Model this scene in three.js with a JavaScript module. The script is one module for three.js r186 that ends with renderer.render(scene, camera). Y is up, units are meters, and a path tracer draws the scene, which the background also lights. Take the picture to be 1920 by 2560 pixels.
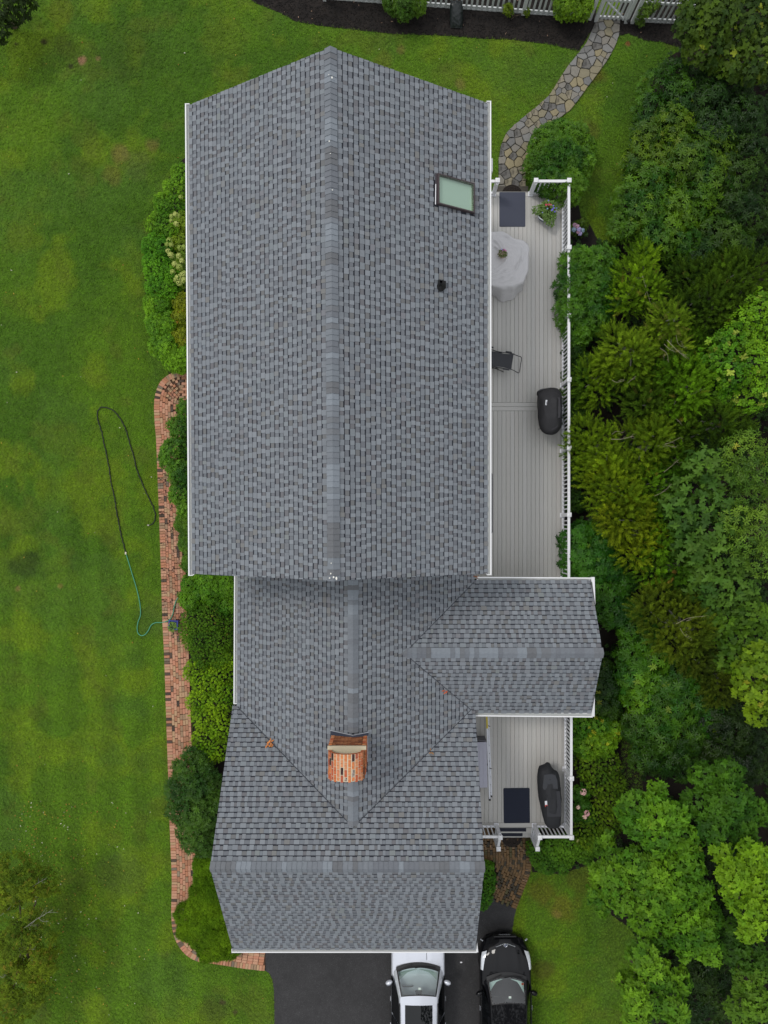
import * as THREE from 'three';
import { mergeGeometries } from 'three/addons/utils/BufferGeometryUtils.js';
import { RoundedBoxGeometry } from 'three/addons/geometries/RoundedBoxGeometry.js';

// ------------------------------------------------------------------ camera, sky, sun, exposure
const H = 25.4, F = 1775;                       // flying height of the camera (m) and its focal length in photo pixels
const scene = new THREE.Scene();
const camera = new THREE.PerspectiveCamera(2 * Math.atan(1280 / F) * 180 / Math.PI, 0.75, 0.5, 1200);
camera.position.set(0, H, 0); camera.up.set(0, 0, -1); camera.lookAt(0, 0, 0);
camera.setViewOffset(1920, 2560, -25, -44, 1920, 2560);
camera.updateProjectionMatrix();

const renderer = new THREE.WebGLRenderer({ antialias: true });
renderer.toneMapping = THREE.LinearToneMapping;
renderer.toneMappingExposure = 1.0;
renderer.shadowMap.enabled = true;
renderer.shadowMap.type = THREE.PCFSoftShadowMap;

// ---- seeded random numbers and noise
function rngOf(seed) { let a = seed >>> 0; return () => { a = (a + 0x6D2B79F5) >>> 0; let t = a; t = Math.imul(t ^ (t >>> 15), t | 1); t ^= t + Math.imul(t ^ (t >>> 7), t | 61); return ((t ^ (t >>> 14)) >>> 0) / 4294967296; }; }
const R = rngOf(20240611);
const rr = (a, b, g = R) => a + (b - a) * g();
const lerp = (a, b, t) => a + (b - a) * t;
const clamp = (x, a = 0, b = 1) => Math.min(b, Math.max(a, x));
const smooth = (a, b, x) => { const t = clamp((x - a) / (b - a)); return t * t * (3 - 2 * t); };
function hash2(x, y) { let h = Math.imul(x | 0, 374761393) + Math.imul(y | 0, 668265263); h = Math.imul(h ^ (h >>> 13), 1274126177); return ((h ^ (h >>> 16)) >>> 0) / 4294967296; }
function vnoise(x, y) { const xi = Math.floor(x), yi = Math.floor(y), xf = x - xi, yf = y - yi; const u = xf * xf * (3 - 2 * xf), v = yf * yf * (3 - 2 * yf); return lerp(lerp(hash2(xi, yi), hash2(xi + 1, yi), u), lerp(hash2(xi, yi + 1), hash2(xi + 1, yi + 1), u), v); }
function fbm(x, y, o = 4) { let s = 0, a = 0.5, n = 0; for (let i = 0; i < o; i++) { s += a * vnoise(x, y); n += a; a *= 0.5; x = x * 2.03 + 17.1; y = y * 2.03 + 9.7; } return s / n; }
const srgb = (r, g, b) => new THREE.Color().setRGB(r / 255, g / 255, b / 255, THREE.SRGBColorSpace);

// ---- overcast sky (brighter overhead, soft cloud structure), and the sun behind the cloud
{
  const w = 256, h = 128, d = new Float32Array(w * h * 4);
  for (let j = 0; j < h; j++) for (let i = 0; i < w; i++) {
    const el = ((j + 0.5) / h - 0.5) * Math.PI, az = (i + 0.5) / w * 2 * Math.PI, s = Math.sin(el);
    let L;
    if (s > 0) {
      const cx = Math.cos(az) * Math.cos(el) / (s + 0.25), cy = Math.sin(az) * Math.cos(el) / (s + 0.25);
      L = 1.0 * (1 + 2 * s) / 3 * (0.78 + 0.44 * fbm(cx * 1.3 + 5, cy * 1.3 + 5, 4));
    } else L = 0.16;
    const k = (j * w + i) * 4; d[k] = L * 0.97; d[k + 1] = L * 1.0; d[k + 2] = L * 1.05; d[k + 3] = 1;
  }
  const sky = new THREE.DataTexture(d, w, h, THREE.RGBAFormat, THREE.FloatType);
  sky.mapping = THREE.EquirectangularReflectionMapping; sky.magFilter = THREE.LinearFilter; sky.minFilter = THREE.LinearFilter; sky.needsUpdate = true;
  scene.background = sky; scene.environment = sky;
}
const sun = new THREE.DirectionalLight(new THREE.Color(1.0, 0.96, 0.9), 1.0);
sun.position.set(-26, 48, -17); sun.target.position.set(0, 0, 0);
sun.castShadow = true; sun.shadow.radius = 24; sun.shadow.mapSize.set(2048, 2048);
Object.assign(sun.shadow.camera, { left: -30, right: 30, top: 30, bottom: -30, near: 1, far: 120 });
scene.add(sun); scene.add(sun.target);

// ------------------------------------------------------------------ helpers
const sc = (y) => F / (H - y);                                         // photo pixels per metre at height y
const at = (px, py, y = 0) => new THREE.Vector3((px - 985) * (H - y) / F, y, (py - 1324) * (H - y) / F);
const V = (x, y, z) => new THREE.Vector3(x, y, z);
const taken = {};
function numbered(n) { const k = taken[n] = (taken[n] ?? -1) + 1; return k ? `${n}_${String(k).padStart(3, '0')}` : n; }
function tag(o, label, category, group) { o.userData.label = label; o.userData.category = category; if (group) o.userData.group = group; return o; }
function thing(name, label, category, pos = [0, 0, 0], turn = 0, group) {
  const o = new THREE.Group(); o.name = numbered(name); o.position.set(...pos); o.rotation.y = turn; scene.add(o);
  return tag(o, label, category, group);
}
function part(name, geo, mat, parent) {
  const m = new THREE.Mesh(geo, mat); m.name = name; m.castShadow = m.receiveShadow = true; parent.add(m); return m;
}
function single(name, geo, mat, label, category, group) { const m = part(numbered(name), geo, mat, scene); return tag(m, label, category, group); }
function struct(name, geo, mat) { const m = part(numbered(name), geo, mat, scene); m.userData.kind = 'structure'; return m; }
const stuff = (m) => { m.userData.kind = 'stuff'; return m; };
const merge = (list) => { list = list.map((g) => { let h = g.index ? g.toNonIndexed() : g; for (const k of Object.keys(h.attributes)) if (!['position', 'normal', 'uv', 'color'].includes(k)) h.deleteAttribute(k); return h; }); return mergeGeometries(list); };
function box(w, h, d, x = 0, y = 0, z = 0, ry = 0, r = 0) { const g = r ? new RoundedBoxGeometry(w, h, d, 2, r) : new THREE.BoxGeometry(w, h, d); if (ry) g.rotateY(ry); g.translate(x, y, z); return g; }
function bar(a, b, w, h = w) {                                         // a squared bar from a to b
  const d = b.clone().sub(a), L = d.length(), g = new THREE.BoxGeometry(w, h, L);
  const m = new THREE.Matrix4().lookAt(b, a, Math.abs(d.y) > 0.95 * L ? V(0, 0, 1) : V(0, 1, 0)); g.applyMatrix4(m); g.translate((a.x + b.x) / 2, (a.y + b.y) / 2, (a.z + b.z) / 2); return g;
}
function tube(pts, r, seg = 40, rad = 8, closed = false) { return new THREE.TubeGeometry(new THREE.CatmullRomCurve3(pts, closed), seg, r, rad, closed); }
function flat(polyPx, y = 0, grid = 0) {                               // a sheet in the photo's outline lying at height y
  const s = new THREE.Shape(polyPx.map(([a, b]) => { const p = at(a, b, y); return new THREE.Vector2(p.x, -p.z); }));
  const g = new THREE.ShapeGeometry(s, 12); g.rotateX(-Math.PI / 2); g.translate(0, y, 0);
  const u = g.attributes.uv, p = g.attributes.position; for (let i = 0; i < u.count; i++) u.setXY(i, p.getX(i), -p.getZ(i));
  return g;
}
function inside(px, py, poly) { let c = false; for (let i = 0, j = poly.length - 1; i < poly.length; j = i++) { const [xi, yi] = poly[i], [xj, yj] = poly[j]; if ((yi > py) !== (yj > py) && px < (xj - xi) * (py - yi) / (yj - yi) + xi) c = !c; } return c; }
const V3a = new THREE.Vector3(), V3b = new THREE.Vector3();
function faceUp(g) {                                                   // turn every face to the sky
  const p = g.attributes.position, n = g.attributes.normal, u = g.attributes.uv;
  for (let i = 0; i < p.count; i += 3) { const ay = p.getY(i); void ay; V3a.set(p.getX(i + 1) - p.getX(i), p.getY(i + 1) - p.getY(i), p.getZ(i + 1) - p.getZ(i)); V3b.set(p.getX(i + 2) - p.getX(i), p.getY(i + 2) - p.getY(i), p.getZ(i + 2) - p.getZ(i)); V3a.cross(V3b); if (V3a.y < 0) { const x = p.getX(i + 1), y = p.getY(i + 1), z = p.getZ(i + 1); p.setXYZ(i + 1, p.getX(i + 2), p.getY(i + 2), p.getZ(i + 2)); p.setXYZ(i + 2, x, y, z); V3a.negate(); } V3a.normalize(); for (let k = 0; k < 3; k++) n.setXYZ(i + k, V3a.x, V3a.y, V3a.z); }
  void u; return g;
}
class Soup {                                                           // loose quads and triangles with flat shading and vertex colours
  constructor() { this.p = []; this.c = []; this.u = []; }
  tri(a, b, c, col) { if (V3a.subVectors(b, a).cross(V3b.subVectors(c, a)).lengthSq() < 1e-16) return; for (const v of [a, b, c]) { this.p.push(v.x, v.y, v.z); if (col) this.c.push(col.r, col.g, col.b); this.u.push(v.x, -v.z); } }
  quad(a, b, c, d, col) { this.tri(a, b, c, col); this.tri(a, c, d, col); }
  geo() { const g = new THREE.BufferGeometry(); g.setAttribute('position', new THREE.Float32BufferAttribute(this.p, 3)); if (this.c.length) g.setAttribute('color', new THREE.Float32BufferAttribute(this.c, 3)); g.setAttribute('uv', new THREE.Float32BufferAttribute(this.u, 2)); g.computeVertexNormals(); return g; }
}
function gridSurface(nu, nv, fn) {                                     // smooth surface from fn(u, v) -> Vector3
  const p = [], idx = [], uv = [];
  for (let j = 0; j <= nv; j++) for (let i = 0; i <= nu; i++) { const q = fn(i / nu, j / nv); p.push(q.x, q.y, q.z); uv.push(i / nu, j / nv); }
  for (let j = 0; j < nv; j++) for (let i = 0; i < nu; i++) { const a = j * (nu + 1) + i, b = a + 1, c = a + nu + 1, d = c + 1; idx.push(a, c, b, b, c, d); }
  const g = new THREE.BufferGeometry(); g.setAttribute('position', new THREE.Float32BufferAttribute(p, 3)); g.setAttribute('uv', new THREE.Float32BufferAttribute(uv, 2)); g.setIndex(idx); g.computeVertexNormals(); return g;
}
function dataTex(w, h, fn, { repeat = true, linear = false } = {}) {
  const d = new Uint8Array(w * h * 4);
  for (let j = 0; j < h; j++) for (let i = 0; i < w; i++) { const c = fn(i, j), k = (j * w + i) * 4; d[k] = c[0]; d[k + 1] = c[1]; d[k + 2] = c[2]; d[k + 3] = 255; }
  const t = new THREE.DataTexture(d, w, h); t.magFilter = THREE.LinearFilter; t.minFilter = THREE.LinearMipmapLinearFilter; t.generateMipmaps = true;
  if (!linear) t.colorSpace = THREE.SRGBColorSpace; if (repeat) t.wrapS = t.wrapT = THREE.RepeatWrapping; t.needsUpdate = true; return t;
}
const std = (color, roughness = 0.8, extra = {}) => new THREE.MeshStandardMaterial({ color, roughness, metalness: 0, ...extra });
// periodic speckle used as grain on many surfaces (multiplies the colour), repeats every metre or more
const grainTex = (lo, hi, seed, n = 256, coarse = 0.5) => dataTex(n, n, (i, j) => { const w = (s) => { const k = n / s, x = i / s, y = j / s, xi = Math.floor(x), yi = Math.floor(y), u = x - xi, t = y - yi, U = u * u * (3 - 2 * u), T = t * t * (3 - 2 * t), q = (a, b) => hash2(((a % k) + k) % k + seed * 13 + s, ((b % k) + k) % k - seed * 7); return lerp(lerp(q(xi, yi), q(xi + 1, yi), U), lerp(q(xi, yi + 1), q(xi + 1, yi + 1), U), T); }; const a = hash2(i + seed * 91, j - seed * 37), v = lerp(lo, hi, a * (1 - coarse) + coarse * (0.5 * w(4) + 0.5 * w(32))) * 255; return [v, v, v]; });
const G = { fine: grainTex(0.78, 1, 1), strong: grainTex(0.45, 1, 2), soft: grainTex(0.88, 1, 3, 256, 0.7) };
const rep = (t, k) => { const c = t.clone(); c.repeat.set(k, k); c.needsUpdate = true; return c; };
const M = {
  white: std(srgb(236, 236, 238), 0.45), whiteRail: std(srgb(232, 233, 238), 0.4), siding: std(srgb(222, 222, 218), 0.7),
  gutter: std(srgb(240, 240, 240), 0.35), gutterShade: std(srgb(170, 172, 170), 0.7), dark: std(srgb(30, 30, 33), 0.6), black: std(srgb(14, 14, 15), 0.55),
  glassDark: new THREE.MeshPhysicalMaterial({ color: srgb(30, 38, 42), roughness: 0.05, metalness: 0, clearcoat: 1, clearcoatRoughness: 0.02 }),
  bark: std(srgb(92, 80, 66), 0.95), paleBark: std(srgb(172, 160, 138), 0.9), greyBark: std(srgb(150, 148, 138), 0.9),
};
// ------------------------------------------------------------------ outlines on the ground, in photo pixels
const pathEdge = [[560, 922], [520, 924], [470, 928], [440, 930], [418, 940], [401, 956], [390, 982], [386, 1010], [387, 1050], [391, 1100], [394, 1180], [398, 1280], [402, 1400], [407, 1560], [411, 1640], [415, 1760], [419, 1880], [421, 1935], [424, 2040], [427, 2120], [430, 2200], [429, 2290], [433, 2328], [444, 2358], [464, 2384], [490, 2400], [522, 2406], [562, 2412], [612, 2420], [664, 2426]];
const mulchEdge = [[620, -60], [620, -4], [640, 8], [700, 32], [740, 54], [800, 64], [900, 76], [1000, 86], [1100, 88], [1200, 96], [1280, 99], [1380, 112], [1446, 128]];
const flagL = [[1493, 40], [1487, 58], [1477, 82], [1465, 110], [1445, 135], [1420, 165], [1393, 208], [1372, 240], [1345, 265], [1310, 293], [1285, 314], [1265, 335], [1252, 365], [1246, 400], [1246, 445], [1249, 482]];
const flagR = [[1552, 40], [1549, 62], [1546, 92], [1535, 122], [1515, 157], [1491, 190], [1470, 217], [1446, 250], [1425, 277], [1390, 302], [1360, 322], [1340, 350], [1322, 380], [1313, 420], [1314, 482]];
const poly = {
  mulch: [...mulchEdge, [1490, 60], [1500, -300], [620, -300]],
  mulchEast: [[1549, 50], [1547, 90], [1570, 84], [1610, 100], [1660, 106], [1700, 120], [1760, 100], [1760, -300], [1560, -300]],
  flag: [...flagL, ...flagR.slice().reverse()],
  drive: [[655, 2234], [655, 2380], [664, 2380], [662, 2426], [673, 2433], [681, 2449], [685, 2480], [686, 2560], [686, 2900], [1328, 2900], [1326, 2560], [1318, 2430], [1290, 2370], [1281, 2330], [1285, 2295], [1292, 2268], [1226, 2243], [1196, 2236], [1140, 2234]],
  house: [[600, 500], [1182, 500], [1182, 1430], [1182, 2280], [640, 2280], [640, 1440], [600, 1440]],
  deck: [[1150, 486], [1408, 486], [1408, 1460], [1150, 1460]],
  deck2: [[1150, 1700], [1414, 1700], [1414, 2066], [1150, 2066]],
  brickEast: [[1190, 2050], [1326, 2050], [1327, 2095], [1328, 2160], [1325, 2182], [1316, 2206], [1306, 2231], [1297, 2254], [1291, 2270], [1226, 2245], [1238, 2205], [1240, 2165], [1238, 2150], [1190, 2150]],
  bedEastSouth: [[1190, 2140], [1238, 2150], [1240, 2165], [1238, 2205], [1226, 2245], [1196, 2236]],
  bedWest: [[640, 380], [470, 388], [455, 400], [425, 440], [395, 500], [372, 570], [362, 640], [364, 740], [378, 830], [398, 900], [425, 938], [640, 938]],
  bedWest2: [[640, 1000], [455, 1010], [432, 1045], [428, 1100], [432, 1300], [440, 1345], [452, 1400], [458, 1480], [462, 1600], [468, 1700], [478, 1760], [484, 1860], [484, 1930], [448, 1940], [436, 2000], [440, 2090], [470, 2140], [486, 2160], [486, 2230], [468, 2250], [450, 2275], [446, 2310], [462, 2340], [500, 2372], [520, 2390], [560, 2400], [600, 2390], [654, 2374], [654, 2236], [680, 2234], [680, 1700], [640, 1440]],
  bedDeck: [[1405, 470], [1440, 470], [1452, 540], [1474, 560], [1500, 610], [1500, 640], [1405, 640]],
  woods: [[1405, 600], [1470, 596], [1540, 615], [1556, 585], [1552, 520], [1576, 420], [1590, 330], [1618, 230], [1660, 150], [1712, 118], [1740, -300], [3200, -300], [3200, 3200], [1650, 3200], [1585, 2560], [1570, 2470], [1600, 2400], [1588, 2330], [1530, 2290], [1496, 2220], [1510, 2150], [1540, 2120], [1480, 2160], [1400, 2185], [1330, 2180], [1328, 2080], [1405, 2060]],
  strip: [[1552, 1760], [1590, 1760], [1606, 1990], [1560, 2030], [1552, 1960]],
};
// the brick walk as a band inside its edge line
const edge3 = pathEdge.map(([a, b]) => at(a, b));
const edgeCurve = new THREE.CatmullRomCurve3(edge3, false, 'centripetal');
const edgeLen = edgeCurve.getLength(), edgePts = edgeCurve.getSpacedPoints(900);
const walkPoly = [...pathEdge, ...[[664, 2378], [600, 2366], [560, 2360], [525, 2352], [500, 2338], [492, 2318], [492, 2200], [490, 2100], [486, 1960], [482, 1860], [474, 1700], [468, 1560], [462, 1420], [456, 1300], [450, 1100], [470, 1030], [560, 1010]]];
const exclude = [poly.mulch, poly.mulchEast, poly.flag, poly.drive, poly.house, poly.deck, poly.deck2, poly.brickEast, poly.bedEastSouth, poly.bedWest, poly.bedWest2, poly.bedDeck, walkPoly];
const isLawn = (px, py) => (!inside(px, py, poly.woods) || inside(px, py, poly.strip)) && !exclude.some((q) => inside(px, py, q));

// ------------------------------------------------------------------ lawn: colour of the turf from place to place
const patches = [[85, 335, 75, [104, 138, 18], 0.6], [60, 590, 55, [112, 132, 20], 0.5], [205, 152, 11, [168, 128, 96], 0.9], [246, 148, 7, [150, 122, 80], 0.8], [300, 388, 26, [146, 128, 66], 0.6], [380, 362, 20, [138, 118, 62], 0.5], [285, 440, 30, [128, 118, 52], 0.45], [340, 415, 50, [100, 112, 52], 0.4], [64, 1415, 42, [44, 62, 16], 0.6], [352, 1700, 30, [112, 140, 16], 0.6], [110, 105, 12, [56, 44, 22], 0.85], [40, 112, 7, [50, 40, 20], 0.7], [178, 166, 7, [48, 42, 20], 0.7], [540, 2520, 40, [62, 74, 30], 0.5], [555, 2505, 9, [84, 66, 46], 0.7], [588, 2530, 7, [80, 60, 44], 0.7], [150, 1465, 8, [150, 130, 70], 0.6], [45, 1470, 8, [150, 126, 74], 0.6], [1150, 210, 16, [140, 118, 70], 0.5], [1000, 126, 14, [134, 116, 60], 0.5], [1490, 185, 26, [112, 82, 34], 0.5], [1570, 110, 6, [140, 84, 52], 0.8], [1408, 2270, 40, [126, 112, 34], 0.55], [1360, 2230, 36, [112, 96, 26], 0.5], [1450, 2200, 40, [96, 92, 22], 0.5], [1355, 2420, 30, [84, 66, 26], 0.5], [1392, 2285, 14, [150, 126, 66], 0.5], [1470, 330, 30, [104, 84, 30], 0.4], [560, 90, 60, [110, 128, 24], 0.4], [150, 30, 40, [124, 128, 26], 0.4], [320, 140, 80, [66, 92, 16], 0.5], [960, 150, 30, [124, 124, 36], 0.4], [1120, 190, 40, [110, 120, 40], 0.35], [150, 1100, 60, [104, 124, 24], 0.35], [20, 1300, 40, [118, 140, 26], 0.4], [380, 1550, 45, [82, 108, 44], 0.4], [300, 2180, 60, [84, 106, 46], 0.4]].map(([a, b, r, c, k]) => ({ p: at(a, b), r: r / sc(0), c: srgb(...c), k }));
const lawnC = { mid: srgb(90, 126, 16), dark: srgb(70, 108, 14), yellow: srgb(116, 140, 16), brown: srgb(100, 112, 30), cool: srgb(82, 118, 30) };
function lawnColor(x, z, out = new THREE.Color()) {
  const n1 = fbm(x * 0.22 + 40, z * 0.22 + 7), n2 = fbm(x * 0.75 + 3, z * 0.75 + 90), n3 = fbm(x * 2.6, z * 2.6, 3), n4 = fbm(x * 0.5 - 60, z * 0.5 + 30);
  out.copy(lawnC.mid);
  out.lerp(lawnC.dark, smooth(0.46, 0.68, n1) * 0.75);
  out.lerp(lawnC.yellow, smooth(0.5, 0.72, n2) * 0.6);
  out.lerp(lawnC.cool, smooth(0.52, 0.7, n4) * 0.6);
  out.lerp(lawnC.brown, smooth(0.56, 0.76, fbm(x * 1.1 + 200, z * 1.1 - 50)) * 0.4);
  const mow = Math.sin(x * 5.2 + 0.6 * fbm(x, z * 0.1) * 4); out.multiplyScalar(1 + 0.09 * mow * smooth(-4, 2, z) * (x < -5 ? 1 : 0.3));
  out.multiplyScalar(0.9 + 0.34 * n3);
  for (const q of patches) { const dx = x - q.p.x, dz = z - q.p.z, d = Math.hypot(dx, dz) / q.r; if (d < 1.6) { const w = q.k * smooth(1.25, 0.45, d + 0.9 * (fbm(x * 3 + 9, z * 3, 3) - 0.5)); out.lerp(q.c, w); } }
  return out;
}
{
  // far ground to the horizon, with the lawn sheet of this garden on it
  const c = new THREE.Color();
  const far = new THREE.PlaneGeometry(900, 900); far.rotateX(-Math.PI / 2); far.translate(0, -0.03, 0);
  const uv = far.attributes.uv; for (let i = 0; i < uv.count; i++) uv.setXY(i, uv.getX(i) * 90, uv.getY(i) * 90);
  const farTex = dataTex(512, 512, (i, j) => { const n = fbm(i / 64, j / 64, 4), m = hash2(i, j); const k = 0.78 + 0.08 * n + 0.25 * m; return [52 * k, 76 * k, 24 * k]; });
  struct('ground', far, std(0xffffff, 1, { map: farTex }));
  const X0 = -17, Z0 = -21, W = 34, D = 42, tw = 1638, th = 2024;
  const tex = dataTex(tw, th, (i, j) => {
    const x = X0 + W * (i + 0.5) / tw, z = Z0 + D * (1 - (j + 0.5) / th); lawnColor(x, z, c);
    const s = 0.44 + 0.42 * hash2(i, j) * (0.5 + hash2(i >> 1, (j >> 1) + 999)); c.multiplyScalar(s).convertLinearToSRGB();
    return [c.r * 255, c.g * 255, c.b * 255];
  }, { repeat: false });
  const g = new THREE.PlaneGeometry(W, D); g.rotateX(-Math.PI / 2); g.translate(X0 + W / 2, 0, Z0 + D / 2);
  struct('lawn', g, std(0xffffff, 1, { map: tex }));
  // blades of the turf
  const blade = new Soup(), gr = rngOf(5);
  for (let k = 0; k < 7; k++) { const a = k / 7 * 6.283 + gr(), l = rr(0.02, 0.045, gr), h = rr(0.025, 0.05, gr), w = 0.006, bx = Math.cos(a) * 0.012, bz = Math.sin(a) * 0.012, px = -Math.sin(a) * w, pz = Math.cos(a) * w; blade.tri(V(bx - px, 0, bz - pz), V(bx + px, 0, bz + pz), V(bx + Math.cos(a) * l, h, bz + Math.sin(a) * l)); }
  const bg = faceUp(blade.geo());
  const spots = [];
  for (let i = 0; i < 330000; i++) { const px = -25 + 1970 * gr(), py = -25 + 2610 * gr(); if (isLawn(px, py)) { const p = at(px, py); spots.push(p.x, p.z); } }
  const n = spots.length / 2, im = new THREE.InstancedMesh(bg, new THREE.MeshStandardMaterial({ color: 0xffffff, roughness: 0.75, side: THREE.DoubleSide }), n), m = new THREE.Matrix4(), q = new THREE.Quaternion(), up = V(0, 1, 0);
  for (let i = 0; i < n; i++) {
    const x = spots[2 * i], z = spots[2 * i + 1], s = rr(0.7, 1.5, gr); q.setFromAxisAngle(up, gr() * 6.283); m.compose(V(x, 0, z), q, V(s, s * rr(0.7, 1.2, gr), s)); im.setMatrixAt(i, m);
    lawnColor(x, z, c).multiplyScalar(rr(0.95, 1.6, gr)); im.setColorAt(i, c);
  }
  im.name = 'grass'; im.castShadow = im.receiveShadow = true; scene.add(im); stuff(im); im.userData.label = 'short mown green grass with dry and mossy patches round the house';
}

// ------------------------------------------------------------------ beds, driveway
{
  const mulchT = dataTex(512, 512, (i, j) => { const a = hash2(i, j), b = hash2(i >> 1, j >> 2), n = fbm(i / 40, j / 40, 3); const v = 14 + 20 * a * b + 16 * n + (a > 0.985 ? 50 : 0); return [v * 1.12, v * 0.95, v * 0.84]; });
  const soilT = dataTex(512, 512, (i, j) => { const a = hash2(i, j), b = hash2(i >> 2, j >> 1), n = fbm(i / 50, j / 50, 3); const v = 12 + 20 * a * b + 14 * n; return [v * 1.2, v * 0.95, v * 0.68]; });
  const mm = std(0xffffff, 1, { map: rep(mulchT, 0.35), bumpMap: rep(mulchT, 0.35), bumpScale: 0.03 }), sm = std(0xffffff, 1, { map: rep(soilT, 0.3), bumpMap: rep(soilT, 0.3), bumpScale: 0.03 });
  struct('mulch_bed', flat(poly.mulch, 0.02), mm); struct('mulch_bed', flat(poly.mulchEast, 0.02), mm);
  struct('planting_bed', flat(poly.bedWest, 0.012), sm); struct('planting_bed', flat(poly.bedWest2, 0.02), sm);
  struct('planting_bed', flat(poly.bedEastSouth, 0.03), sm); struct('planting_bed', flat(poly.bedDeck, 0.02), mm);
  struct('woodland_floor', flat(poly.woods, 0.008), sm);
  const asT = dataTex(512, 512, (i, j) => { const a = hash2(i, j), n = fbm(i / 90, j / 90, 4), f = fbm(i / 14, j / 14, 2); const v = 34 + 22 * a * a + 14 * n + 8 * f + (a > 0.985 ? 40 : 0); return [v, v * 0.985, v]; });
  struct('driveway', flat(poly.drive, 0.016), std(0xffffff, 0.85, { map: rep(asT, 0.22), bumpMap: rep(asT, 0.22), bumpScale: 0.006 }));
  // chips of bark and stones lying on the mulch
  const g = rngOf(77), chip = new THREE.BoxGeometry(0.05, 0.012, 0.018), n = 5200, im = new THREE.InstancedMesh(chip, std(0xffffff, 1), n), m = new THREE.Matrix4(), q = new THREE.Quaternion(), e = new THREE.Euler(), c = new THREE.Color(); let k = 0;
  while (k < n) { const px = 620 + 1100 * g(), py = -20 + 150 * g(); if (!(inside(px, py, poly.mulch) || inside(px, py, poly.mulchEast)) || inside(px, py, poly.flag)) continue; const p = at(px, py, 0.026); q.setFromEuler(e.set(rr(-0.5, 0.5, g), g() * 6.28, rr(-0.5, 0.5, g))); m.compose(p, q, V(rr(0.5, 1.6, g), 1, rr(0.6, 1.6, g))); im.setMatrixAt(k, m); const t = g(); const v = t > 0.996 ? 150 : 12 + 34 * g() * g(); im.setColorAt(k, c.copy(srgb(v * 1.15, v * 0.95, v * 0.8))); k++; }
  im.name = 'bark_mulch'; scene.add(im); stuff(im); im.userData.label = 'dark brown bark mulch chips in the bed along the picket fence'; im.castShadow = im.receiveShadow = true;
}

// ------------------------------------------------------------------ brick walks
function brickGeo(L, W, h) { const b = 0.006, s = new Soup(), x = L / 2, z = W / 2; const t = [V(-x + b, h, -z + b), V(x - b, h, -z + b), V(x - b, h, z - b), V(-x + b, h, z - b)], e = [V(-x, h - b, -z), V(x, h - b, -z), V(x, h - b, z), V(-x, h - b, z)], g = e.map((v) => V(v.x, 0, v.z)); s.quad(t[3], t[2], t[1], t[0]); for (let i = 0; i < 4; i++) { const j = (i + 1) % 4; s.quad(t[i], t[j], e[j], e[i]); s.quad(e[i], e[j], g[j], g[i]); } return s.geo(); }
function brickTexFor(seed, stain) { const sx = seed * 31; return dataTex(64, 64, (i, j) => { const a = 0.86 + 0.14 * hash2(i + sx, j), n = fbm(i / 22 + sx, j / 22, 4), st = smooth(0.5 - stain, 1.0 - stain, n); const v = 255 * Math.min(1, a * (0.88 + 0.2 * n)) * (1 - 0.62 * st); return [v, v, v]; }); }
const brickTex = [brickTexFor(1, 0), brickTexFor(2, 0.06), brickTexFor(3, 0.14), brickTexFor(4, 0.3)];
const walkTones = [[214, 158, 128], [206, 142, 108], [218, 166, 134], [192, 140, 108], [206, 168, 130], [178, 146, 116], [214, 150, 120], [190, 134, 102]].map((c) => srgb(...c));
const walkMats = []; for (const [i, c] of walkTones.entries()) for (let t = 0; t < 4; t++) if (t < 2 || i % 2 === 0) walkMats.push({ m: std(c, 0.9, { map: rep(brickTex[t], 4.2) }), t });
const walkPick = (g) => { const t = g() < 0.09 ? 3 : g() < 0.14 ? 2 : g() < 0.5 ? 1 : 0; const l = walkMats.filter((q) => q.t === t); return l[Math.floor(g() * l.length)].m; };
const greyBricks = [[138, 122, 104], [118, 100, 84], [98, 82, 70], [164, 146, 122], [82, 70, 60]].map((c) => std(srgb(...c), 0.9, { map: rep(brickTex[1], 4.2) }));
const walkShrubs = [[480, 2010, 56], [430, 1145, 46], [440, 1080, 34], [460, 1200, 40], [500, 2300, 62]];
function layBricks(parent, list, limit) {                              // list of {x, z, a, g, m, y}: the first ones as parts of their own, the rest joined
  list.sort((a, b) => (a.hid - b.hid) || (a.d - b.d));
  const rest = [];
  list.forEach((b, i) => {
    if (i < limit) { const o = part('brick', b.g, b.m, parent); o.position.set(b.x, b.y, b.z); o.rotation.set(b.tx, b.a, b.tz, 'YXZ'); }
    else { const g = b.g.clone(), m = new THREE.Matrix4().makeRotationFromEuler(new THREE.Euler(b.tx, b.a, b.tz, 'YXZ')).setPosition(b.x, b.y, b.z); g.applyMatrix4(m); const n = g.attributes.position.count, c = new Float32Array(n * 3), k = b.m.color; for (let q = 0; q < n; q++) { c[3 * q] = k.r * 0.8; c[3 * q + 1] = k.g * 0.8; c[3 * q + 2] = k.b * 0.8; } g.setAttribute('color', new THREE.BufferAttribute(c, 3)); rest.push(g); }
  });
  if (rest.length) stuff(part('brick_field', merge(rest), std(0xffffff, 0.9, { vertexColors: true }), parent));
}
const gSold = [0, 1, 2].map((k) => brickGeo(0.196, 0.094 - k * 0.003, 0.05)), gRun = [0, 1, 2].map((k) => brickGeo(0.192 - k * 0.008, 0.092, 0.05)), gHalf = brickGeo(0.092, 0.092, 0.05);
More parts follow.
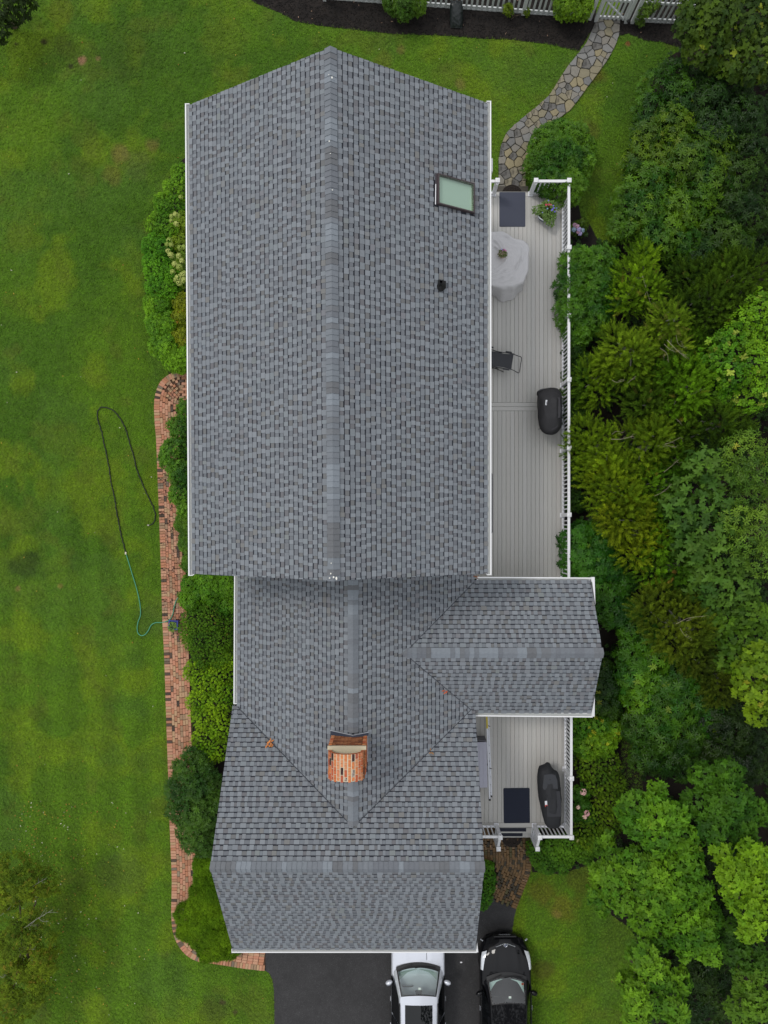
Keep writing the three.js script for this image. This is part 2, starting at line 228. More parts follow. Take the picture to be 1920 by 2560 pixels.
{
  const bed = struct('brick_path', flat(walkPoly, 0.016), std(srgb(122, 92, 74), 1, { map: rep(G.strong, 3) }));
  const g = rngOf(31), list = [];
  const P = (s) => edgeCurve.getPointAt(clamp(s / edgeLen)), T = (s) => edgeCurve.getTangentAt(clamp(s / edgeLen));
  const put = (s, off, along, geo, rot) => { const p = P(s), t = T(s), nx = -t.z, nz = t.x; const side = 1; const x = p.x - side * nx * -off, z = p.z - side * nz * -off; void along; return { x: p.x + nx * off * SIDE, z: p.z + nz * off * SIDE, a: Math.atan2(-t.z, t.x) + rot, geo }; };
  const SIDE = -1;                                                     // the house lies to the left of the walking direction
  const add = (s, off, geo, rot, mat) => { const b = put(s, off, 0, geo, rot); const q = { x: b.x, z: b.z, a: b.a + rr(-0.02, 0.02, g), g: geo, m: mat, y: 0.012 + rr(-0.003, 0.004, g), tx: rr(-0.02, 0.02, g), tz: rr(-0.02, 0.02, g) }; const px = 985 + q.x * 69.88, py = 1324 + q.z * 69.88; q.hid = (walkShrubs.some(([a, c, r]) => Math.hypot(px - a, py - c) < r) || px > 464 && py > 960 && py < 1500 && off > 0.5) ? 1 : 0; q.d = Math.hypot(q.x, q.z); if (inside(px, py, walkPoly)) list.push(q); };
  for (let s = 0.05; s < edgeLen; s += 0.101) add(s, 0.105, gSold[Math.floor(g() * 3)], Math.PI / 2, g() < 0.13 ? greyBricks[Math.floor(g() * 5)] : walkPick(g));
  for (let r = 0; r < 9; r++) {
    const off = 0.255 + r * 0.098;
    for (let s = 0.1 + (r % 2) * 0.1 + rr(0, 0.03, g); s < edgeLen;) {
      // keep the true length of the bricks on the curves: measure the advance on the offset line
      const t0 = T(s), t1 = T(s + 0.2), bend = t0.x * t1.z - t0.z * t1.x, k = Math.max(0.16, 1 - SIDE * -1 * bend * off / 0.2 * -1);
      const mid = s + 0.1 / k;
      if (k > 0.55) add(mid, off, k < 0.75 ? gHalf : gRun[Math.floor(g() * 3)], 0, g() < 0.06 ? greyBricks[Math.floor(g() * 5)] : walkPick(g));
      s += 0.2 / k;
    }
  }
  // the turning of the walk: half bricks laid in rings round its inner corner
  const O = at(474, 1012);
  for (let r = 0.12; r < 1.3; r += 0.1) for (let a = Math.PI * 0.92; a < Math.PI * 1.6; a += 0.104 / r * (r > 0.35 ? 1 : 1)) {
    const x = O.x + Math.cos(a) * r, z = O.z + Math.sin(a) * r, px = 985 + x * 69.88, py = 1324 + z * 69.88;
    if (!inside(px, py, walkPoly) || list.some((b) => { const dx = x - b.x, dz = z - b.z, ca = Math.cos(b.a), sa = Math.sin(b.a), u = Math.abs(dx * ca - dz * sa), v = Math.abs(dx * sa + dz * ca), L = b.g === gHalf ? 0.05 : 0.1; return u < L + 0.036 && v < 0.046 + 0.036; })) continue;
    list.push({ x, z, a: -a + Math.PI / 2 + rr(-0.05, 0.05, g), g: gHalf, m: walkPick(g), y: 0.011, tx: rr(-0.02, 0.02, g), tz: rr(-0.02, 0.02, g), hid: 0, d: 5 });
  }
  layBricks(bed, list, 300);
}
{
  const bed = struct('brick_path', flat(poly.brickEast, 0.02), std(srgb(40, 30, 16), 1, { map: rep(G.strong, 3) }));
  const g = rngOf(91), list = [];
  const tones = [[124, 92, 48], [102, 76, 36], [150, 116, 74], [82, 64, 30], [66, 54, 28], [88, 80, 36], [162, 126, 86], [74, 62, 36], [136, 100, 56], [52, 46, 26]].map((c, i) => std(srgb(...c), 0.55, { map: rep(brickTex[i % 4], 4.2) }));
  const eR = new THREE.CatmullRomCurve3([[1326, 2050], [1327, 2095], [1328, 2160], [1325, 2182], [1316, 2206], [1306, 2231], [1297, 2254], [1289, 2274]].map(([a, b]) => at(a, b)));
  const L = eR.getLength();
  const add = (x, z, a, geo) => { const px = 985 + x * 69.88, py = 1324 + z * 69.88; if (inside(px, py, poly.brickEast)) list.push({ x, z, a: a + rr(-0.03, 0.03, g), g: geo, m: tones[Math.floor(g() * g() * 10 * 1.2) % 10], y: 0.014 + rr(-0.004, 0.006, g), tx: rr(-0.03, 0.03, g), tz: rr(-0.03, 0.03, g), hid: 0, d: Math.hypot(x, z) }); };
  for (let s = 0.05; s < L; s += 0.102) { const p = eR.getPointAt(s / L), t = eR.getTangentAt(s / L); add(p.x - t.z * 0.105, p.z + t.x * 0.105, Math.atan2(-t.z, t.x) + Math.PI / 2, gSold[Math.floor(g() * 3)]); }
  for (let r = 0; r < 17; r++) { const off = 0.255 + r * 0.098; for (let s = 0.1 + (r % 2) * 0.1; s < L; s += 0.2) { const p = eR.getPointAt(clamp(s / L)), t = eR.getTangentAt(clamp(s / L)); add(p.x - t.z * off, p.z + t.x * off, Math.atan2(-t.z, t.x), gRun[Math.floor(g() * 3)]); } }
  layBricks(bed, list, 300);
}

// ------------------------------------------------------------------ flagstone path: one stone per cell of the path
{
  const bed = struct('stone_path', flat(poly.flag, 0.012), std(srgb(92, 86, 66), 1, { map: rep(G.strong, 3) }));
  const g = rngOf(12), sites = []; let tries = 0;
  while (tries++ < 9000) { const px = 1240 + 320 * g(), py = 40 + 445 * g(); if (!inside(px, py, poly.flag)) continue; const rad = 11.5 + 6.5 * hash2(Math.floor(px / 40), Math.floor(py / 40)); if (sites.every(([a, b]) => Math.hypot(a - px, b - py) > rad)) sites.push([px, py]); }
  const tones = [[150, 145, 134], [138, 133, 124], [158, 149, 127], [130, 129, 127], [144, 136, 112], [122, 119, 114], [164, 152, 120], [138, 137, 134]].map((c, i) => std(srgb(...c), 0.85, { map: rep([G.fine, G.soft, brickTexFor(8, 0.05)][i % 3], 1.6), bumpMap: rep(G.fine, 2), bumpScale: 0.01 }));
  for (const s of sites) {
    let c = poly.flag.slice();
    // shrink to the cell of this site: cut by the line halfway to each neighbour, then by a window round the site
    const cut = (c, mx, my, nx, ny) => { const o = []; for (let i = 0; i < c.length; i++) { const a = c[i], b = c[(i + 1) % c.length], da = (a[0] - mx) * nx + (a[1] - my) * ny, db = (b[0] - mx) * nx + (b[1] - my) * ny; if (da <= 0) o.push(a); if (da * db < 0) { const t = da / (da - db); o.push([lerp(a[0], b[0], t), lerp(a[1], b[1], t)]); } } return o; };
    for (const q of sites) { if (q === s) continue; const dx = q[0] - s[0], dy = q[1] - s[1], d = Math.hypot(dx, dy); if (d > 90) continue; c = cut(c, (s[0] + q[0]) / 2 - dx / d * 0.6, (s[1] + q[1]) / 2 - dy / d * 0.6, dx / d, dy / d); }
    for (let k = 0; k < 8; k++) { const a = k * Math.PI / 4 + 0.3; c = cut(c, s[0] + Math.cos(a) * 21, s[1] + Math.sin(a) * 21, Math.cos(a), Math.sin(a)); }
    if (c.length < 3) continue;
    const cx = c.reduce((t, q) => t + q[0], 0) / c.length, cy = c.reduce((t, q) => t + q[1], 0) / c.length, O = at(cx, cy);
    const ring = []; for (let i = 0; i < c.length; i++) { const a = c[i], b = c[(i + 1) % c.length], L = Math.hypot(a[0] - b[0], a[1] - b[1]), m = L > 9 ? 2 : 1; for (let k = 0; k < m; k++) { const t = k / m; ring.push([lerp(a[0], b[0], t) + rr(-0.7, 0.7, g), lerp(a[1], b[1], t) + rr(-0.7, 0.7, g)]); } }
    const h = 0.05 + rr(-0.008, 0.012, g), S = new Soup(), top = [], mid = [], low = [], tilt = [rr(-0.03, 0.03, g), rr(-0.03, 0.03, g)];
    for (const [a, b] of ring) { const p = at(a, b), dx = p.x - O.x, dz = p.z - O.z; const y = h + dx * tilt[0] + dz * tilt[1]; top.push(V(dx * 0.94, y + 0.003 * g(), dz * 0.94)); mid.push(V(dx * 0.985, y - 0.012, dz * 0.985)); low.push(V(dx * 0.98, -0.02, dz * 0.98)); }
    const mc = V(0, h + 0.004, 0); for (let i = 0; i < ring.length; i++) { const j = (i + 1) % ring.length; S.tri(mc, top[j], top[i]); S.quad(top[i], top[j], mid[j], mid[i]); S.quad(mid[i], mid[j], low[j], low[i]); }
    const ge = S.geo(), p3 = ge.attributes.position; let area = 0; for (let i = 0; i < ring.length; i++) { const a = ring[i], b = ring[(i + 1) % ring.length]; area += a[0] * b[1] - a[1] * b[0]; }
    if (area > 0 !== true) { /* keep faces outward whatever the winding */ } void p3;
    const o = part('stone', ge, tones[Math.floor(g() * 8)], bed); o.material.side = THREE.DoubleSide; o.position.set(O.x, 0.012, O.z);
  }
}
// ------------------------------------------------------------------ the house
const house = thing('house', 'large grey shingled house with white gutters and an orange brick chimney', 'house');
const shingleTones = [[136, 141, 147], [133, 138, 144], [131, 136, 142], [139, 144, 150], [129, 134, 140], [134, 140, 145], [132, 136, 141], [127, 132, 138], [132, 134, 136], [128, 128, 127], [125, 129, 135], [131, 136, 137], [128, 129, 134], [123, 126, 131]].map((c) => srgb(...c));
const slotTones = [[119, 123, 129], [116, 120, 126], [121, 126, 132], [114, 117, 123], [116, 117, 118], [114, 114, 118], [124, 130, 137], [111, 115, 121]].map((c) => srgb(...c));
const shMat = [...shingleTones, ...slotTones].map((c) => std(c, 0.92, { map: rep(G.soft, 3) }));
const roofDark = std(srgb(38, 41, 50), 0.95), fieldMat = std(0xffffff, 0.92, { vertexColors: true });  // underlay tone paints the shadow line and printed band below each course
const pieces = [];                                                      // every shingle of every roof, before they are built
const slopeOf = (E0, E1, R0, R1) => ({ E0, E1, R0, R1, P: (u, s) => E0.clone().lerp(E1, u).lerp(R0.clone().lerp(R1, u), s), N: E1.clone().sub(E0).cross(R0.clone().sub(E0)).normalize(), len: E0.clone().lerp(E1, .5).distanceTo(R0.clone().lerp(R1, .5)), wid: E0.distanceTo(E1) });
for (const fix of [1]) void fix;
const flipUp = (S) => { if (S.N.y < 0) S.N.negate(); return S; };
// corners: eave line then ridge line of each slope (m)
const zM = { n: -11.74, s: 1.235 };
const SL = {
  mainW: flipUp(slopeOf(V(-5.655, 5.8, -11.72), V(-5.565, 5.8, 1.222), V(-1.548, 8.12, -11.735), V(-1.47, 8.12, 1.246))),
  mainE: flipUp(slopeOf(V(2.565, 5.8, -11.78), V(2.575, 5.8, 1.215), V(-1.548, 8.12, -11.735), V(-1.47, 8.12, 1.246))),
  wingW: flipUp(slopeOf(V(-4.93, 3.0, 0.5), V(-4.95, 3.0, 9.2), V(-1.178, 5.0, 0.5), V(-1.178, 5.0, 9.2))),
  wingE: flipUp(slopeOf(V(2.53, 3.0, 0.5), V(2.53, 3.0, 9.2), V(-1.178, 5.0, 0.5), V(-1.178, 5.0, 9.2))),
  sunN: flipUp(slopeOf(V(-0.6, 3.0, 1.6), V(6.2, 3.0, 1.6), V(-0.6, 4.2, 3.69), V(6.24, 4.2, 3.69))),
  sunS: flipUp(slopeOf(V(-0.6, 3.0, 5.78), V(6.22, 3.0, 5.78), V(-0.6, 4.2, 3.69), V(6.24, 4.2, 3.69))),
  garN: flipUp(slopeOf(V(-5.09, 3.0, 5.56), V(2.56, 3.0, 5.56), V(-5.13, 5.6, 9.44), V(2.525, 5.6, 9.44))),
  garS: flipUp(slopeOf(V(-5.09, 3.0, 13.24), V(2.575, 3.0, 13.24), V(-5.13, 5.6, 9.44), V(2.525, 5.6, 9.44))),
};
const planeY = (S, x, z) => S.E0.y - (S.N.x * (x - S.E0.x) + S.N.z * (z - S.E0.z)) / S.N.y;
const wingY = (x, z) => Math.min(planeY(SL.wingW, x, z), planeY(SL.wingE, x, z));
const sunY = (x, z) => x > 6.3 || x < -0.6 ? -9 : Math.min(planeY(SL.sunN, x, z), planeY(SL.sunS, x, z));
const garY = (x, z) => x < -5.2 || x > 2.6 ? -9 : Math.min(planeY(SL.garN, x, z), planeY(SL.garS, x, z));
const hiddenBelow = {                                                    // a shingle lying under another roof is left out
  mainW: () => false, mainE: (p) => p.x > 1.1 && p.x < 2.14 && p.z > -9.4 && p.z < -8.6,
  wingW: (p) => p.y < garY(p.x, p.z) - 0.05, wingE: (p) => p.y < garY(p.x, p.z) - 0.05 || p.y < sunY(p.x, p.z) - 0.05,
  sunN: (p) => p.y < wingY(p.x, p.z) - 0.05, sunS: (p) => p.y < wingY(p.x, p.z) - 0.05 || p.y < garY(p.x, p.z) - 0.05,
  garN: (p) => p.x < 2.5 && p.y < wingY(p.x, p.z) - 0.05 && p.z < 9.2, garS: () => false,
};
const chim = { x0: -1.8, x1: -0.78, z0: 5.95, z1: 6.72 };
const underChimney = (p) => p.x > chim.x0 && p.x < chim.x1 && p.z > chim.z0 && p.z < chim.z1;
const roofs = {};
for (const [k, label] of [['main', 'broad two-slope roof of the main block'], ['wing', 'lower roof of the wing carrying the chimney'], ['sun', 'small side roof between the two decks'], ['gar', 'garage roof with its ridge across the house']]) roofs[k] = { label };
const roofKey = (n) => n.startsWith('main') ? 'main' : n.startsWith('wing') ? 'wing' : n.startsWith('sun') ? 'sun' : 'gar';
{
  const g = rngOf(404);
  for (const [name, S] of Object.entries(SL)) {
    const nC = Math.round(S.len / 0.147), e = 1 / nC;
    for (let i = 0; i < nC; i++) {
      let u = -0.002 - g() * 0.01, tab = g() < 0.5;
      const streak = fbm(i * 0.7 + 3, name.length * 9.1, 2);
      while (u < 1) {
        const w = (tab ? rr(0.085, 0.185, g) : rr(0.07, 0.15, g)) / S.wid, u0 = Math.max(0, u), u1 = Math.min(1, u + w);
        if (u1 - u0 > 0.02 / S.wid) {
          const c = S.P((u0 + u1) / 2, (i + 0.45) * e);
          if (!hiddenBelow[name](c) && !underChimney(c)) {
            const blotch = fbm(c.x * 1.1 + 7, c.z * 1.1 + streak, 3);
            const t = tab ? (g() < 0.97 - 0.3 * smooth(0.45, 0.7, blotch) ? Math.floor(g() * 7) : 7 + Math.floor(g() * 7)) : 14 + Math.floor(g() * (blotch > 0.52 ? 8 : 6));
            pieces.push({ S, name, i, e, u0, u1, tab, t, c, j0: rr(-0.007, 0.007, g), j1: rr(-0.004, 0.004, g), hb: tab ? rr(0.015, 0.018, g) : rr(0.009, 0.012, g) });
          }
        }
        u += w; tab = !tab;
      }
    }
  }
}
function shingleSoup(p, out, col) {
  const { S, i, e, u0, u1, tab, j0, j1, hb } = p, k = 1 / S.len, gap = 0.002 / S.wid;
  const s0 = i * e - (tab ? 0.01 : -0.004) * k + j0 * k, s1 = (i + 1) * e - (tab ? 0.031 : 0.034) * k, ht = 0.006, ch = Math.min(0.012, 0.2 * (u1 - u0) * S.wid) / S.wid;
  const L = (u, s, h) => S.P(u, s).addScaledVector(S.N, h);
  const a = L(u0 + gap, s0 + ch * S.wid * k * 0.8, hb), a2 = L(u0 + gap + ch, s0 + j1 * k, hb), b2 = L(u1 - gap - ch, s0, hb), b = L(u1 - gap, s0 + ch * S.wid * k * 0.8, hb), c = L(u1 - gap, s1, ht), d = L(u0 + gap, s1, ht);
  const A = L(u0 + gap, s0 + ch * S.wid * k * 0.8, 0), A2 = L(u0 + gap + ch, s0 + j1 * k, 0), B2 = L(u1 - gap - ch, s0, 0), B = L(u1 - gap, s0 + ch * S.wid * k * 0.8, 0);
  // which way round is outside depends on the slope
  const f = b2.clone().sub(a2).cross(d.clone().sub(a2)).dot(S.N) > 0;
  const q = (w, x, y, z) => f ? out.quad(w, x, y, z, col) : out.quad(z, y, x, w, col);
  q(a2, b2, c, d); f ? out.tri(a, a2, d, col) : out.tri(d, a2, a, col); f ? out.tri(b2, b, c, col) : out.tri(c, b, b2, col);
  q(A2, B2, b2, a2); q(A, A2, a2, a); q(B2, B, b, b2); q(B, L(u1 - gap, s1, 0), c, b); q(L(u0 + gap, s1, 0), A, a, d);
}
{
  // roof bodies: slabs under the shingles
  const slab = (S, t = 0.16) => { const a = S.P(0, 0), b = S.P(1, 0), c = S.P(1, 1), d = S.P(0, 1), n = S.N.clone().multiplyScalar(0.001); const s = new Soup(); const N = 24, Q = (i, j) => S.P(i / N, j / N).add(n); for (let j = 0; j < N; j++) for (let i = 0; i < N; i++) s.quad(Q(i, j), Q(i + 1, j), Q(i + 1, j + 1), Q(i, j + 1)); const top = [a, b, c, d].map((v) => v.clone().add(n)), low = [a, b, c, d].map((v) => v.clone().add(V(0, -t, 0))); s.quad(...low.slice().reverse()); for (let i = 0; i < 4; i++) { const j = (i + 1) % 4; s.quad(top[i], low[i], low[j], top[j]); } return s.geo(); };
  for (const k of ['main', 'wing', 'sun', 'gar']) {
    const names = Object.keys(SL).filter((n) => roofKey(n) === k);
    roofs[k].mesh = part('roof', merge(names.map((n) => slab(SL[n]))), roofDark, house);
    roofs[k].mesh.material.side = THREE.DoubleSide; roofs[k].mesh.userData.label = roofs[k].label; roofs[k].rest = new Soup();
  }
  // the 300 shingles that show largest become parts of their own
  for (const p of pieces) { const k = sc(p.c.y); p.size = k * k * (p.u1 - p.u0) * p.S.wid * (p.tab ? 1.15 : 0.85) * (Math.abs(985 + p.c.x * k - 960) < 990 ? 1 : 0); p.size *= p.S.N.y; }
  pieces.sort((a, b) => b.size - a.size);
  pieces.forEach((p, i) => {
    if (i < 300) { const s = new Soup(); shingleSoup(p, s); part('shingle', s.geo(), shMat[p.t], roofs[roofKey(p.name)].mesh); }
    else shingleSoup(p, roofs[roofKey(p.name)].rest, shMat[p.t].color.clone().multiplyScalar(0.94));
  });
  for (const k of ['main', 'wing', 'sun', 'gar']) stuff(part('shingle_field', roofs[k].rest.geo(), fieldMat, roofs[k].mesh));
}
// ridge caps: bent pieces of shingle laid over each ridge, one by one
{
  const g = rngOf(9), capMats = [[135, 140, 147], [129, 134, 141], [146, 153, 161], [126, 129, 134], [134, 140, 147], [119, 121, 125], [131, 136, 143], [124, 128, 135]].map((c) => std(srgb(...c), 0.92, { map: rep(G.soft, 3) }));
  const ridge = (A, B, NA, NB, w, roof, keep = () => true) => {          // NA, NB: directions down each side
    const d = B.clone().sub(A), L = d.length(); d.normalize(); const n = Math.round(L / 0.142); let last = 0;
    for (let i = 0; i < n; i++) {
      const p0 = A.clone().addScaledVector(d, i * L / n - 0.004), p1 = A.clone().addScaledVector(d, (i + 1) * L / n + 0.006);
      if (!keep(p0.clone().lerp(p1, 0.5))) continue;
      const hi = 0.05, lo = 0.03, ww = w * 1.08 + rr(-0.006, 0.006, g), sec = (p, h, o) => [p.clone().addScaledVector(NA, ww).add(V(0, h, 0)), p.clone().addScaledVector(NA, ww * 0.3).add(V(0, h + 0.014, 0)), p.clone().add(V(0, h + 0.022, 0)), p.clone().addScaledVector(NB, ww * 0.3).add(V(0, h + 0.014, 0)), p.clone().addScaledVector(NB, ww).add(V(0, h, 0))];
      const a = sec(p0, lo), b = sec(p1, hi), s = new Soup();
      for (let k = 0; k < 4; k++) { s.quad(a[k], a[k + 1], b[k + 1], b[k]); const low = b[k].clone().add(V(0, -0.03, 0)), low2 = b[k + 1].clone().add(V(0, -0.03, 0)); s.quad(b[k], b[k + 1], low2, low); }
      for (const k of [0, 4]) { const la = a[k].clone().add(V(0, -0.03, 0)), lb = b[k].clone().add(V(0, -0.045, 0)); s.quad(a[k], b[k], lb, la); }
      let t = g() < 0.35 ? last : Math.floor(g() * 8); last = t;
      const o = part('ridge_cap', s.geo(), capMats[t], roof); o.material.side = THREE.DoubleSide;
    }
  };
  const down = (S) => S.E0.clone().sub(S.R0).normalize();
  ridge(V(-1.548, 8.12, -11.74), V(-1.47, 8.12, 1.25), down(SL.mainW), down(SL.mainE), 0.165, roofs.main.mesh);
  ridge(V(-1.178, 5.0, 0.6), V(-1.178, 5.0, 8.5), down(SL.wingW), down(SL.wingE), 0.165, roofs.wing.mesh, (p) => !(p.z > 5.78 && p.z < 6.66));
  ridge(V(0.1, 4.2, 3.69), V(6.25, 4.2, 3.69), down(SL.sunN), down(SL.sunS), 0.165, roofs.sun.mesh);
  ridge(V(-5.13, 5.6, 9.44), V(2.53, 5.6, 9.44), down(SL.garN), down(SL.garS), 0.17, roofs.gar.mesh);
  // white bird droppings on the ridge and a few on the slopes
  const wm = std(srgb(240, 238, 228), 0.8), dots = [[822, 187, 8.2], [830, 194, 8.2], [826, 384, 8.2], [831, 475, 8.2], [823, 353, 8.2], [828, 1408, 8.2], [827, 1434, 8.2], [824, 1445, 8.2], [834, 1443, 8.2], [841, 1446, 8.2], [781, 316, 7.9]];
  for (const [a, b, y] of dots) { const q = new THREE.CylinderGeometry(0.008 + 0.01 * g(), 0.012 + 0.012 * g(), 0.006, 7); q.scale(1, 1, rr(0.6, 1.8, g)); const p = at(a, b, y); q.translate(p.x, y + 0.003 - (a === 781 ? 0.1 : 0), p.z); part('bird_dropping', q, wm, roofs.main.mesh); }
}
// the cut lines of the valleys
{
  const vm = std(srgb(64, 67, 75), 0.9), A = V(-4.93, 3.03, 5.58), B = V(-1.2, 5.0, 8.53), C = V(2.5, 3.03, 5.6), D = V(-1.15, 5.0, 8.53), E = V(2.52, 3.03, 1.66), P = V(0.33, 4.2, 3.67), Fq = V(2.5, 3.03, 5.74);
  for (const [a, b, r] of [[A, B, 'wing'], [C, D, 'wing'], [E, P, 'sun'], [Fq, V(0.33, 4.2, 3.71), 'sun']]) part('valley', bar(a.clone().add(V(0, 0.012, 0)), b.clone().add(V(0, 0.012, 0)), 0.016, 0.02), vm, roofs[r].mesh);
}
// walls, gables
{
  const sid = M.siding, wall = (pts, x = 0) => pts;
  void wall;
  const W = (x0, x1, z0, z1, y0, y1) => box(x1 - x0, y1 - y0, z1 - z0, (x0 + x1) / 2, (y0 + y1) / 2, (z0 + z1) / 2);
  const gable = (pts, axis, a, b) => { const s = new THREE.Shape(pts.map(([p, y]) => new THREE.Vector2(p, y))); const g = new THREE.ExtrudeGeometry(s, { depth: Math.abs(b - a), bevelEnabled: false }); if (axis === 'x') { g.rotateY(Math.PI / 2); g.translate(Math.min(a, b), 0, 0); g.scale(1, 1, 1); } else g.translate(0, 0, Math.min(a, b)); return g; };
  const prismX = (pts, x0, x1) => { const s = new Soup(), A = pts.map(([z, y]) => V(x0, y, z)), B = pts.map(([z, y]) => V(x1, y, z)), n = pts.length; for (let i = 1; i < n - 1; i++) { s.tri(A[0], A[i], A[i + 1]); s.tri(B[0], B[i + 1], B[i]); } for (let i = 0; i < n; i++) { const j = (i + 1) % n; s.quad(A[j], A[i], B[i], B[j]); } return s.geo(); };
  const garGable = [[6.0, 0], [6.0, 3.1], [9.44, 5.38], [13.0, 2.95], [13.0, 0]], sunGable = [[2.01, 0], [2.01, 2.9], [3.69, 3.98], [5.39, 2.9], [5.39, 0]];
  part('wall', merge([W(-5.3, -5.15, -11.45, 0.95, 0, 5.72), W(2.15, 2.3, -11.45, 0.95, 0, 5.72), gable([[-5.15, 0], [2.15, 0], [2.15, 5.7], [-1.5, 7.78], [-5.15, 5.7]], 'z', -11.45, -11.3), gable([[-5.15, 0], [2.15, 0], [2.15, 5.7], [-1.5, 7.78], [-5.15, 5.7]], 'z', 0.8, 0.95)]), sid, house).userData.label = 'white clapboard walls of the main block';
  part('wall', merge([W(-4.62, -4.47, 0.96, 9, 0, 2.95), W(1.94, 2.09, 0.96, 5.98, 0, 2.95)]), sid, house).userData.label = 'white walls of the wing';
  part('wall', merge([W(2.24, 5.9, 1.85, 2.0, 0, 2.95), W(2.24, 5.9, 5.4, 5.55, 0, 2.95), prismX(sunGable, 5.75, 5.9)]), sid, house).userData.label = 'white walls of the side room';
  part('wall', merge([prismX(garGable, -4.78, -4.64), prismX(garGable, 2.1, 2.24), W(-4.63, 2.09, 12.85, 12.99, 0, 2.98)]), sid, house).userData.label = 'white garage walls';
  // garage doors, windows and glazed doors on the deck side
  for (const x of [-2.95, 0.75]) { const d = part('garage_door', box(2.7, 2.2, 0.06, x, 1.12, 13.03), M.white, house); part('panel', merge([0, 1, 2, 3].map((k) => box(2.5, 0.44, 0.03, x, 0.32 + k * 0.54, 13.07))), M.whiteRail, d); }
  const win = (x, y, z, w, h, ax) => { const o = part('window', ax === 'x' ? box(0.05, h, w, x, y, z) : box(w, h, 0.05, x, y, z), M.white, house); part('pane', ax === 'x' ? box(0.03, h - 0.16, w - 0.16, x + Math.sign(x) * 0.03, y, z) : box(w - 0.16, h - 0.16, 0.03, x, y, z + 0.03 * Math.sign(z)), M.glassDark, o); };
  for (const z of [-10, -7.4, -4.8, -2.2]) { win(2.33, 4.6, z, 0.9, 1.3, 'x'); win(-5.33, 4.6, z, 0.9, 1.3, 'x'); win(-5.33, 1.7, z, 0.9, 1.4, 'x'); }
  win(2.33, 1.7, -8.3, 2.0, 2.05, 'x'); win(2.33, 1.7, -3.0, 2.0, 2.05, 'x'); win(5.93, 1.8, 3.7, 1.6, 1.4, 'x'); win(-4.65, 1.7, 3.4, 0.9, 1.3, 'x'); win(-4.65, 1.7, 5.2, 0.9, 1.3, 'x'); win(-3.4, 4.4, -11.47, 0.9, 1.3, 'z'); win(0.4, 4.4, -11.47, 0.9, 1.3, 'z');
  part('foundation', merge([W(-5.32, -5.31, -11.46, 0.96, 0, 0.4), W(2.305, 2.315, -11.46, 0.96, 0, 0.4)]), std(srgb(120, 118, 112), 0.9), house);
  // white trim piece standing out from the wall north of the deck
  part('downspout', merge([box(0.05, 0.5, 0.36, 2.735, 5.3, -10.2)]), M.white, house);
}
// gutters with a bright outer lip and a trough coloured grey for the shade inside, and short white returns at the gable ends
{
  const gut = (A, B, out) => {                                           // A-B: inner top edge of the trough, out: outward unit vector
    const o = (p, t, y) => p.clone().addScaledVector(out, t).add(V(0, y, 0)); const m = A.clone().lerp(B, 0.5);
    void m;
    const lip = part('gutter', merge([bar(o(A, 0.108, -0.05), o(B, 0.108, -0.05), 0.034, 0.11), bar(o(A, 0.05, -0.1), o(B, 0.05, -0.1), 0.08, 0.014)]), M.gutter, house);
    part('gutter_back', bar(o(A, -0.012, -0.075), o(B, -0.012, -0.075), 0.03, 0.13), M.gutter, lip);
    part('gutter_trough', bar(o(A, 0.047, -0.045), o(B, 0.047, -0.045), 0.084, 0.012), M.gutterShade, lip);
    for (const [p, q] of [[A, B], [B, A]]) { const d = q.clone().sub(p).normalize(); part('gutter_end', bar(o(p.clone().addScaledVector(d, -0.012), 0.0, -0.05), o(p.clone().addScaledVector(d, -0.012), 0.126, -0.05), 0.02, 0.12), M.gutter, lip); }
    return lip;
  };
  gut(V(-5.645, 5.8, -11.74), V(-5.553, 5.8, 1.25), V(-1, 0, 0)); gut(V(2.557, 5.8, -11.81), V(2.567, 5.8, 1.235), V(1, 0, 0));
  gut(V(-4.915, 3.0, 1.0), V(-4.94, 3.0, 5.48), V(-1, 0, 0));
  gut(V(2.64, 3.0, 1.615), V(6.22, 3.0, 1.64), V(0, 0, -1)); gut(V(2.5, 3.0, 5.765), V(6.24, 3.0, 5.8), V(0, 0, 1));
  gut(V(-5.1, 3.0, 13.225), V(2.59, 3.0, 13.225), V(0, 0, 1));
  const rake = (a, b) => bar(a, b, 0.025, 0.16);
  for (const q of [rake(V(6.17, 2.88, 1.6), V(6.2, 4.05, 3.69)), rake(V(6.17, 2.88, 5.78), V(6.2, 4.05, 3.69)), rake(V(-5.04, 2.87, 13.2), V(-5.08, 5.44, 9.44)), rake(V(2.52, 2.87, 13.2), V(2.48, 5.44, 9.44)), rake(V(2.5, 2.87, 5.6), V(2.48, 5.44, 9.44)), rake(V(-5.04, 2.87, 5.6), V(-5.08, 5.44, 9.44)), rake(V(-5.6, 5.66, -11.66), V(-1.55, 7.95, -11.68)), rake(V(2.55, 5.66, -11.71), V(-1.55, 7.95, -11.68)), rake(V(-5.56, 5.66, 1.17), V(-1.47, 7.95, 1.19)), rake(V(2.56, 5.66, 1.17), V(-1.47, 7.95, 1.19))]) part('rake_board', q, M.white, house);
  const wedge = (a, b, c) => { const s = new Soup(), d = V(0, -0.12, 0), A = [a, b, c], B = A.map((v) => v.clone().add(d)); s.tri(...A); s.tri(B[2], B[1], B[0]); for (let i = 0; i < 3; i++) { const j = (i + 1) % 3; s.quad(A[i], B[i], B[j], A[j]); } return s.geo(); };
  part('eave_return', merge([wedge(V(6.235, 3.0, 1.5), V(6.33, 3.0, 1.5), V(6.255, 3.35, 2.35)), wedge(V(6.33, 3.0, 5.9), V(6.225, 3.0, 5.9), V(6.25, 3.3, 5.2)), wedge(V(2.6, 3.0, 13.34), V(2.66, 3.0, 13.34), V(2.6, 3.15, 12.9))]), M.white, house).material.side = THREE.DoubleSide;
}
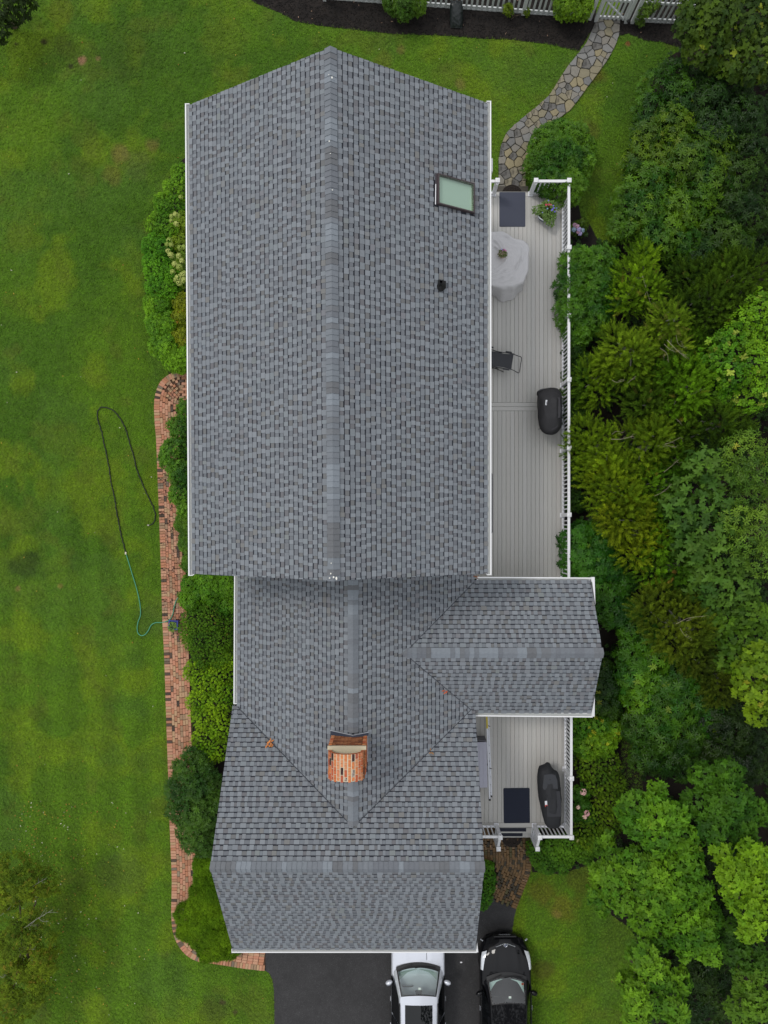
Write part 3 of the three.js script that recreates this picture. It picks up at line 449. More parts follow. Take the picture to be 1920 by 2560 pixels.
// skylight on the east slope: curb, dark frame, pale shaft behind the pane
{
  const S = SL.mainE, u = (z) => (z - S.E0.z) / (S.E1.z - S.E0.z), s = (x) => (S.E0.x - x) / (S.E0.x - S.R0.x);
  const u0 = u(-9.4), u1 = u(-8.6), s0 = s(2.14), s1 = s(1.1), L = (a, b, h) => S.P(lerp(u0, u1, a), lerp(s0, s1, b)).addScaledVector(S.N, h);
  const sky = part('skylight', new THREE.BufferGeometry(), std(srgb(74, 64, 66), 0.5), house);
  const ring = (a, h0, h1) => { const o = new Soup(), p = [[0, 0], [1, 0], [1, 1], [0, 1]], q = (k, t, h) => L(p[k][0] + (p[k][0] ? -t : t), p[k][1] + (p[k][1] ? -t : t), h); for (let i = 0; i < 4; i++) { const j = (i + 1) % 4; o.quad(q(i, 0, h1), q(j, 0, h1), q(j, a, h1), q(i, a, h1)); o.quad(q(i, 0, h0), q(j, 0, h0), q(j, 0, h1), q(i, 0, h1)); o.quad(q(i, a, h0), q(j, a, h0), q(j, a, h1), q(i, a, h1)); } return o.geo(); };
  sky.geometry = ring(0.038, 0.0, 0.11); sky.material.side = THREE.DoubleSide;
  const sh = new Soup(), t = 0.038, c = [[t, t], [1 - t, t], [1 - t, 1 - t], [t, 1 - t]]; for (let i = 0; i < 4; i++) { const j = (i + 1) % 4; sh.quad(L(...c[i], 0.012), L(...c[j], 0.012), L(...c[j], 0.105), L(...c[i], 0.105)); }
  part('shaft', sh.geo(), std(srgb(226, 236, 206), 0.8, { side: THREE.DoubleSide }), sky);
  const bl = new Soup(); bl.quad(L(t, t, 0.012), L(1 - t, t, 0.012), L(1 - t, 1 - t, 0.012), L(t, 1 - t, 0.012)); part('blind', bl.geo(), std(srgb(192, 198, 192), 0.8, { side: THREE.DoubleSide }), sky);
  const pn = new Soup(); pn.quad(L(t, t, 0.108), L(1 - t, t, 0.108), L(1 - t, 1 - t, 0.108), L(t, 1 - t, 0.108)); part('pane', pn.geo(), new THREE.MeshPhysicalMaterial({ color: srgb(232, 246, 238), transmission: 1, thickness: 0, roughness: 0.03, side: THREE.DoubleSide }), sky);
  const fl = new Soup(); fl.quad(L(-0.04, -0.05, 0.03), L(1.05, -0.05, 0.03), L(1.05, 0.0, 0.035), L(-0.04, 0, 0.035)); fl.quad(L(-0.03, 1.0, 0.04), L(1.03, 1.0, 0.04), L(1.03, 1.04, 0.035), L(-0.03, 1.04, 0.035)); part('flashing', fl.geo(), std(srgb(70, 66, 72), 0.5, { side: THREE.DoubleSide }), sky);
  const wl = bar(L(0.35, 1.03, 0.05), L(1.02, 1.04, 0.05), 0.02, 0.012); part('cord', wl, M.white, sky);
}
// vent pipe with its rubber boot
{
  const S = SL.mainE, p = V((1102 - 985) / 95.5, 0, (705 - 1324) / 95.5); p.y = planeY(S, p.x, p.z) + 0.02;
  const b = part('vent_pipe', new THREE.CylinderGeometry(0.035, 0.04, 0.34, 16, 1, true), M.black, house); b.material.side = THREE.DoubleSide; b.position.copy(p).add(V(0, 0.18, 0.03));
  const pl = new THREE.ConeGeometry(0.13, 0.14, 20); pl.translate(0, -0.1, 0.02); part('pipe_boot', pl, M.black, b);
  const q = new THREE.BoxGeometry(0.24, 0.012, 0.2); q.rotateZ(Math.atan2(S.N.x, S.N.y) * -1); q.translate(0.05, -0.16, -0.05); part('base_plate', q, M.black, b);
}
// chimney with a brick barrel hood
{
  const { x0, x1, z0, z1 } = chim, cx = (x0 + x1) / 2, top = 5.93, g = rngOf(55);
  const mortar = std(srgb(226, 208, 178), 0.95, { map: rep(G.soft, 5) });
  const c = part('chimney', box(x1 - x0 - 0.03, top - 3.9, z1 - z0 - 0.03, cx, (top + 3.9) / 2, (z0 + z1) / 2), mortar, house); c.userData.label = 'orange brick chimney with a barrel hood of bricks';
  const tones = [[236, 142, 86], [228, 128, 76], [240, 156, 100], [220, 118, 74], [232, 146, 102], [212, 108, 70], [238, 160, 112], [196, 102, 72]].map((k) => std(srgb(...k), 0.9, { map: rep(brickTex[Math.floor(g() * 2)], 4.2) }));
  const brown = [[174, 104, 62], [156, 88, 52], [186, 114, 68], [136, 80, 52], [194, 126, 82]].map((k) => std(srgb(...k), 0.95, { map: rep(brickTex[Math.floor(g() * 2)], 4.2) })), stained = [[222, 196, 182], [208, 190, 176], [96, 60, 56]].map((k) => std(srgb(...k), 0.9, { map: rep(brickTex[2], 4.2) }));
  const B = brickGeo(0.195, 0.1, 0.068); B.translate(0, -0.034, 0); const Bh = brickGeo(0.095, 0.1, 0.068); Bh.translate(0, -0.034, 0);
  // shaft faces
  for (let r = 0; r < 17; r++) {
    const y = top - 0.04 - r * 0.078; if (y < 4.6) break;
    for (const [ax, w] of [['n', x1 - x0], ['s', x1 - x0], ['w', z1 - z0], ['e', z1 - z0]]) for (let p = (r % 2) * 0.1 - 0.02; p < w - 0.04; p += 0.206) {
      const half = p + 0.2 > w + 0.02, L = half ? 0.095 : 0.195, q = p + L / 2 + 0.005; if (q + L / 2 > w + 0.03) continue;
      const pos = ax === 'n' ? V(x0 + q, y, z0 + 0.045) : ax === 's' ? V(x0 + q, y, z1 - 0.045) : ax === 'w' ? V(x0 + 0.045, y, z0 + q) : V(x1 - 0.045, y, z0 + q);
      const deep = wingY(pos.x, pos.z); if (y < deep - 0.06) continue;
      const o = part('brick', half ? Bh : B, ax === 'n' ? brown[Math.floor(g() * 5)] : tones[Math.floor(g() * 8)], c); o.position.copy(pos); if (ax === 'w' || ax === 'e') o.rotation.y = Math.PI / 2;
    }
  }
  part('cap', merge([box(x1 - x0 + 0.04, 0.06, 0.1, cx, top + 0.03, z0 + 0.02), box(0.86, 0.06, z1 - z0 - 0.08, cx, top + 0.03, z0 + 0.07 + (z1 - z0 - 0.08) / 2)]), std(srgb(226, 214, 184), 0.9, { map: rep(G.fine, 3) }), c);
  // barrel hood: straight sides then a flat round arch, axis north to south, the mouth open to the north
  const zA = z0 + 0.06, zB = z1 + 0.02, hw = 0.5, leg = 0.06, rise = 0.4, y0 = top + 0.06;
  const arc = (t, o = 0) => { const a = Math.PI * (1 - t); return V(cx + (hw + o) * Math.cos(a), y0 + leg + (rise + o) * Math.pow(Math.sin(a), 0.86), 0); };
  const shell = gridSurface(36, 1, (u, v) => { const p = arc(u, -0.012); p.z = lerp(zA, zB, v); return p; }), inner = gridSurface(36, 1, (u, v) => { const p = arc(u, -0.1); p.z = lerp(zA, zB, v); return p; });
  const ends = [zA, zB].map((z) => gridSurface(36, 1, (u, v) => { const p = arc(u, lerp(-0.1, -0.012, v)); p.z = z; return p; }));
  const hood = part('hood', merge([shell, inner, box(0.088, leg, zB - zA, cx - hw + 0.056, y0 + leg / 2, (zA + zB) / 2), box(0.088, leg, zB - zA, cx + hw - 0.056, y0 + leg / 2, (zA + zB) / 2)]), mortar, c); hood.material.side = THREE.DoubleSide; for (const q of ends) part('arch_face', q, tones[3], c).material.side = THREE.DoubleSide;
  const back = new THREE.Shape(); back.moveTo(cx - hw + 0.1, y0); for (let i = 0; i <= 24; i++) { const p = arc(i / 24, -0.101); back.lineTo(p.x, p.y); } back.lineTo(cx + hw - 0.1, y0); const bk = new THREE.ExtrudeGeometry(back, { depth: 0.04, bevelEnabled: false }); bk.translate(0, 0, zB - 0.05); part('back_panel', bk, std(srgb(214, 204, 178), 0.9), c);
  const nR = 15, gB = [0.19, 0.13, 0.09].map((l) => brickGeo(l, 0.07, 0.1));
  for (let r = 0; r < nR; r++) {
    const t = (r + 0.5) / nR, p = arc(t, 0), p1 = arc(t - 0.01, 0), p2 = arc(t + 0.01, 0), ang = Math.atan2(p2.y - p1.y, p2.x - p1.x), w = arc(r / nR, 0).distanceTo(arc((r + 1) / nR, 0));
    let z = zA + 0.002, first = r % 2 === 0;
    while (z < zB - 0.05) { let k = first ? 1 : 0; if (z + 0.19 > zB + 0.03) k = zB - z > 0.12 ? 1 : 2; const L = [0.19, 0.13, 0.09][k]; const white = r > 6 && r < 10 && z > zB - 0.36 && g() < 0.4; const o = part('brick', gB[k], white ? stained[Math.floor(g() * 2)] : g() < 0.03 ? stained[2] : r > 12 ? brown[Math.floor(g() * 5)] : tones[Math.floor(g() * 8)], c); o.position.set(p.x, p.y, z + L / 2); const m = new THREE.Matrix4().makeBasis(V(0, 0, 1), V(-Math.sin(ang), Math.cos(ang), 0), V(-Math.cos(ang), -Math.sin(ang), 0)); o.quaternion.setFromRotationMatrix(m); o.scale.set(1, 1, Math.min(1, (w - 0.02) / 0.07)); o.position.addScaledVector(V(-Math.sin(ang), Math.cos(ang), 0), -0.1); z += L + 0.016; first = false; }
  }
  const fl = new Soup(), Y = (x, z, o = 0.05) => wingY(x, z) + o; fl.quad(V(x0 - 0.05, Y(x0, z0 - 0.06), z0 - 0.1), V(-1.178, Y(-1.178, z0) + 0.02, z0 - 0.06), V(-1.178, 5.08, z0 - 0.004), V(x0 - 0.03, 4.86, z0 - 0.004)); fl.quad(V(-1.178, Y(-1.178, z0) + 0.02, z0 - 0.06), V(x1 + 0.05, Y(x1, z0 - 0.06), z0 - 0.08), V(x1 + 0.03, 4.94, z0 - 0.004), V(-1.178, 5.08, z0 - 0.004));
  part('flashing', fl.geo(), std(srgb(58, 62, 76), 0.5, { side: THREE.DoubleSide }), c);
  part('flashing_edge', merge([bar(V(x0 - 0.05, Y(x0, z0 - 0.06) + 0.01, z0 - 0.105), V(-1.178, 5.08, z0 - 0.065), 0.016), bar(V(-1.178, 5.08, z0 - 0.065), V(x1 + 0.05, Y(x1, z0 - 0.06) + 0.01, z0 - 0.085), 0.016), bar(V(x1 + 0.02, Y(x1, z0) + 0.0, z0 - 0.1), V(x1 + 0.02, Y(x1, z1) + 0.0, z1), 0.02), bar(V(x0 - 0.02, Y(x0, z0), z0 - 0.1), V(x0 - 0.02, Y(x0, z1), z1), 0.02)]), std(srgb(176, 180, 188), 0.5), c);
}
// ------------------------------------------------------------------ decks with boards and railings
const boardT = dataTex(256, 256, (i, j) => { const n = 0.92 + 0.03 * hash2(i, 7) + 0.03 * hash2(i, j >> 4) + 0.03 * hash2(i, j); const v = 255 * clamp(n); return [v, v, v]; });
const boardMats = [[195, 193, 188], [192, 190, 185], [197, 195, 191], [194, 191, 186], [191, 189, 185]].map((c) => std(srgb(...c), 0.7, { map: rep(boardT, 1.0) }));
function boardGeo(w, h, L) { const g = new RoundedBoxGeometry(w, h, L, 1, 0.004); const p = g.attributes.position, u = g.attributes.uv; for (let i = 0; i < u.count; i++) u.setXY(i, p.getX(i), p.getZ(i) * 0.3); return g; }
const boards = (deck, x0, x1, z0, z1, y, g) => { const n = Math.round((x1 - x0) / 0.1485), w = (x1 - x0) / n, ge = boardGeo(w - 0.007, 0.026, z1 - z0 - 0.006); for (let i = 0; i < n; i++) { const o = part('deck_board', ge, boardMats[Math.floor(g() * 5)], deck); o.position.set(x0 + (i + 0.5) * w, y - 0.013 + rr(-0.0008, 0.0008, g), (z0 + z1) / 2); } };
const postGeo = merge([box(0.115, 0.98, 0.115, 0, 0.49, 0)]), capGeo = (() => { const a = new RoundedBoxGeometry(0.15, 0.05, 0.15, 2, 0.01); a.translate(0, 1.0, 0); const b = new THREE.ConeGeometry(0.085, 0.03, 4); b.rotateY(Math.PI / 4); b.translate(0, 1.04, 0); return merge([a, b]); })(), skirtGeo = box(0.165, 0.05, 0.165, 0, 0.025, 0, 0, 0.01);
const balGeo = box(0.036, 0.82, 0.036, 0, 0.5, 0);
function post(parent, x, y, z, hook) { const p = part('post', postGeo, M.whiteRail, parent); p.position.set(x, y, z); part('post_cap', capGeo, M.white, p); part('post_skirt', skirtGeo, M.whiteRail, p); if (hook) { const h = new THREE.TorusGeometry(0.04, 0.009, 6, 14); h.rotateX(Math.PI / 2); h.translate(hook[0] * 0.085, 0.97, hook[1] * 0.085); part('lamp_hook', h, M.white, p); } return p; }
function railRun(parent, a, b, y) {                                      // top rail, bottom rail and balusters between two posts
  const d = b.clone().sub(a), L = d.length(); d.normalize(); const A = a.clone().addScaledVector(d, 0.058), B = b.clone().addScaledVector(d, -0.058), ty = y + 0.93, by = y + 0.09, k = (p, yy) => V(p.x, yy, p.z);
  part('top_rail', merge([bar(k(A, ty), k(B, ty), 0.085, 0.055), bar(k(A, ty - 0.045), k(B, ty - 0.045), 0.05, 0.034)]), M.white, parent);
  part('bottom_rail', bar(k(A, by), k(B, by), 0.06, 0.06), M.whiteRail, parent);
  const n = Math.max(2, Math.round((L - 0.12) / 0.137)); for (let i = 1; i < n; i++) { const p = a.clone().lerp(b, (0.06 + (L - 0.12) * i / n) / L); const o = part('baluster', balGeo, M.whiteRail, parent); o.position.set(p.x, y, p.z); }
}
const D1 = 0.62, D2 = 0.56;
{
  const g = rngOf(61), deck = thing('deck', 'long grey board deck with white railing beside the main block', 'deck', [0, 0, 0]);
  boards(deck, 2.31, 5.95, -11.62, -4.44, D1, g); boards(deck, 2.31, 5.95, -4.145, 1.72, D1, g);
  const cross = boardGeo(0.139, 0.026, 3.63); for (const z of [-4.366, -4.219]) { const o = part('deck_board', cross, boardMats[2], deck); o.rotation.y = Math.PI / 2; o.position.set(4.13, D1 - 0.013, z); }
  const edge = part('deck_board', boardGeo(0.14, 0.026, 3.63), boardMats[0], deck); edge.rotation.y = Math.PI / 2; edge.position.set(4.13, D1 - 0.013, -11.695);
  const rim = std(srgb(150, 149, 145), 0.8);
  part('rim_board', merge([box(0.04, 0.28, 13.4, 5.96, D1 - 0.17, -5.05), box(3.64, 0.28, 0.04, 4.13, D1 - 0.17, -11.79)]), rim, deck);
  part('deck_frame', merge([...Array(9).keys()].map((i) => box(3.6, 0.2, 0.05, 4.13, D1 - 0.14, -11.2 + i * 1.55))), std(srgb(96, 80, 60), 0.9), deck);
  const RX = 5.87, zs = [-11.7, -9.46, -7.2, -5.03, -2.74, -0.5, 1.7];
  const r = part('railing', merge([bar(V(RX, D1 + 0.85, -11.7), V(RX, D1 + 0.85, 1.7), 0.012)]), M.whiteRail, deck); r.userData.label = 'white railing with square balusters round the long deck';
  for (const [i, z] of zs.entries()) post(r, RX, D1, z, i === 1 ? [-1, 0] : null);
  for (let i = 0; i < 6; i++) railRun(r, V(RX, 0, zs[i]), V(RX, 0, zs[i + 1]), D1);
  post(r, 4.76, D1, -11.7, [0, 1]); post(r, 3.47, D1, -11.7, [0, 1]); railRun(r, V(4.76, 0, -11.7), V(RX, 0, -11.7), D1); railRun(r, V(2.36, 0, -11.7), V(3.47, 0, -11.7), D1);
  // landing stone below the opening
  const step = part('step', box(1.26, 0.2, 0.34, 4.12, 0.2, -11.98, 0, 0.02), std(srgb(110, 104, 94), 0.9, { map: rep(G.strong, 2) }), deck); step.userData.label = 'stone step below the deck opening';
}
{
  const g = rngOf(62), deck = thing('deck', 'small square board deck with steps beside the garage', 'deck', [0, 0, 0]);
  boards(deck, 2.26, 6.03, 5.57, 10.26, D2, g);
  const edge = part('deck_board', boardGeo(0.14, 0.026, 3.77), boardMats[3], deck); edge.rotation.y = Math.PI / 2; edge.position.set(4.145, D2 - 0.013, 10.335);
  part('rim_board', merge([box(0.04, 0.28, 4.84, 6.05, D2 - 0.17, 7.99), box(3.76, 0.28, 0.04, 4.14, D2 - 0.17, 10.43)]), std(srgb(150, 149, 145), 0.8), deck);
  part('deck_frame', merge([...Array(4).keys()].map((i) => box(3.7, 0.2, 0.05, 4.13, D2 - 0.14, 6 + i * 1.3))), std(srgb(96, 80, 60), 0.9), deck);
  const RX = 5.965, Z = 10.34, r = part('railing', bar(V(RX, D2 + 0.85, 5.6), V(RX, D2 + 0.85, Z), 0.012), M.whiteRail, deck); r.userData.label = 'white railing with square balusters round the small deck';
  for (const z of [5.64, 8.36, Z]) post(r, RX, D2, z, z === 8.36 ? [-1, 0] : null);
  railRun(r, V(RX, 0, 5.64), V(RX, 0, 8.36), D2); railRun(r, V(RX, 0, 8.36), V(RX, 0, Z), D2);
  post(r, 4.9, D2, Z, [0, -1]); post(r, 3.57, D2, Z, [0, -1]); railRun(r, V(4.9, 0, Z), V(RX, 0, Z), D2); railRun(r, V(2.32, 0, Z), V(3.57, 0, Z), D2);
  // two steps with dark treads, stair newels and slanting hand rails
  const tread = (y, z) => { const s = part('step', merge([box(1.22, 0.03, 0.25, 4.235, y, z), box(1.18, y, 0.02, 4.235, y / 2 - 0.012, z - 0.1)]), boardMats[1], deck); return s; };
  const t1 = tread(0.37, 10.565), t2 = tread(0.19, 10.8), mat = std(srgb(44, 47, 60), 0.95, { map: rep(G.fine, 6) });
  part('tread_mat', box(0.93, 0.012, 0.15, 4.19, 0.394, 10.56, 0, 0.004), mat, t1); part('tread_mat', box(0.84, 0.012, 0.16, 4.14, 0.214, 10.8, 0, 0.004), mat, t2);
  for (const x of [3.57, 4.9]) {
    const n = part('newel', box(0.115, 1.1, 0.115, x, 0.6, 10.9), M.whiteRail, r); const c = capGeo.clone(); c.translate(x, 0.17, 10.9); part('post_cap', c, M.white, n);
    part('hand_rail', bar(V(x, D2 + 0.9, Z + 0.05), V(x, 1.08, 10.85), 0.085, 0.05), M.white, r); part('hand_rail', bar(V(x, D2 + 0.12, Z + 0.05), V(x, 0.3, 10.85), 0.05, 0.05), M.whiteRail, r);
    for (const k of [0.22, 0.42, 0.62, 0.82]) { const z = lerp(Z + 0.05, 10.85, k); part('baluster', box(0.036, 0.72, 0.036, x, lerp(D2 + 0.5, 0.68, k), z), M.whiteRail, r); }
    part('stringer', bar(V(x + (x < 4 ? 0.04 : -0.04), 0.42, Z + 0.08), V(x + (x < 4 ? 0.04 : -0.04), 0.08, 10.9), 0.03, 0.2), M.whiteRail, deck);
  }
}
// ------------------------------------------------------------------ mats
const ribT = dataTex(64, 64, (i, j) => { const v = 205 + 40 * ((i >> 1) % 2) - 25 * hash2(i, j); return [v, v, v]; });
const matGeo = (w, d, r = 0.03, h = 0.012) => { const s = new THREE.Shape(); const x = w / 2, z = d / 2; s.moveTo(-x + r, -z); s.lineTo(x - r, -z); s.quadraticCurveTo(x, -z, x, -z + r); s.lineTo(x, z - r); s.quadraticCurveTo(x, z, x - r, z); s.lineTo(-x + r, z); s.quadraticCurveTo(-x, z, -x, z - r); s.lineTo(-x, -z + r); s.quadraticCurveTo(-x, -z, -x + r, -z); const g = new THREE.ExtrudeGeometry(s, { depth: h, bevelEnabled: true, bevelThickness: 0.003, bevelSize: 0.003, bevelSegments: 1, curveSegments: 5 }); g.rotateX(-Math.PI / 2); return g; };
const matM = (r, g, b) => std(srgb(r, g, b), 0.95, { map: rep(ribT, 7), bumpMap: rep(ribT, 7), bumpScale: 0.003 });
{
  const m1 = single('floor_mat', matGeo(0.9, 1.2), matM(88, 92, 108), 'blue grey ribbed mat at the north opening of the long deck', 'mat'); m1.position.set(4.13, D1 + 0.003, -11.17);
  const m2 = single('floor_mat', matGeo(0.91, 1.22, 0.04), matM(46, 52, 70), 'dark navy mat at the top of the steps of the small deck', 'mat'); m2.position.set(4.29, D2 + 0.003, 9.65); m2.rotation.y = 0.012;
  const m3 = single('floor_mat', matGeo(0.75, 2.1, 0.06), matM(70, 72, 84), 'long dark mat half hidden under the eave of the main block', 'mat'); m3.position.set(3.06, D1 + 0.003, -0.92); 
  // half round scroll mats of black rubber on the ground
  const half = (x, z, y, r, flip, label) => {
    const o = thing('scroll_mat', label, 'door mat', [x, y, z], flip ? Math.PI : 0), rub = std(srgb(38, 30, 26), 0.8), rs = [];
    const base = new THREE.CircleGeometry(r, 40, 0, Math.PI); base.rotateX(-Math.PI / 2); base.translate(0, 0.004, 0); part('backing', base, std(srgb(30, 24, 20), 0.9), o);
    const ring = (rad, t) => { const q = new THREE.TorusGeometry(rad, t, 6, 40, Math.PI); q.rotateX(-Math.PI / 2); q.translate(0, 0.008, 0); return q; };
    rs.push(ring(r - 0.012, 0.012), ring(r * 0.72, 0.009), ring(r * 0.4, 0.009), box(2 * r, 0.018, 0.022, 0, 0.009, -0.004)); part('rim', merge(rs), rub, o);
    const cu = []; for (let k = 0; k < 9; k++) { const a = (k + 0.5) / 9 * Math.PI, q = new THREE.TorusGeometry(r * 0.105, 0.007, 5, 12); q.rotateX(-Math.PI / 2); q.translate(Math.cos(a) * r * 0.86, 0.009, -Math.sin(a) * r * 0.86); cu.push(q); } for (let k = 0; k < 6; k++) { const a = (k + 0.5) / 6 * Math.PI, q = new THREE.TorusGeometry(r * 0.11, 0.007, 5, 12); q.rotateX(-Math.PI / 2); q.translate(Math.cos(a) * r * 0.56, 0.009, -Math.sin(a) * r * 0.56); cu.push(q); } for (let k = 0; k < 11; k++) { const a = (k + 0.5) / 11 * Math.PI; cu.push(bar(V(Math.cos(a) * r * 0.08, 0.009, -Math.sin(a) * r * 0.08), V(Math.cos(a) * r * 0.4, 0.009, -Math.sin(a) * r * 0.4), 0.012)); }
    part('scroll_work', merge(cu), std(srgb(58, 46, 38), 0.8), o);
  };
  half(4.17, -11.82, 0.305, 0.37, false, 'black half round scroll mat on the stone path end');
  half(4.2, 10.95, 0.066, 0.38, true, 'brown half round scroll mat on the mossy bricks below the steps');
}
// ------------------------------------------------------------------ covered table, pots, chair
function coverGeo(outline, levels, O, wr) {                               // cloth drawn over furniture: outline(angle) -> radius, levels [[y, scale]...] from hem to top centre
  const nu = 96; return gridSurface(nu, levels.length - 1, (u, v) => { const a = u * Math.PI * 2, k = Math.round(v * (levels.length - 1)), [y, s] = levels[k], w = wr(a, k, s), r = outline(a) * s * (1 + w[0]); return V(O.x + Math.cos(a) * r, y + w[1], O.z + Math.sin(a) * r); });
}
{
  const O = V(3.6, 0, -9.12), o = thing('covered_table', 'round patio table under a wrinkled light grey cover near the eave', 'table', [0, 0, 0]);
  const outPx = [[1228, 578], [1246, 576], [1284, 592], [1321, 610], [1322, 650], [1318, 688], [1306, 706], [1288, 715], [1266, 717], [1228, 714], [1190, 690], [1180, 640], [1196, 596]].map(([a, b]) => { const p = at(a, b, 1.36); return [Math.atan2(p.z - O.z, p.x - O.x), Math.hypot(p.x - O.x, p.z - O.z)]; }).sort((a, b) => a[0] - b[0]);
  const rad = (a) => { a = ((a + Math.PI) % (2 * Math.PI) + 2 * Math.PI) % (2 * Math.PI) - Math.PI; const n = outPx.length; let i = 0; while (i < n && outPx[i][0] < a) i++; const q1 = outPx[i % n], q0 = outPx[(i + n - 1) % n]; let d = q1[0] - q0[0], t = a - q0[0]; if (d <= 0) d += 2 * Math.PI; if (t < 0) t += 2 * Math.PI; return lerp(q0[1], q1[1], smooth(0, 1, t / d)); };
  const lv = []; for (let i = 0; i <= 6; i++) lv.push([lerp(D1 + 0.03, 1.28, i / 6), lerp(1.0, 1.0, i / 6)]); lv.push([1.325, 0.985], [1.345, 0.955]); for (let i = 1; i <= 26; i++) lv.push([1.35 + 0.012 * Math.sin(i / 26 * 1.5), 0.955 * (1 - i / 26) + 0.001]);
  const crease = (x, z) => { let y = 0; for (const [px, py, qx, qy, h, w] of [[1226, 582, 1258, 632, 0.05, 0.03], [1228, 604, 1254, 636, 0.045, 0.026], [1240, 586, 1262, 626, 0.03, 0.03], [1246, 578, 1292, 606, 0.03, 0.03], [1316, 628, 1290, 668, 0.04, 0.035], [1290, 668, 1236, 690, 0.035, 0.03], [1306, 650, 1276, 688, 0.035, 0.03], [1276, 688, 1230, 700, 0.03, 0.03], [1278, 640, 1240, 672, 0.03, 0.03], [1312, 612, 1300, 640, 0.025, 0.03], [1264, 672, 1228, 684, 0.03, 0.025], [1300, 690, 1256, 706, 0.03, 0.03]]) { const A = at(px, py, 1.35), B = at(qx, qy, 1.35), dx = B.x - A.x, dz = B.z - A.z, t = clamp(((x - A.x) * dx + (z - A.z) * dz) / (dx * dx + dz * dz)), ex = x - A.x - t * dx + 0.03 * Math.sin(t * 7), ez = z - A.z - t * dz, d = ex * ex + ez * ez; y += 1.7 * h * Math.exp(-d / (w * w)) * Math.sin(Math.PI * clamp(t, 0.12, 0.88)); } return y; };
  const gm = coverGeo(rad, lv, O, (a, k, s) => { const skirt = k < 7 ? 1 - k / 7 : 0, south = Math.exp(-Math.pow((a - 1.275) / 0.34, 2)); const f = (0.05 * Math.sin(a * 9 + 1) + 0.035 * Math.sin(a * 17 + 2.1)) * (k < 8 ? 0.3 + skirt : 0); const flare = skirt * (0.03 + 0.27 * south); const x = O.x + Math.cos(a) * rad(a) * s, z = O.z + Math.sin(a) * rad(a) * s; return [f * 0.5 + flare, k > 6 ? crease(x, z) - 0.02 * smooth(0.9, 0.2, s) : 0]; });
  part('cover', gm, std(srgb(220, 218, 220), 0.85, { side: THREE.DoubleSide, map: rep(G.soft, 6) }), o);
  part('leg', merge([box(0.06, 0.7, 0.06, 3.1, D1 + 0.35, -9.6), box(0.06, 0.7, 0.06, 4.1, D1 + 0.35, -9.6), box(0.06, 0.7, 0.06, 3.1, D1 + 0.35, -8.7), box(0.06, 0.7, 0.06, 4.1, D1 + 0.35, -8.7)]), M.dark, o);
  part('table_top', new THREE.CylinderGeometry(0.66, 0.66, 0.03, 32).translate(O.x, 1.3, O.z), M.dark, o);
}
const petal = (r, n, cup) => { const s = new Soup(); for (let k = 0; k < n; k++) { const a = k / n * 6.283, b = (k + 1) / n * 6.283, m = (a + b) / 2; s.quad(V(0, 0, 0), V(Math.cos(a) * r * 0.8, cup * 0.8, Math.sin(a) * r * 0.8), V(Math.cos(m) * r, cup, Math.sin(m) * r), V(Math.cos(b) * r * 0.8, cup * 0.8, Math.sin(b) * r * 0.8)); } return s.geo(); };
function leafGeo(L, W, fold = 0.25, droop = 0.25) {                      // one leaf along +x from the origin, folded on its midrib
  const s = new Soup(), st = [[0, 0.06], [0.28, 0.72], [0.62, 1], [0.88, 0.74], [1, 0.14]]; let prev = null;
  for (const [t, w] of st) { const x = L * t, y = -droop * L * t * t, c = V(x, y, 0), l = V(x, y + fold * W * w * 0.5, -W * w / 2), r = V(x, y + fold * W * w * 0.5, W * w / 2); if (prev) { s.quad(prev.c, c, l, prev.l); s.quad(prev.r, r, c, prev.c); } prev = { c, l, r }; }
  return faceUp(s.geo());
}
const place = (g, x, y, z, ry = 0, rz = 0, rx = 0, s = 1) => { const q = g.clone(); q.applyMatrix4(new THREE.Matrix4().compose(V(x, y, z), new THREE.Quaternion().setFromEuler(new THREE.Euler(rx, ry, rz, 'YXZ')), V(s, s, s))); return q; };
function potPlant(o, r, h, y, green, flowers, g, opts = {}) {             // foliage and flowers above a pot rim of radius r at height y
  const lf = leafGeo(opts.leaf ?? 0.07, opts.leafW ?? 0.026, 0.3, 0.5), L = []; const n = opts.n ?? 160;
  for (let i = 0; i < n; i++) { const a = g() * 6.283, q = Math.sqrt(g()) * r, k = opts.spill ? opts.spill(a) : 1; L.push(place(lf, Math.cos(a) * q * k, y + h * (0.25 + 0.75 * g()) * (1 - 0.5 * Math.pow(q / r, 2)) - (q * k > r ? (q * k - r) * 0.6 : 0), Math.sin(a) * q * k, -a + rr(-0.9, 0.9, g), rr(-0.5, 0.7, g), rr(-0.5, 0.5, g), rr(0.6, 1.3, g))); }
  const f = part('foliage', merge(L), std(green, 0.6, { side: THREE.DoubleSide }), o); stuff(f); const col = {};
  for (const [x, z, fr, c] of flowers) { col[c] ??= std(srgb(...c.split(',').map(Number)), 0.6, { side: THREE.DoubleSide }); const p = part('flower', petal(fr, 6, fr * 0.35), col[c], o); p.position.set(x, y + h * rr(0.75, 1.05, g), z); p.rotation.set(rr(-0.3, 0.3, g), g() * 6, rr(-0.3, 0.3, g)); }
}
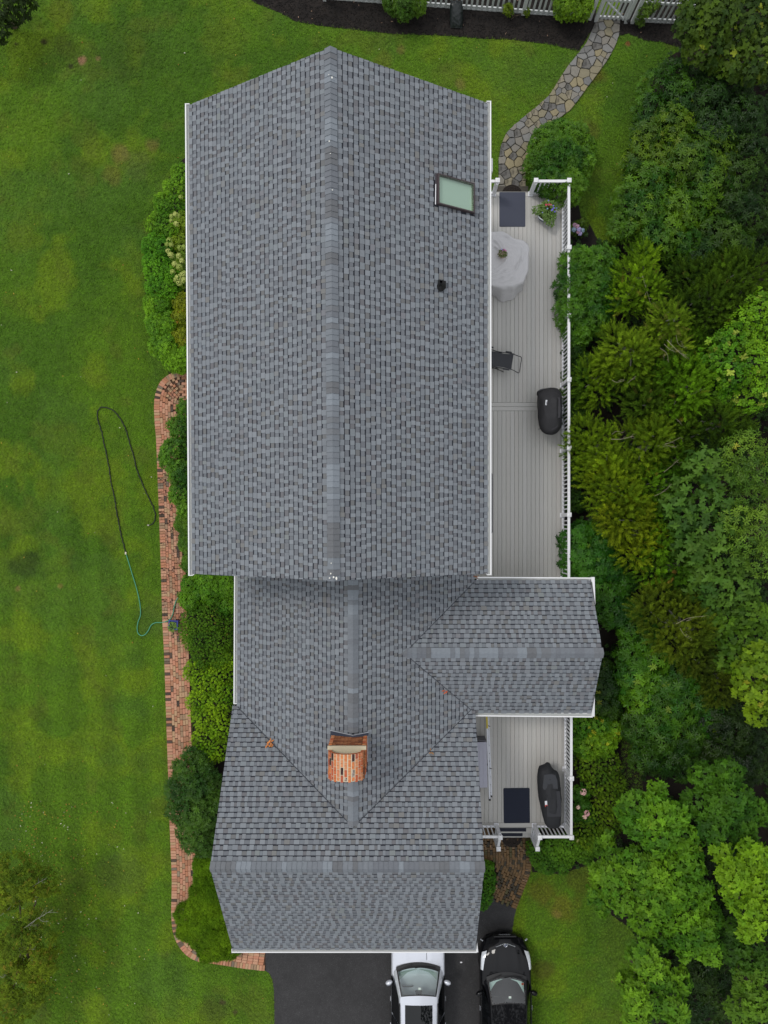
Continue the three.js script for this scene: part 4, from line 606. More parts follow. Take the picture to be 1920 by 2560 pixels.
{
  const g = rngOf(71);
  const o = thing('flower_pot', 'wide white and blue pot of petunias by the railing corner', 'flower pot', [(1368 - 985) / 73.2, D1, (524 - 1324) / 73.2]);
  const prof = [[0.0, 0], [0.17, 0], [0.2, 0.03], [0.27, 0.2], [0.3, 0.34], [0.325, 0.36], [0.32, 0.385], [0.285, 0.375], [0.26, 0.3], [0, 0.29]].map(([a, b]) => new THREE.Vector2(a, b));
  part('pot', new THREE.LatheGeometry(prof, 40), std(srgb(224, 228, 234), 0.25), o); part('glaze_band', new THREE.LatheGeometry([[0.245, 0.12], [0.292, 0.3]].map(([a, b]) => new THREE.Vector2(a + 0.004, b)), 40), std(srgb(58, 78, 120), 0.25), o); part('soil', new THREE.CylinderGeometry(0.27, 0.27, 0.02, 24).translate(0, 0.32, 0), std(srgb(40, 30, 22), 1), o);
  const fl = [[0.06, -0.13, 0.05, '236,40,120'], [-0.04, -0.14, 0.045, '226,30,104'], [0.15, 0.05, 0.035, '112,100,214'], [0.2, 0.0, 0.03, '120,104,220'], [0.13, 0.08, 0.03, '128,116,222'], [0.24, 0.1, 0.028, '110,92,204'], [-0.02, 0.02, 0.03, '120,150,180'], [0.02, -0.26, 0.026, '112,96,200'], [0.19, -0.1, 0.026, '120,104,210'], [-0.18, 0.14, 0.024, '124,130,190'], [0.3, -0.02, 0.024, '116,100,206'], [0.11, -0.12, 0.03, '240,70,140']];
  potPlant(o, 0.3, 0.3, 0.36, srgb(92, 122, 48), fl, g, { n: 950, leaf: 0.08, leafW: 0.03, spill: (a) => 1 + 0.75 * Math.exp(-Math.pow((a - 1.2) / 0.35, 2)) + 0.55 * Math.exp(-Math.pow((a - 5.9) / 0.4, 2)) + 0.55 * Math.exp(-Math.pow((a - 3.3) / 0.35, 2)) - 0.45 * Math.exp(-Math.pow((a - 2.3) / 0.35, 2)) - 0.25 * Math.exp(-Math.pow((a - 4.0) / 0.3, 2)) });
  const p = thing('flower_pot', 'small pot of pink flowers standing on the grey table cover', 'flower pot', [(1255 - 985) / 73.9, 1.36, (638 - 1324) / 73.9]);
  part('pot', new THREE.LatheGeometry([[0, 0], [0.08, 0], [0.13, 0.1], [0.14, 0.13], [0.115, 0.12], [0, 0.1]].map(([a, b]) => new THREE.Vector2(a, b)), 28), std(srgb(206, 178, 158), 0.5), p);
  potPlant(p, 0.12, 0.16, 0.11, srgb(86, 104, 40), [[0.05, -0.1, 0.03, '214,120,180'], [0.1, -0.06, 0.026, '206,110,172'], [-0.05, -0.11, 0.026, '170,160,220'], [0.0, -0.08, 0.026, '190,110,190'], [-0.08, -0.02, 0.02, '230,190,200']], g, { n: 120, leaf: 0.055, leafW: 0.022 });
}
{
  // reclining sling chair, partly under the eave
  const o = thing('sling_chair', 'dark grey folding sling chair with a bare frame loop on the deck', 'chair', [(1246 - 985) / 73.2, D1, (897 - 1324) / 73.2], -0.16);
  const fab = std(srgb(74, 75, 80), 0.9, { map: rep(G.fine, 5), side: THREE.DoubleSide }), fr = std(srgb(46, 47, 52), 0.4, { metalness: 0.3 });
  const seat = gridSurface(24, 8, (u, v) => { const x = lerp(-0.7, 0.5, u), y = 0.42 + 0.28 * smooth(0.55, 0, u) * smooth(0.55, 0, u) + 0.05 * smooth(0.8, 1, u) - 0.03 * Math.sin(Math.PI * v); return V(x, y, lerp(-0.255, 0.255, v) * (0.96 + 0.05 * Math.cos(u * 13))); });
  part('sling', seat, fab, o);
  for (const s of [-1, 1]) {
    part('side_rail', tube([V(-0.72, 0.72, s * 0.27), V(-0.4, 0.56, s * 0.27), V(-0.1, 0.44, s * 0.27), V(0.2, 0.43, s * 0.27), V(0.52, 0.46, s * 0.27)], 0.014, 30), fr, o);
    part('arm_rest', merge([box(0.36, 0.03, 0.055, -0.42, 0.64, s * 0.32, 0, 0.012), box(0.22, 0.03, 0.05, 0.32, 0.47, s * 0.3, 0, 0.012)]), fr, o);
    part('leg', tube([V(-0.3, 0.5, s * 0.29), V(0.1, 0.22, s * 0.29), V(0.3, 0.015, s * 0.29)], 0.013, 16), fr, o);
    part('leg', tube([V(0.16, 0.44, s * 0.27), V(-0.2, 0.2, s * 0.28), V(-0.45, 0.015, s * 0.28)], 0.013, 16), fr, o);
  }
  part('frame_loop', tube([V(0.5, 0.44, -0.26), V(0.66, 0.3, -0.27), V(0.8, 0.17, -0.28), V(0.83, 0.15, -0.25), V(0.83, 0.15, 0), V(0.83, 0.15, 0.25), V(0.8, 0.17, 0.28), V(0.66, 0.3, 0.27), V(0.5, 0.44, 0.26)], 0.013, 60), fr, o);
}
// ------------------------------------------------------------------ covered grills
function blobCover(name, label, O, rings, mat, group) {                  // rings: [y, outline px list] from hem to top
  const o = thing(name, label, 'grill', [0, 0, 0]); void group;
  const n = 72, R2 = rings.map(([y, px]) => { const pts = px.map(([a, b]) => at(a, b, y)); const c = new THREE.CatmullRomCurve3(pts, true, 'centripetal', 0.5); return c.getSpacedPoints(n); });
  // line the rings up by their angle round the middle
  const rad = R2.map((pts) => { const cx = pts.reduce((t, p) => t + p.x, 0) / pts.length, cz = pts.reduce((t, p) => t + p.z, 0) / pts.length; const A = pts.map((p) => [Math.atan2(p.z - cz, p.x - cx), p]).sort((a, b) => a[0] - b[0]); return { cx, cz, f: (a) => { a = Math.atan2(Math.sin(a), Math.cos(a)); let i = A.findIndex((q) => q[0] >= a); if (i < 0) i = 0; const q1 = A[i], q0 = A[(i + A.length - 1) % A.length]; let d = q1[0] - q0[0], t = a - q0[0]; if (d <= 0) d += 6.2832; if (t < 0) t += 6.2832; return q0[1].clone().lerp(q1[1], t / d); } }; });
  const m = rings.length, nv = m - 1 + 6;
  const g = gridSurface(n, nv, (u, v) => { const k = v * nv, a = u * Math.PI * 2; let p; if (k <= m - 1) { const i = Math.min(m - 2, Math.floor(k + 1e-6)); p = rad[i].f(a).lerp(rad[i + 1].f(a), clamp(k - i)); } else { const t = (k - m + 1) / 6; p = rad[m - 1].f(a).lerp(V(rad[m - 1].cx, rings[m - 1][0] + 0.015, rad[m - 1].cz), Math.min(0.999, t)); p.y = rings[m - 1][0] + 0.015 * Math.sin(t * 1.57); } const w = fbm(p.x * 5 + p.y * 4, p.z * 5 - p.y * 3, 3) - 0.5; p.y += k > 1 ? w * 0.045 : 0; p.x += w * 0.03 * Math.sin(a * 5); p.z += (fbm(p.z * 7, p.x * 7 + p.y * 5, 2) - 0.5) * 0.02; return p; });
  part('cover', g, mat, o); return o;
}
const coverM = std(srgb(44, 43, 46), 0.72, { side: THREE.DoubleSide, map: rep(G.soft, 4) });
{
  const o = blobCover('covered_grill', 'black grill cover with rounded ends on the long deck beside the railing', null, [
    [D1 + 0.06, [[1349, 992], [1362, 984], [1390, 982], [1399, 992], [1400, 1040], [1397, 1070], [1384, 1078], [1362, 1076], [1350, 1064], [1347, 1030]]],
    [1.15, [[1344, 990], [1352, 974], [1382, 972], [1399, 980], [1402, 1030], [1400, 1072], [1388, 1082], [1366, 1082], [1352, 1072], [1345, 1035]]],
    [1.5, [[1341, 986], [1343, 978], [1354, 973], [1384, 969], [1400, 976], [1404, 1035], [1401, 1072], [1388, 1085], [1366, 1086], [1352, 1075], [1344, 1035], [1347, 994]]],
    [1.62, [[1352, 988], [1358, 982], [1384, 978], [1396, 988], [1398, 1035], [1396, 1064], [1384, 1074], [1368, 1074], [1358, 1064], [1353, 1035]]],
    [1.72, [[1360, 996], [1376, 992], [1390, 996], [1393, 1025], [1391, 1044], [1378, 1048], [1364, 1044], [1360, 1025]]]], coverM);
  part('logo_patch', box(0.055, 0.004, 0.17, (1365.5 - 985) / 75.0, 1.745, (1006.5 - 1324) / 75.0, -0.08), std(srgb(226, 228, 232), 0.6), o);
  part('logo_mark', merge([0, 1, 2, 3].map((k) => box(0.026, 0.004, 0.018, (1366.3 - 985) / 75, 1.749, (1006.5 - 1324) / 75 - 0.02 + k * 0.026, -0.08))), std(srgb(96, 98, 104), 0.6), o);
  part('handle_strap', tube([V((1346 - 985) / 74.2, 1.5, (978 - 1324) / 74.2), V((1353 - 985) / 74.6, 1.56, (973.5 - 1324) / 74.6), V((1360 - 985) / 74.8, 1.57, (971 - 1324) / 74.8)], 0.02, 12), std(srgb(74, 74, 78), 0.7), o);
  const pan = (px, y, c) => { const g = flat(px, y), b = flat(px, y - 0.03); void b; const s = new THREE.Shape(px.map(([a, q]) => { const p = at(a, q, y); return new THREE.Vector2(p.x, -p.z); })), e = new THREE.ExtrudeGeometry(s, { depth: 0.012, bevelEnabled: true, bevelThickness: 0.008, bevelSize: 0.008, bevelSegments: 2 }); e.rotateX(-Math.PI / 2); e.translate(0, y, 0); void g; return part('top_panel', e, std(c, 0.75, { map: rep(G.soft, 4) }), o); };
  pan([[1358, 998], [1376, 993], [1399, 994], [1401, 1020], [1400, 1044], [1380, 1046], [1362, 1044], [1357, 1020]], 1.66, srgb(54, 53, 57)); pan([[1362, 1050], [1376, 1050], [1397, 1048], [1394, 1066], [1382, 1075], [1368, 1072]], 1.6, srgb(50, 49, 53));
  const f = part('buckle', box(0.09, 0.03, 0.03, (1349 - 985) / 73.6, 1.3, (1072.5 - 1324) / 73.6, 0.3, 0.008), std(srgb(96, 96, 100), 0.5), o); void f;
}
{
  const o = blobCover('covered_grill', 'long black grill cover with a pointed end on the small deck by the steps', null, [
    [D2 + 0.06, [[1352, 1926], [1372, 1914], [1390, 1930], [1398, 1960], [1400, 2030], [1396, 2054], [1380, 2060], [1366, 2054], [1356, 2020], [1350, 1980]]],
    [1.1, [[1347, 1920], [1358, 1912], [1372, 1905], [1378, 1918], [1394, 1932], [1400, 1960], [1402, 2040], [1396, 2064], [1378, 2068], [1364, 2060], [1352, 2020], [1344, 1975]]],
    [1.5, [[1348, 1914], [1359, 1911], [1370, 1904], [1376, 1912], [1381, 1922], [1393, 1928], [1399, 1944], [1402, 1975], [1403, 2045], [1399, 2068], [1382, 2072], [1366, 2066], [1356, 2030], [1348, 1990], [1343, 1942]]],
    [1.66, [[1358, 1938], [1364, 1932], [1388, 1936], [1395, 1950], [1398, 1980], [1400, 2040], [1394, 2046], [1372, 2044], [1366, 2040], [1362, 1998], [1356, 1970]]],
    [1.73, [[1366, 1944], [1380, 1942], [1388, 1952], [1390, 1975], [1390, 2010], [1388, 2030], [1374, 2030], [1370, 2000], [1364, 1970]]]], std(srgb(40, 41, 45), 0.75, { side: THREE.DoubleSide, map: rep(G.soft, 4) }));
  part('logo_patch', box(0.075, 0.004, 0.15, (1363 - 985) / 74.6, 1.74, (2004 - 1324) / 74.6, 0.06), std(srgb(216, 218, 224), 0.6), o);
  const tr = new THREE.TorusGeometry(0.034, 0.01, 6, 20, 4.2); tr.rotateX(-Math.PI / 2); tr.translate((1363.5 - 985) / 74.6, 1.745, (2011 - 1324) / 74.6); part('logo_mark', tr, std(srgb(208, 64, 48), 0.6), o);
  const pan = (px, y, c) => { const s = new THREE.Shape(px.map(([a, q]) => { const p = at(a, q, y); return new THREE.Vector2(p.x, -p.z); })), e = new THREE.ExtrudeGeometry(s, { depth: 0.012, bevelEnabled: true, bevelThickness: 0.008, bevelSize: 0.008, bevelSegments: 2 }); e.rotateX(-Math.PI / 2); e.translate(0, y, 0); return part('top_panel', e, std(c, 0.75, { map: rep(G.soft, 4) }), o); };
  pan([[1360, 1937], [1378, 1935], [1388, 1938], [1393, 1952], [1394, 1972], [1360, 1974], [1357, 1968]], 1.72, srgb(60, 62, 67)); pan([[1366, 1978], [1399, 1978], [1402, 2010], [1402, 2041], [1368, 2042], [1367, 2006]], 1.7, srgb(50, 51, 56));
  part('fold', bar(V((1376 - 985) / 75, 1.75, (1974 - 1324) / 75), V((1391 - 985) / 75, 1.75, (1973 - 1324) / 75), 0.03, 0.02), std(srgb(34, 35, 38), 0.8), o);
}
// ------------------------------------------------------------------ storage box and ladder beside the garage wall
{
  const o = thing('storage_box', 'grey deck storage box tucked against the wall under the garage eave', 'storage box', [0.17, D2, 0]), gm = std(srgb(160, 160, 172), 0.6), dm = std(srgb(108, 108, 114), 0.7), lm = std(srgb(176, 176, 190), 0.55);
  part('body', box(0.58, 0.56, 1.5, 2.7, 0.29, 8.03, 0.02), gm, o); const l = part('lid', merge([box(0.62, 0.05, 1.56, 2.7, 0.6, 8.03, 0.02, 0.015)]), lm, o); part('rib', merge([-0.2, -0.07, 0.06, 0.19].map((x) => box(0.03, 0.012, 1.5, 2.7 + x, 0.629, 8.03, 0.02))), lm, l);
  part('back_panel', box(0.6, 0.5, 0.03, 2.69, 0.3, 7.22, 0.02), dm, o); part('latch', box(0.025, 0.12, 0.06, 3.02, 0.5, 8.05, 0, 0.006), M.dark, o);
}
{
  const o = thing('ladder', 'white aluminium ladder with yellow end lying on its edge beside the storage box', 'ladder', [0, 0, 0]), al = std(srgb(206, 208, 214), 0.4, { metalness: 0.2 }), ye = std(srgb(212, 190, 60), 0.5);
  const A = (y) => at(1217.5, 1792, y).setY(y), Bp = (y) => at(1225, 1996, y).setY(y);
  for (const [y, dx] of [[D2 + 0.05, 0.045], [D2 + 0.46, -0.01]]) { const a = A(y).add(V(dx, 0, 0)), b = Bp(y).add(V(dx, 0, y > 0.8 ? 0 : -0.12)); part('rail', bar(a, b, 0.05, 0.075), al, o); part('foot', box(0.07, 0.07, 0.09, b.x, b.y, b.z + 0.03, 0, 0.012), M.black, o); if (y > 0.8) part('yellow_end', bar(a.clone().add(V(0, 0.006, -0.01)), a.clone().lerp(b, 0.14).add(V(0, 0.006, 0)), 0.056, 0.08), ye, o); }
  for (let k = 0; k < 10; k++) { const t = 0.06 + k * 0.097, a = A(D2 + 0.05).lerp(Bp(D2 + 0.05), t).add(V(0.045, 0, 0)), b = A(D2 + 0.46).lerp(Bp(D2 + 0.46), t).add(V(-0.01, 0, 0)); part('rung', tube([a, a.clone().lerp(b, 0.5), b], 0.017, 4, 8), al, o); }
  for (const t of [0.1, 0.62]) { const p = A(D2 + 0.46).lerp(Bp(D2 + 0.46), t).add(V(0.05, 0, 0)); part('strap', tube([p.clone().add(V(-0.03, 0.03, 0)), p.clone().add(V(0.03, 0.03, 0.03)), p.clone().add(V(0.06, -0.08, 0.07)), p.clone().add(V(0.0, -0.2, 0.1))], 0.008, 12, 5), M.dark, o); }
}
single('paper_scrap', (() => { const g = new THREE.CylinderGeometry(0.03, 0.035, 0.012, 6); const p = at(1153, 2406, 0.025); g.scale(1.3, 1, 0.8); g.translate(p.x, p.y, p.z); return g; })(), M.white, 'tiny white scrap on the asphalt between the two cars', 'litter');
// ------------------------------------------------------------------ garden hoses and the blue planter on the brick walk
{
  const line = (px, y) => px.map(([a, b]) => { const p = at(a, b, y); const q = a > 412 ? 0.06 : 0; p.y = y + q; return p; });
  const bl = [[372, 1313], [380, 1311], [386, 1302], [388, 1288], [385, 1272], [370, 1241], [354, 1204], [343, 1176], [334, 1140], [325, 1110], [314, 1072], [303, 1050], [285, 1028], [267, 1019], [252, 1019], [244, 1030], [244, 1045], [250, 1066], [255, 1082], [260, 1108], [266, 1135], [270, 1155], [275, 1187], [280, 1215], [286, 1242], [293, 1287], [303, 1335], [314, 1382]];
  const o = thing('garden_hose', 'thin black garden hose lying in a long loop on the lawn', 'garden hose', [0, 0, 0]), pts = line(bl, 0.042); const g = rngOf(3); const den = new THREE.CatmullRomCurve3(pts).getSpacedPoints(160).map((p) => p.add(V(rr(-0.012, 0.012, g), rr(-0.004, 0.006, g), rr(-0.012, 0.012, g))));
  part('hose', tube(den, 0.019, 420, 7), std(srgb(24, 26, 26), 0.6), o);
  const e = pts[0]; part('coupling', new THREE.CylinderGeometry(0.024, 0.024, 0.06, 10).rotateZ(1.4).translate(e.x - 0.02, e.y, e.z), std(srgb(190, 184, 170), 0.4), o);
  const gr = [[315, 1384], [323, 1410], [332, 1440], [340, 1466], [347, 1494], [351, 1520], [351, 1538], [345, 1556], [343, 1572], [346, 1584], [354, 1589], [363, 1586], [371, 1576], [378, 1563], [388, 1557], [405, 1556], [425, 1549], [433, 1535], [437, 1516], [444, 1497], [458, 1483]];
  const o2 = thing('garden_hose', 'turquoise garden hose snaking from the lawn across the brick walk', 'garden hose', [0, 0, 0]);
  part('hose', tube(line(gr, 0.042), 0.018, 260, 7), std(srgb(76, 152, 118), 0.5), o2); const c = at(314.5, 1383, 0.05); part('coupling', new THREE.CylinderGeometry(0.032, 0.032, 0.09, 10).rotateX(1.5).translate(c.x, c.y, c.z), std(srgb(220, 214, 190), 0.35), o2);
}
{
  const g = rngOf(8), o = thing('planter', 'square cobalt blue glazed planter with a small green plant on the brick walk', 'planter', [(434.5 - 985) / 70.6, 0.07, (1562 - 1324) / 70.6], -0.06), gl = std(srgb(40, 56, 140), 0.2), w = 0.155, h = 0.26, t = 0.022;
  part('pot', merge([box(2 * w, h, t, 0, h / 2, -w + t / 2, 0, 0.008), box(2 * w, h, t, 0, h / 2, w - t / 2, 0, 0.008), box(t, h, 2 * w - 2 * t, -w + t / 2, h / 2, 0), box(t, h, 2 * w - 2 * t, w - t / 2, h / 2, 0), box(2 * w - 0.01, 0.02, 2 * w - 0.01, 0, 0.01, 0)]), gl, o);
  part('rim', merge([box(2 * w + 0.03, 0.022, 0.04, 0, h, -w + 0.01, 0, 0.008), box(2 * w + 0.03, 0.022, 0.04, 0, h, w - 0.01, 0, 0.008), box(0.04, 0.022, 2 * w - 0.05, -w + 0.01, h, 0), box(0.04, 0.022, 2 * w - 0.05, w - 0.01, h, 0)]), gl, o);
  part('soil', box(0.26, 0.02, 0.26, 0, h - 0.06, 0), std(srgb(64, 68, 96), 1), o); potPlant(o, 0.13, 0.14, h - 0.05, srgb(104, 136, 44), [], g, { n: 130, leaf: 0.07, leafW: 0.03 });
  o.children.filter((k) => k.name === 'foliage').forEach((k) => k.position.set(-0.02, 0, 0.07));
}
// dry leaves caught in the valleys
function leafPile(label, px, py, y, n, spread, color, dir) {
  const g = rngOf(n * 7 + px), L = [], lf = leafGeo(0.11, 0.04, 0.5, 0.3), P = at(px, py, y), o = thing('dry_leaves', label, 'dead leaves', [P.x, y, P.z]);
  for (let i = 0; i < n; i++) { const a = g() * 6.283, d = g() * spread; L.push([place(lf, Math.cos(dir) * rr(-1, 1, g) * spread + Math.cos(a) * d * 0.3, 0.05 + 0.05 * g(), Math.sin(dir) * rr(-1, 1, g) * spread + Math.sin(a) * d * 0.3, g() * 6.283, rr(-0.4, 0.4, g), rr(-0.6, 0.6, g), rr(0.6, 1.2, g))]); }
  const ms = [0.85, 1.05, 1.2].map((k) => std(color.clone().multiplyScalar(k), 0.85, { side: THREE.DoubleSide })); L.forEach(([q], i) => part('leaf', q, ms[i % 3], o));
}
leafPile('clump of orange dead leaves in the left valley of the roof', 676, 1859, garY((676 - 985) / 81.5, (1859 - 1324) / 81.5) + 0.02, 18, 0.13, srgb(206, 132, 70), 0.8);
leafPile('single reddish dead leaf heap in the right valley below the side roof', 1115, 1726, 3.5 + 0.12, 4, 0.05, srgb(190, 88, 44), 0.8);
leafPile('small brown leaf clump in the gutter end beside the long deck', 1194, 1441, 2.97, 5, 0.06, srgb(150, 92, 50), 0.1);
leafPile('few tan dead leaves near the right lower valley of the roof', 1076, 1877, 3.85 + 0.12, 3, 0.06, srgb(150, 112, 74), 2.3);
// ------------------------------------------------------------------ the two cars (front towards the house, -z)
function makeCar(name, label, pos, turn, K) {
  const o = thing(name, label, 'car', pos, turn), st = K.stations;
  const paint = new THREE.MeshPhysicalMaterial({ color: K.color, roughness: K.rough, metalness: K.metal, clearcoat: K.coat ?? 1, clearcoatRoughness: 0.03, specularIntensity: K.spec ?? 1 });
  const trim = std(srgb(20, 20, 22), 0.5), glass = new THREE.MeshPhysicalMaterial({ color: srgb(234, 244, 239), transmission: 1, thickness: 0, ior: 1.9, roughness: 0.02, side: THREE.DoubleSide }), tint = new THREE.MeshPhysicalMaterial({ color: srgb(16, 18, 20), roughness: 0.03, side: THREE.DoubleSide });
  const chrome = std(srgb(210, 212, 216), 0.18, { metalness: 0.9 });
  // body shell: sections along z
  const zs = st.map((s) => s[0]), get = (z, k) => { let i = 0; while (i < zs.length - 2 && z > zs[i + 1]) i++; const t = clamp((z - zs[i]) / (zs[i + 1] - zs[i])), p0 = st[Math.max(0, i - 1)][k], p1 = st[i][k], p2 = st[i + 1][k], p3 = st[Math.min(zs.length - 1, i + 2)][k]; return 0.5 * (2 * p1 + (p2 - p0) * t + (2 * p0 - 5 * p1 + 4 * p2 - p3) * t * t + (3 * p1 - p0 - 3 * p2 + p3) * t * t * t); };
  const sec = (z, t) => {                                               // t -1..1 from sill to sill over the top
    const w = get(z, 1), ys = get(z, 2), yc = get(z, 3), yb = get(z, 4), a = Math.abs(t), sg = Math.sign(t) || 1; let x, y;
    const P = [[0, 0, yc], [0.3, w * 0.4, lerp(yc, ys, 0.12)], [0.5, w * 0.68, lerp(yc, ys, 0.36)], [0.62, w * 0.84, lerp(yc, ys, 0.72)], [0.7, w * 0.93, ys], [0.76, w * 0.975, ys - 0.05], [0.82, w * 0.995, ys - 0.14], [0.9, w, lerp(ys, yb, 0.5)], [0.96, w * 0.985, yb + 0.1], [1, w * 0.93, yb]];
    let i = 0; while (i < P.length - 2 && a > P[i + 1][0]) i++; const q = clamp((a - P[i][0]) / (P[i + 1][0] - P[i][0])); x = lerp(P[i][1], P[i + 1][1], q); y = lerp(P[i][2], P[i + 1][2], q); return V(sg * x, y, z);
  };
  const z0 = zs[0], z1 = zs[zs.length - 1];
  const noseBow = (p) => { const f = smooth(z0 + 0.9, z0, p.z); p.z += f * K.bow * (p.x * p.x) / 0.8; return p; };
  const shell = gridSurface(60, 72, (u, v) => noseBow(sec(lerp(z0, z1, v), u * 2 - 1)));
  const cap = (z) => gridSurface(30, 1, (u, v) => noseBow(sec(z, u * 2 - 1).lerp(V(0, get(z, 4) + 0.1, z), v)));
  const body = part('body', merge([shell, cap(z0 + 0.001), cap(z1 - 0.001)]), paint, o); body.material.side = THREE.DoubleSide;
  const patch = (za, zb, ta, tb, lift, n = 8) => gridSurface(n, n, (u, v) => { const p = noseBow(sec(lerp(za, zb, v), lerp(ta(v), tb(v), u))); p.y += lift; p.x *= 1 + lift * 0.5; return p; });
  // bonnet panel with its shut line and creases
  const hood = part('hood', gridSurface(32, 16, (u, v) => { const z = lerp(K.hood[0], K.hood[1], v), t = lerp(-1, 1, u) * lerp(K.hood[2], K.hood[3], v); const p = noseBow(sec(z - 0.1 * (1 - v) * (1 - Math.pow(u * 2 - 1, 2)) - K.cowlBow * v * (1 - Math.pow(u * 2 - 1, 2)), t)); p.y += 0.014 + K.crease * Math.exp(-Math.pow((Math.abs(u * 2 - 1) - 0.55) / 0.12, 2)); return p; }), paint, o); void hood;
  if (K.hoodLine) part('hood_seam', bar(V(0.27, get(K.hood[0], 3) + 0.02, K.hood[0] - 0.05), V(0.29, get(K.hood[1], 3) + 0.022, K.hood[1] - 0.12), 0.012, 0.012), trim, o);
  // cabin
  const C = K.cab, bw = (u) => 1 - Math.pow(u * 2 - 1, 2), screen = (u, v, e = 0) => V(lerp(-1, 1, u) * lerp(C.bx + e, C.tx + e, v), lerp(C.by, C.ty, v) + 0.035 * bw(u) * v + 0.05 * Math.sin(Math.PI * v) * 0.6 + e * 0, lerp(C.bz, C.tz, v) - lerp(0.17, 0.06, v) * bw(u));
  part('windscreen', gridSurface(24, 12, (u, v) => screen(lerp(0.03, 0.97, u), lerp(0.1, 0.96, v)).add(V(0, 0.004, -0.003))), glass, o);
  const band = (f0, f1, n = 24) => gridSurface(n, 1, (u, v) => screen(u, lerp(f0, f1, v)).add(V(0, 0.006, -0.004)));
  part('screen_border', merge([band(-0.04, 0.1), band(0.955, 1.0), gridSurface(1, 12, (u, v) => screen(lerp(0, 0.035, u), lerp(0.1, 0.96, v)).add(V(0, 0.006, -0.003))), gridSurface(1, 12, (u, v) => screen(lerp(0.965, 1, u), lerp(0.1, 0.96, v)).add(V(0, 0.006, -0.003)))]), trim, o).material.side = THREE.DoubleSide;
  const roofY = (u, v) => C.ty + 0.035 * bw(u) + C.arch * Math.sin(Math.PI * v) - (v > 0.85 ? (v - 0.85) * 0.3 : 0);
  part('roof', gridSurface(24, 20, (u, v) => V(lerp(-1, 1, u) * lerp(C.tx + 0.015, C.rx, v), roofY(u, v) + 0.004, lerp(C.tz - 0.06 * bw(u), C.rz, v))), paint, o);
  for (const s of [-1, 1]) {
    part('pillar', gridSurface(4, 12, (u, v) => { const a = screen(s > 0 ? 1 : 0, v), b = V(s * lerp(C.bx + 0.1, C.tx + 0.07, v), lerp(C.by - 0.05, C.ty - 0.03, v), lerp(C.bz + 0.12, C.tz + 0.12, v)); return a.lerp(b, u).add(V(0, 0.012 * Math.sin(u * 3.14), 0)); }), paint, o).material.side = THREE.DoubleSide;
    part('roof_side', gridSurface(6, 20, (u, v) => V(s * lerp(lerp(C.tx + 0.012, C.rx, v), lerp(C.tx + 0.08, C.rx + 0.06, v), u), lerp(roofY(1, v), C.ty - 0.075 - (v > 0.8 ? (v - 0.8) * 0.4 : 0), u * u), lerp(C.tz + 0.02, C.rz, v))), K.roofSide ?? paint, o).material.side = THREE.DoubleSide;
    const sg = (v0, v1) => gridSurface(4, 10, (u, v) => { const q = lerp(v0, v1, v), zt = lerp(C.tz + 0.12, C.rz, q), zb = lerp(C.bz + 0.2, C.rbz - 0.1, q); return V(s * lerp(C.bx + 0.16, C.tx + 0.07, u) * (q > 0.8 ? 1 - (q - 0.8) * 0.14 : 1), lerp(C.by - 0.06, C.ty - 0.08, u), lerp(zb, zt, u)); });
    part('side_window', sg(0, 0.45), tint, o); part('side_window', sg(0.47, 1), tint, o);
    part('belt_trim', tube([V(s * (C.bx + 0.17), C.by - 0.05, C.bz + 0.25), V(s * (C.bx + 0.18), C.by - 0.055, 0.4), V(s * (C.bx + 0.13), C.by - 0.04, C.rbz - 0.15)], 0.013, 16, 6), K.belt ?? trim, o);
    // mirror: arm and shaped housing
    const mx = s * (K.mir[0]), m = new THREE.SphereGeometry(1, 18, 12); m.scale(0.125, 0.085, 0.075); m.rotateY(s * -0.32); m.translate(mx, K.mir[1], K.mir[2]); const mr = part('mirror', m, paint, o); part('mirror_arm', bar(V(mx - s * 0.17, K.mir[1] - 0.05, K.mir[2] - 0.01), V(mx - s * 0.06, K.mir[1] - 0.02, K.mir[2]), 0.05, 0.035), trim, mr); const mg = new THREE.CircleGeometry(0.09, 18); mg.scale(1.1, 0.75, 1); mg.rotateY(s * -0.25); mg.translate(mx, K.mir[1], K.mir[2] + 0.076); part('mirror_glass', mg, chrome, mr);
    // door handles and wheels
    for (const z of [0.15, 1.05]) part('door_handle', box(0.025, 0.03, 0.17, s * (get(z, 1) + 0.012), get(z, 2) - 0.12, z, 0, 0.01), K.handle ?? chrome, o);
    for (const z of [z0 + 0.92, z1 - 0.95]) { const t = new THREE.TorusGeometry(0.25, 0.1, 12, 28); t.rotateY(Math.PI / 2); t.scale(1.05, 1, 1); t.translate(s * (K.stations[4][1] - 0.1), 0.345, z); const w = part('wheel', t, std(srgb(18, 18, 18), 0.9), o); part('rim', merge([new THREE.CylinderGeometry(0.2, 0.2, 0.16, 24).rotateZ(Math.PI / 2).translate(s * (K.stations[4][1] - 0.1), 0.345, z)]), chrome, w); }
    // headlamp and lower lamp on the corner
    part('headlight', patch(K.lamp[0], K.lamp[1], (v) => s * lerp(K.lamp[2], K.lamp[4], v), (v) => s * lerp(K.lamp[3], K.lamp[5], v), 0.022), new THREE.MeshPhysicalMaterial({ color: srgb(226, 230, 236), roughness: 0.12, clearcoat: 1, metalness: 0.15, side: THREE.DoubleSide }), o);
    part('fog_light', box(0.1, 0.05, 0.04, s * 0.78, 0.42, z0 + 0.26, s * 0.7, 0.012), std(srgb(180, 184, 190), 0.3), o);
    if (K.rails) part('roof_rail', tube([V(s * (C.tx + 0.05), C.ty - 0.0, C.tz + 0.22), V(s * (C.tx + 0.055), C.ty + 0.06, C.tz + 0.4), V(s * (C.rx + 0.055), C.ty + 0.07, C.rz - 0.5), V(s * (C.rx + 0.04), C.ty - 0.02, C.rz - 0.2)], 0.02, 24, 6), trim, o);
  }
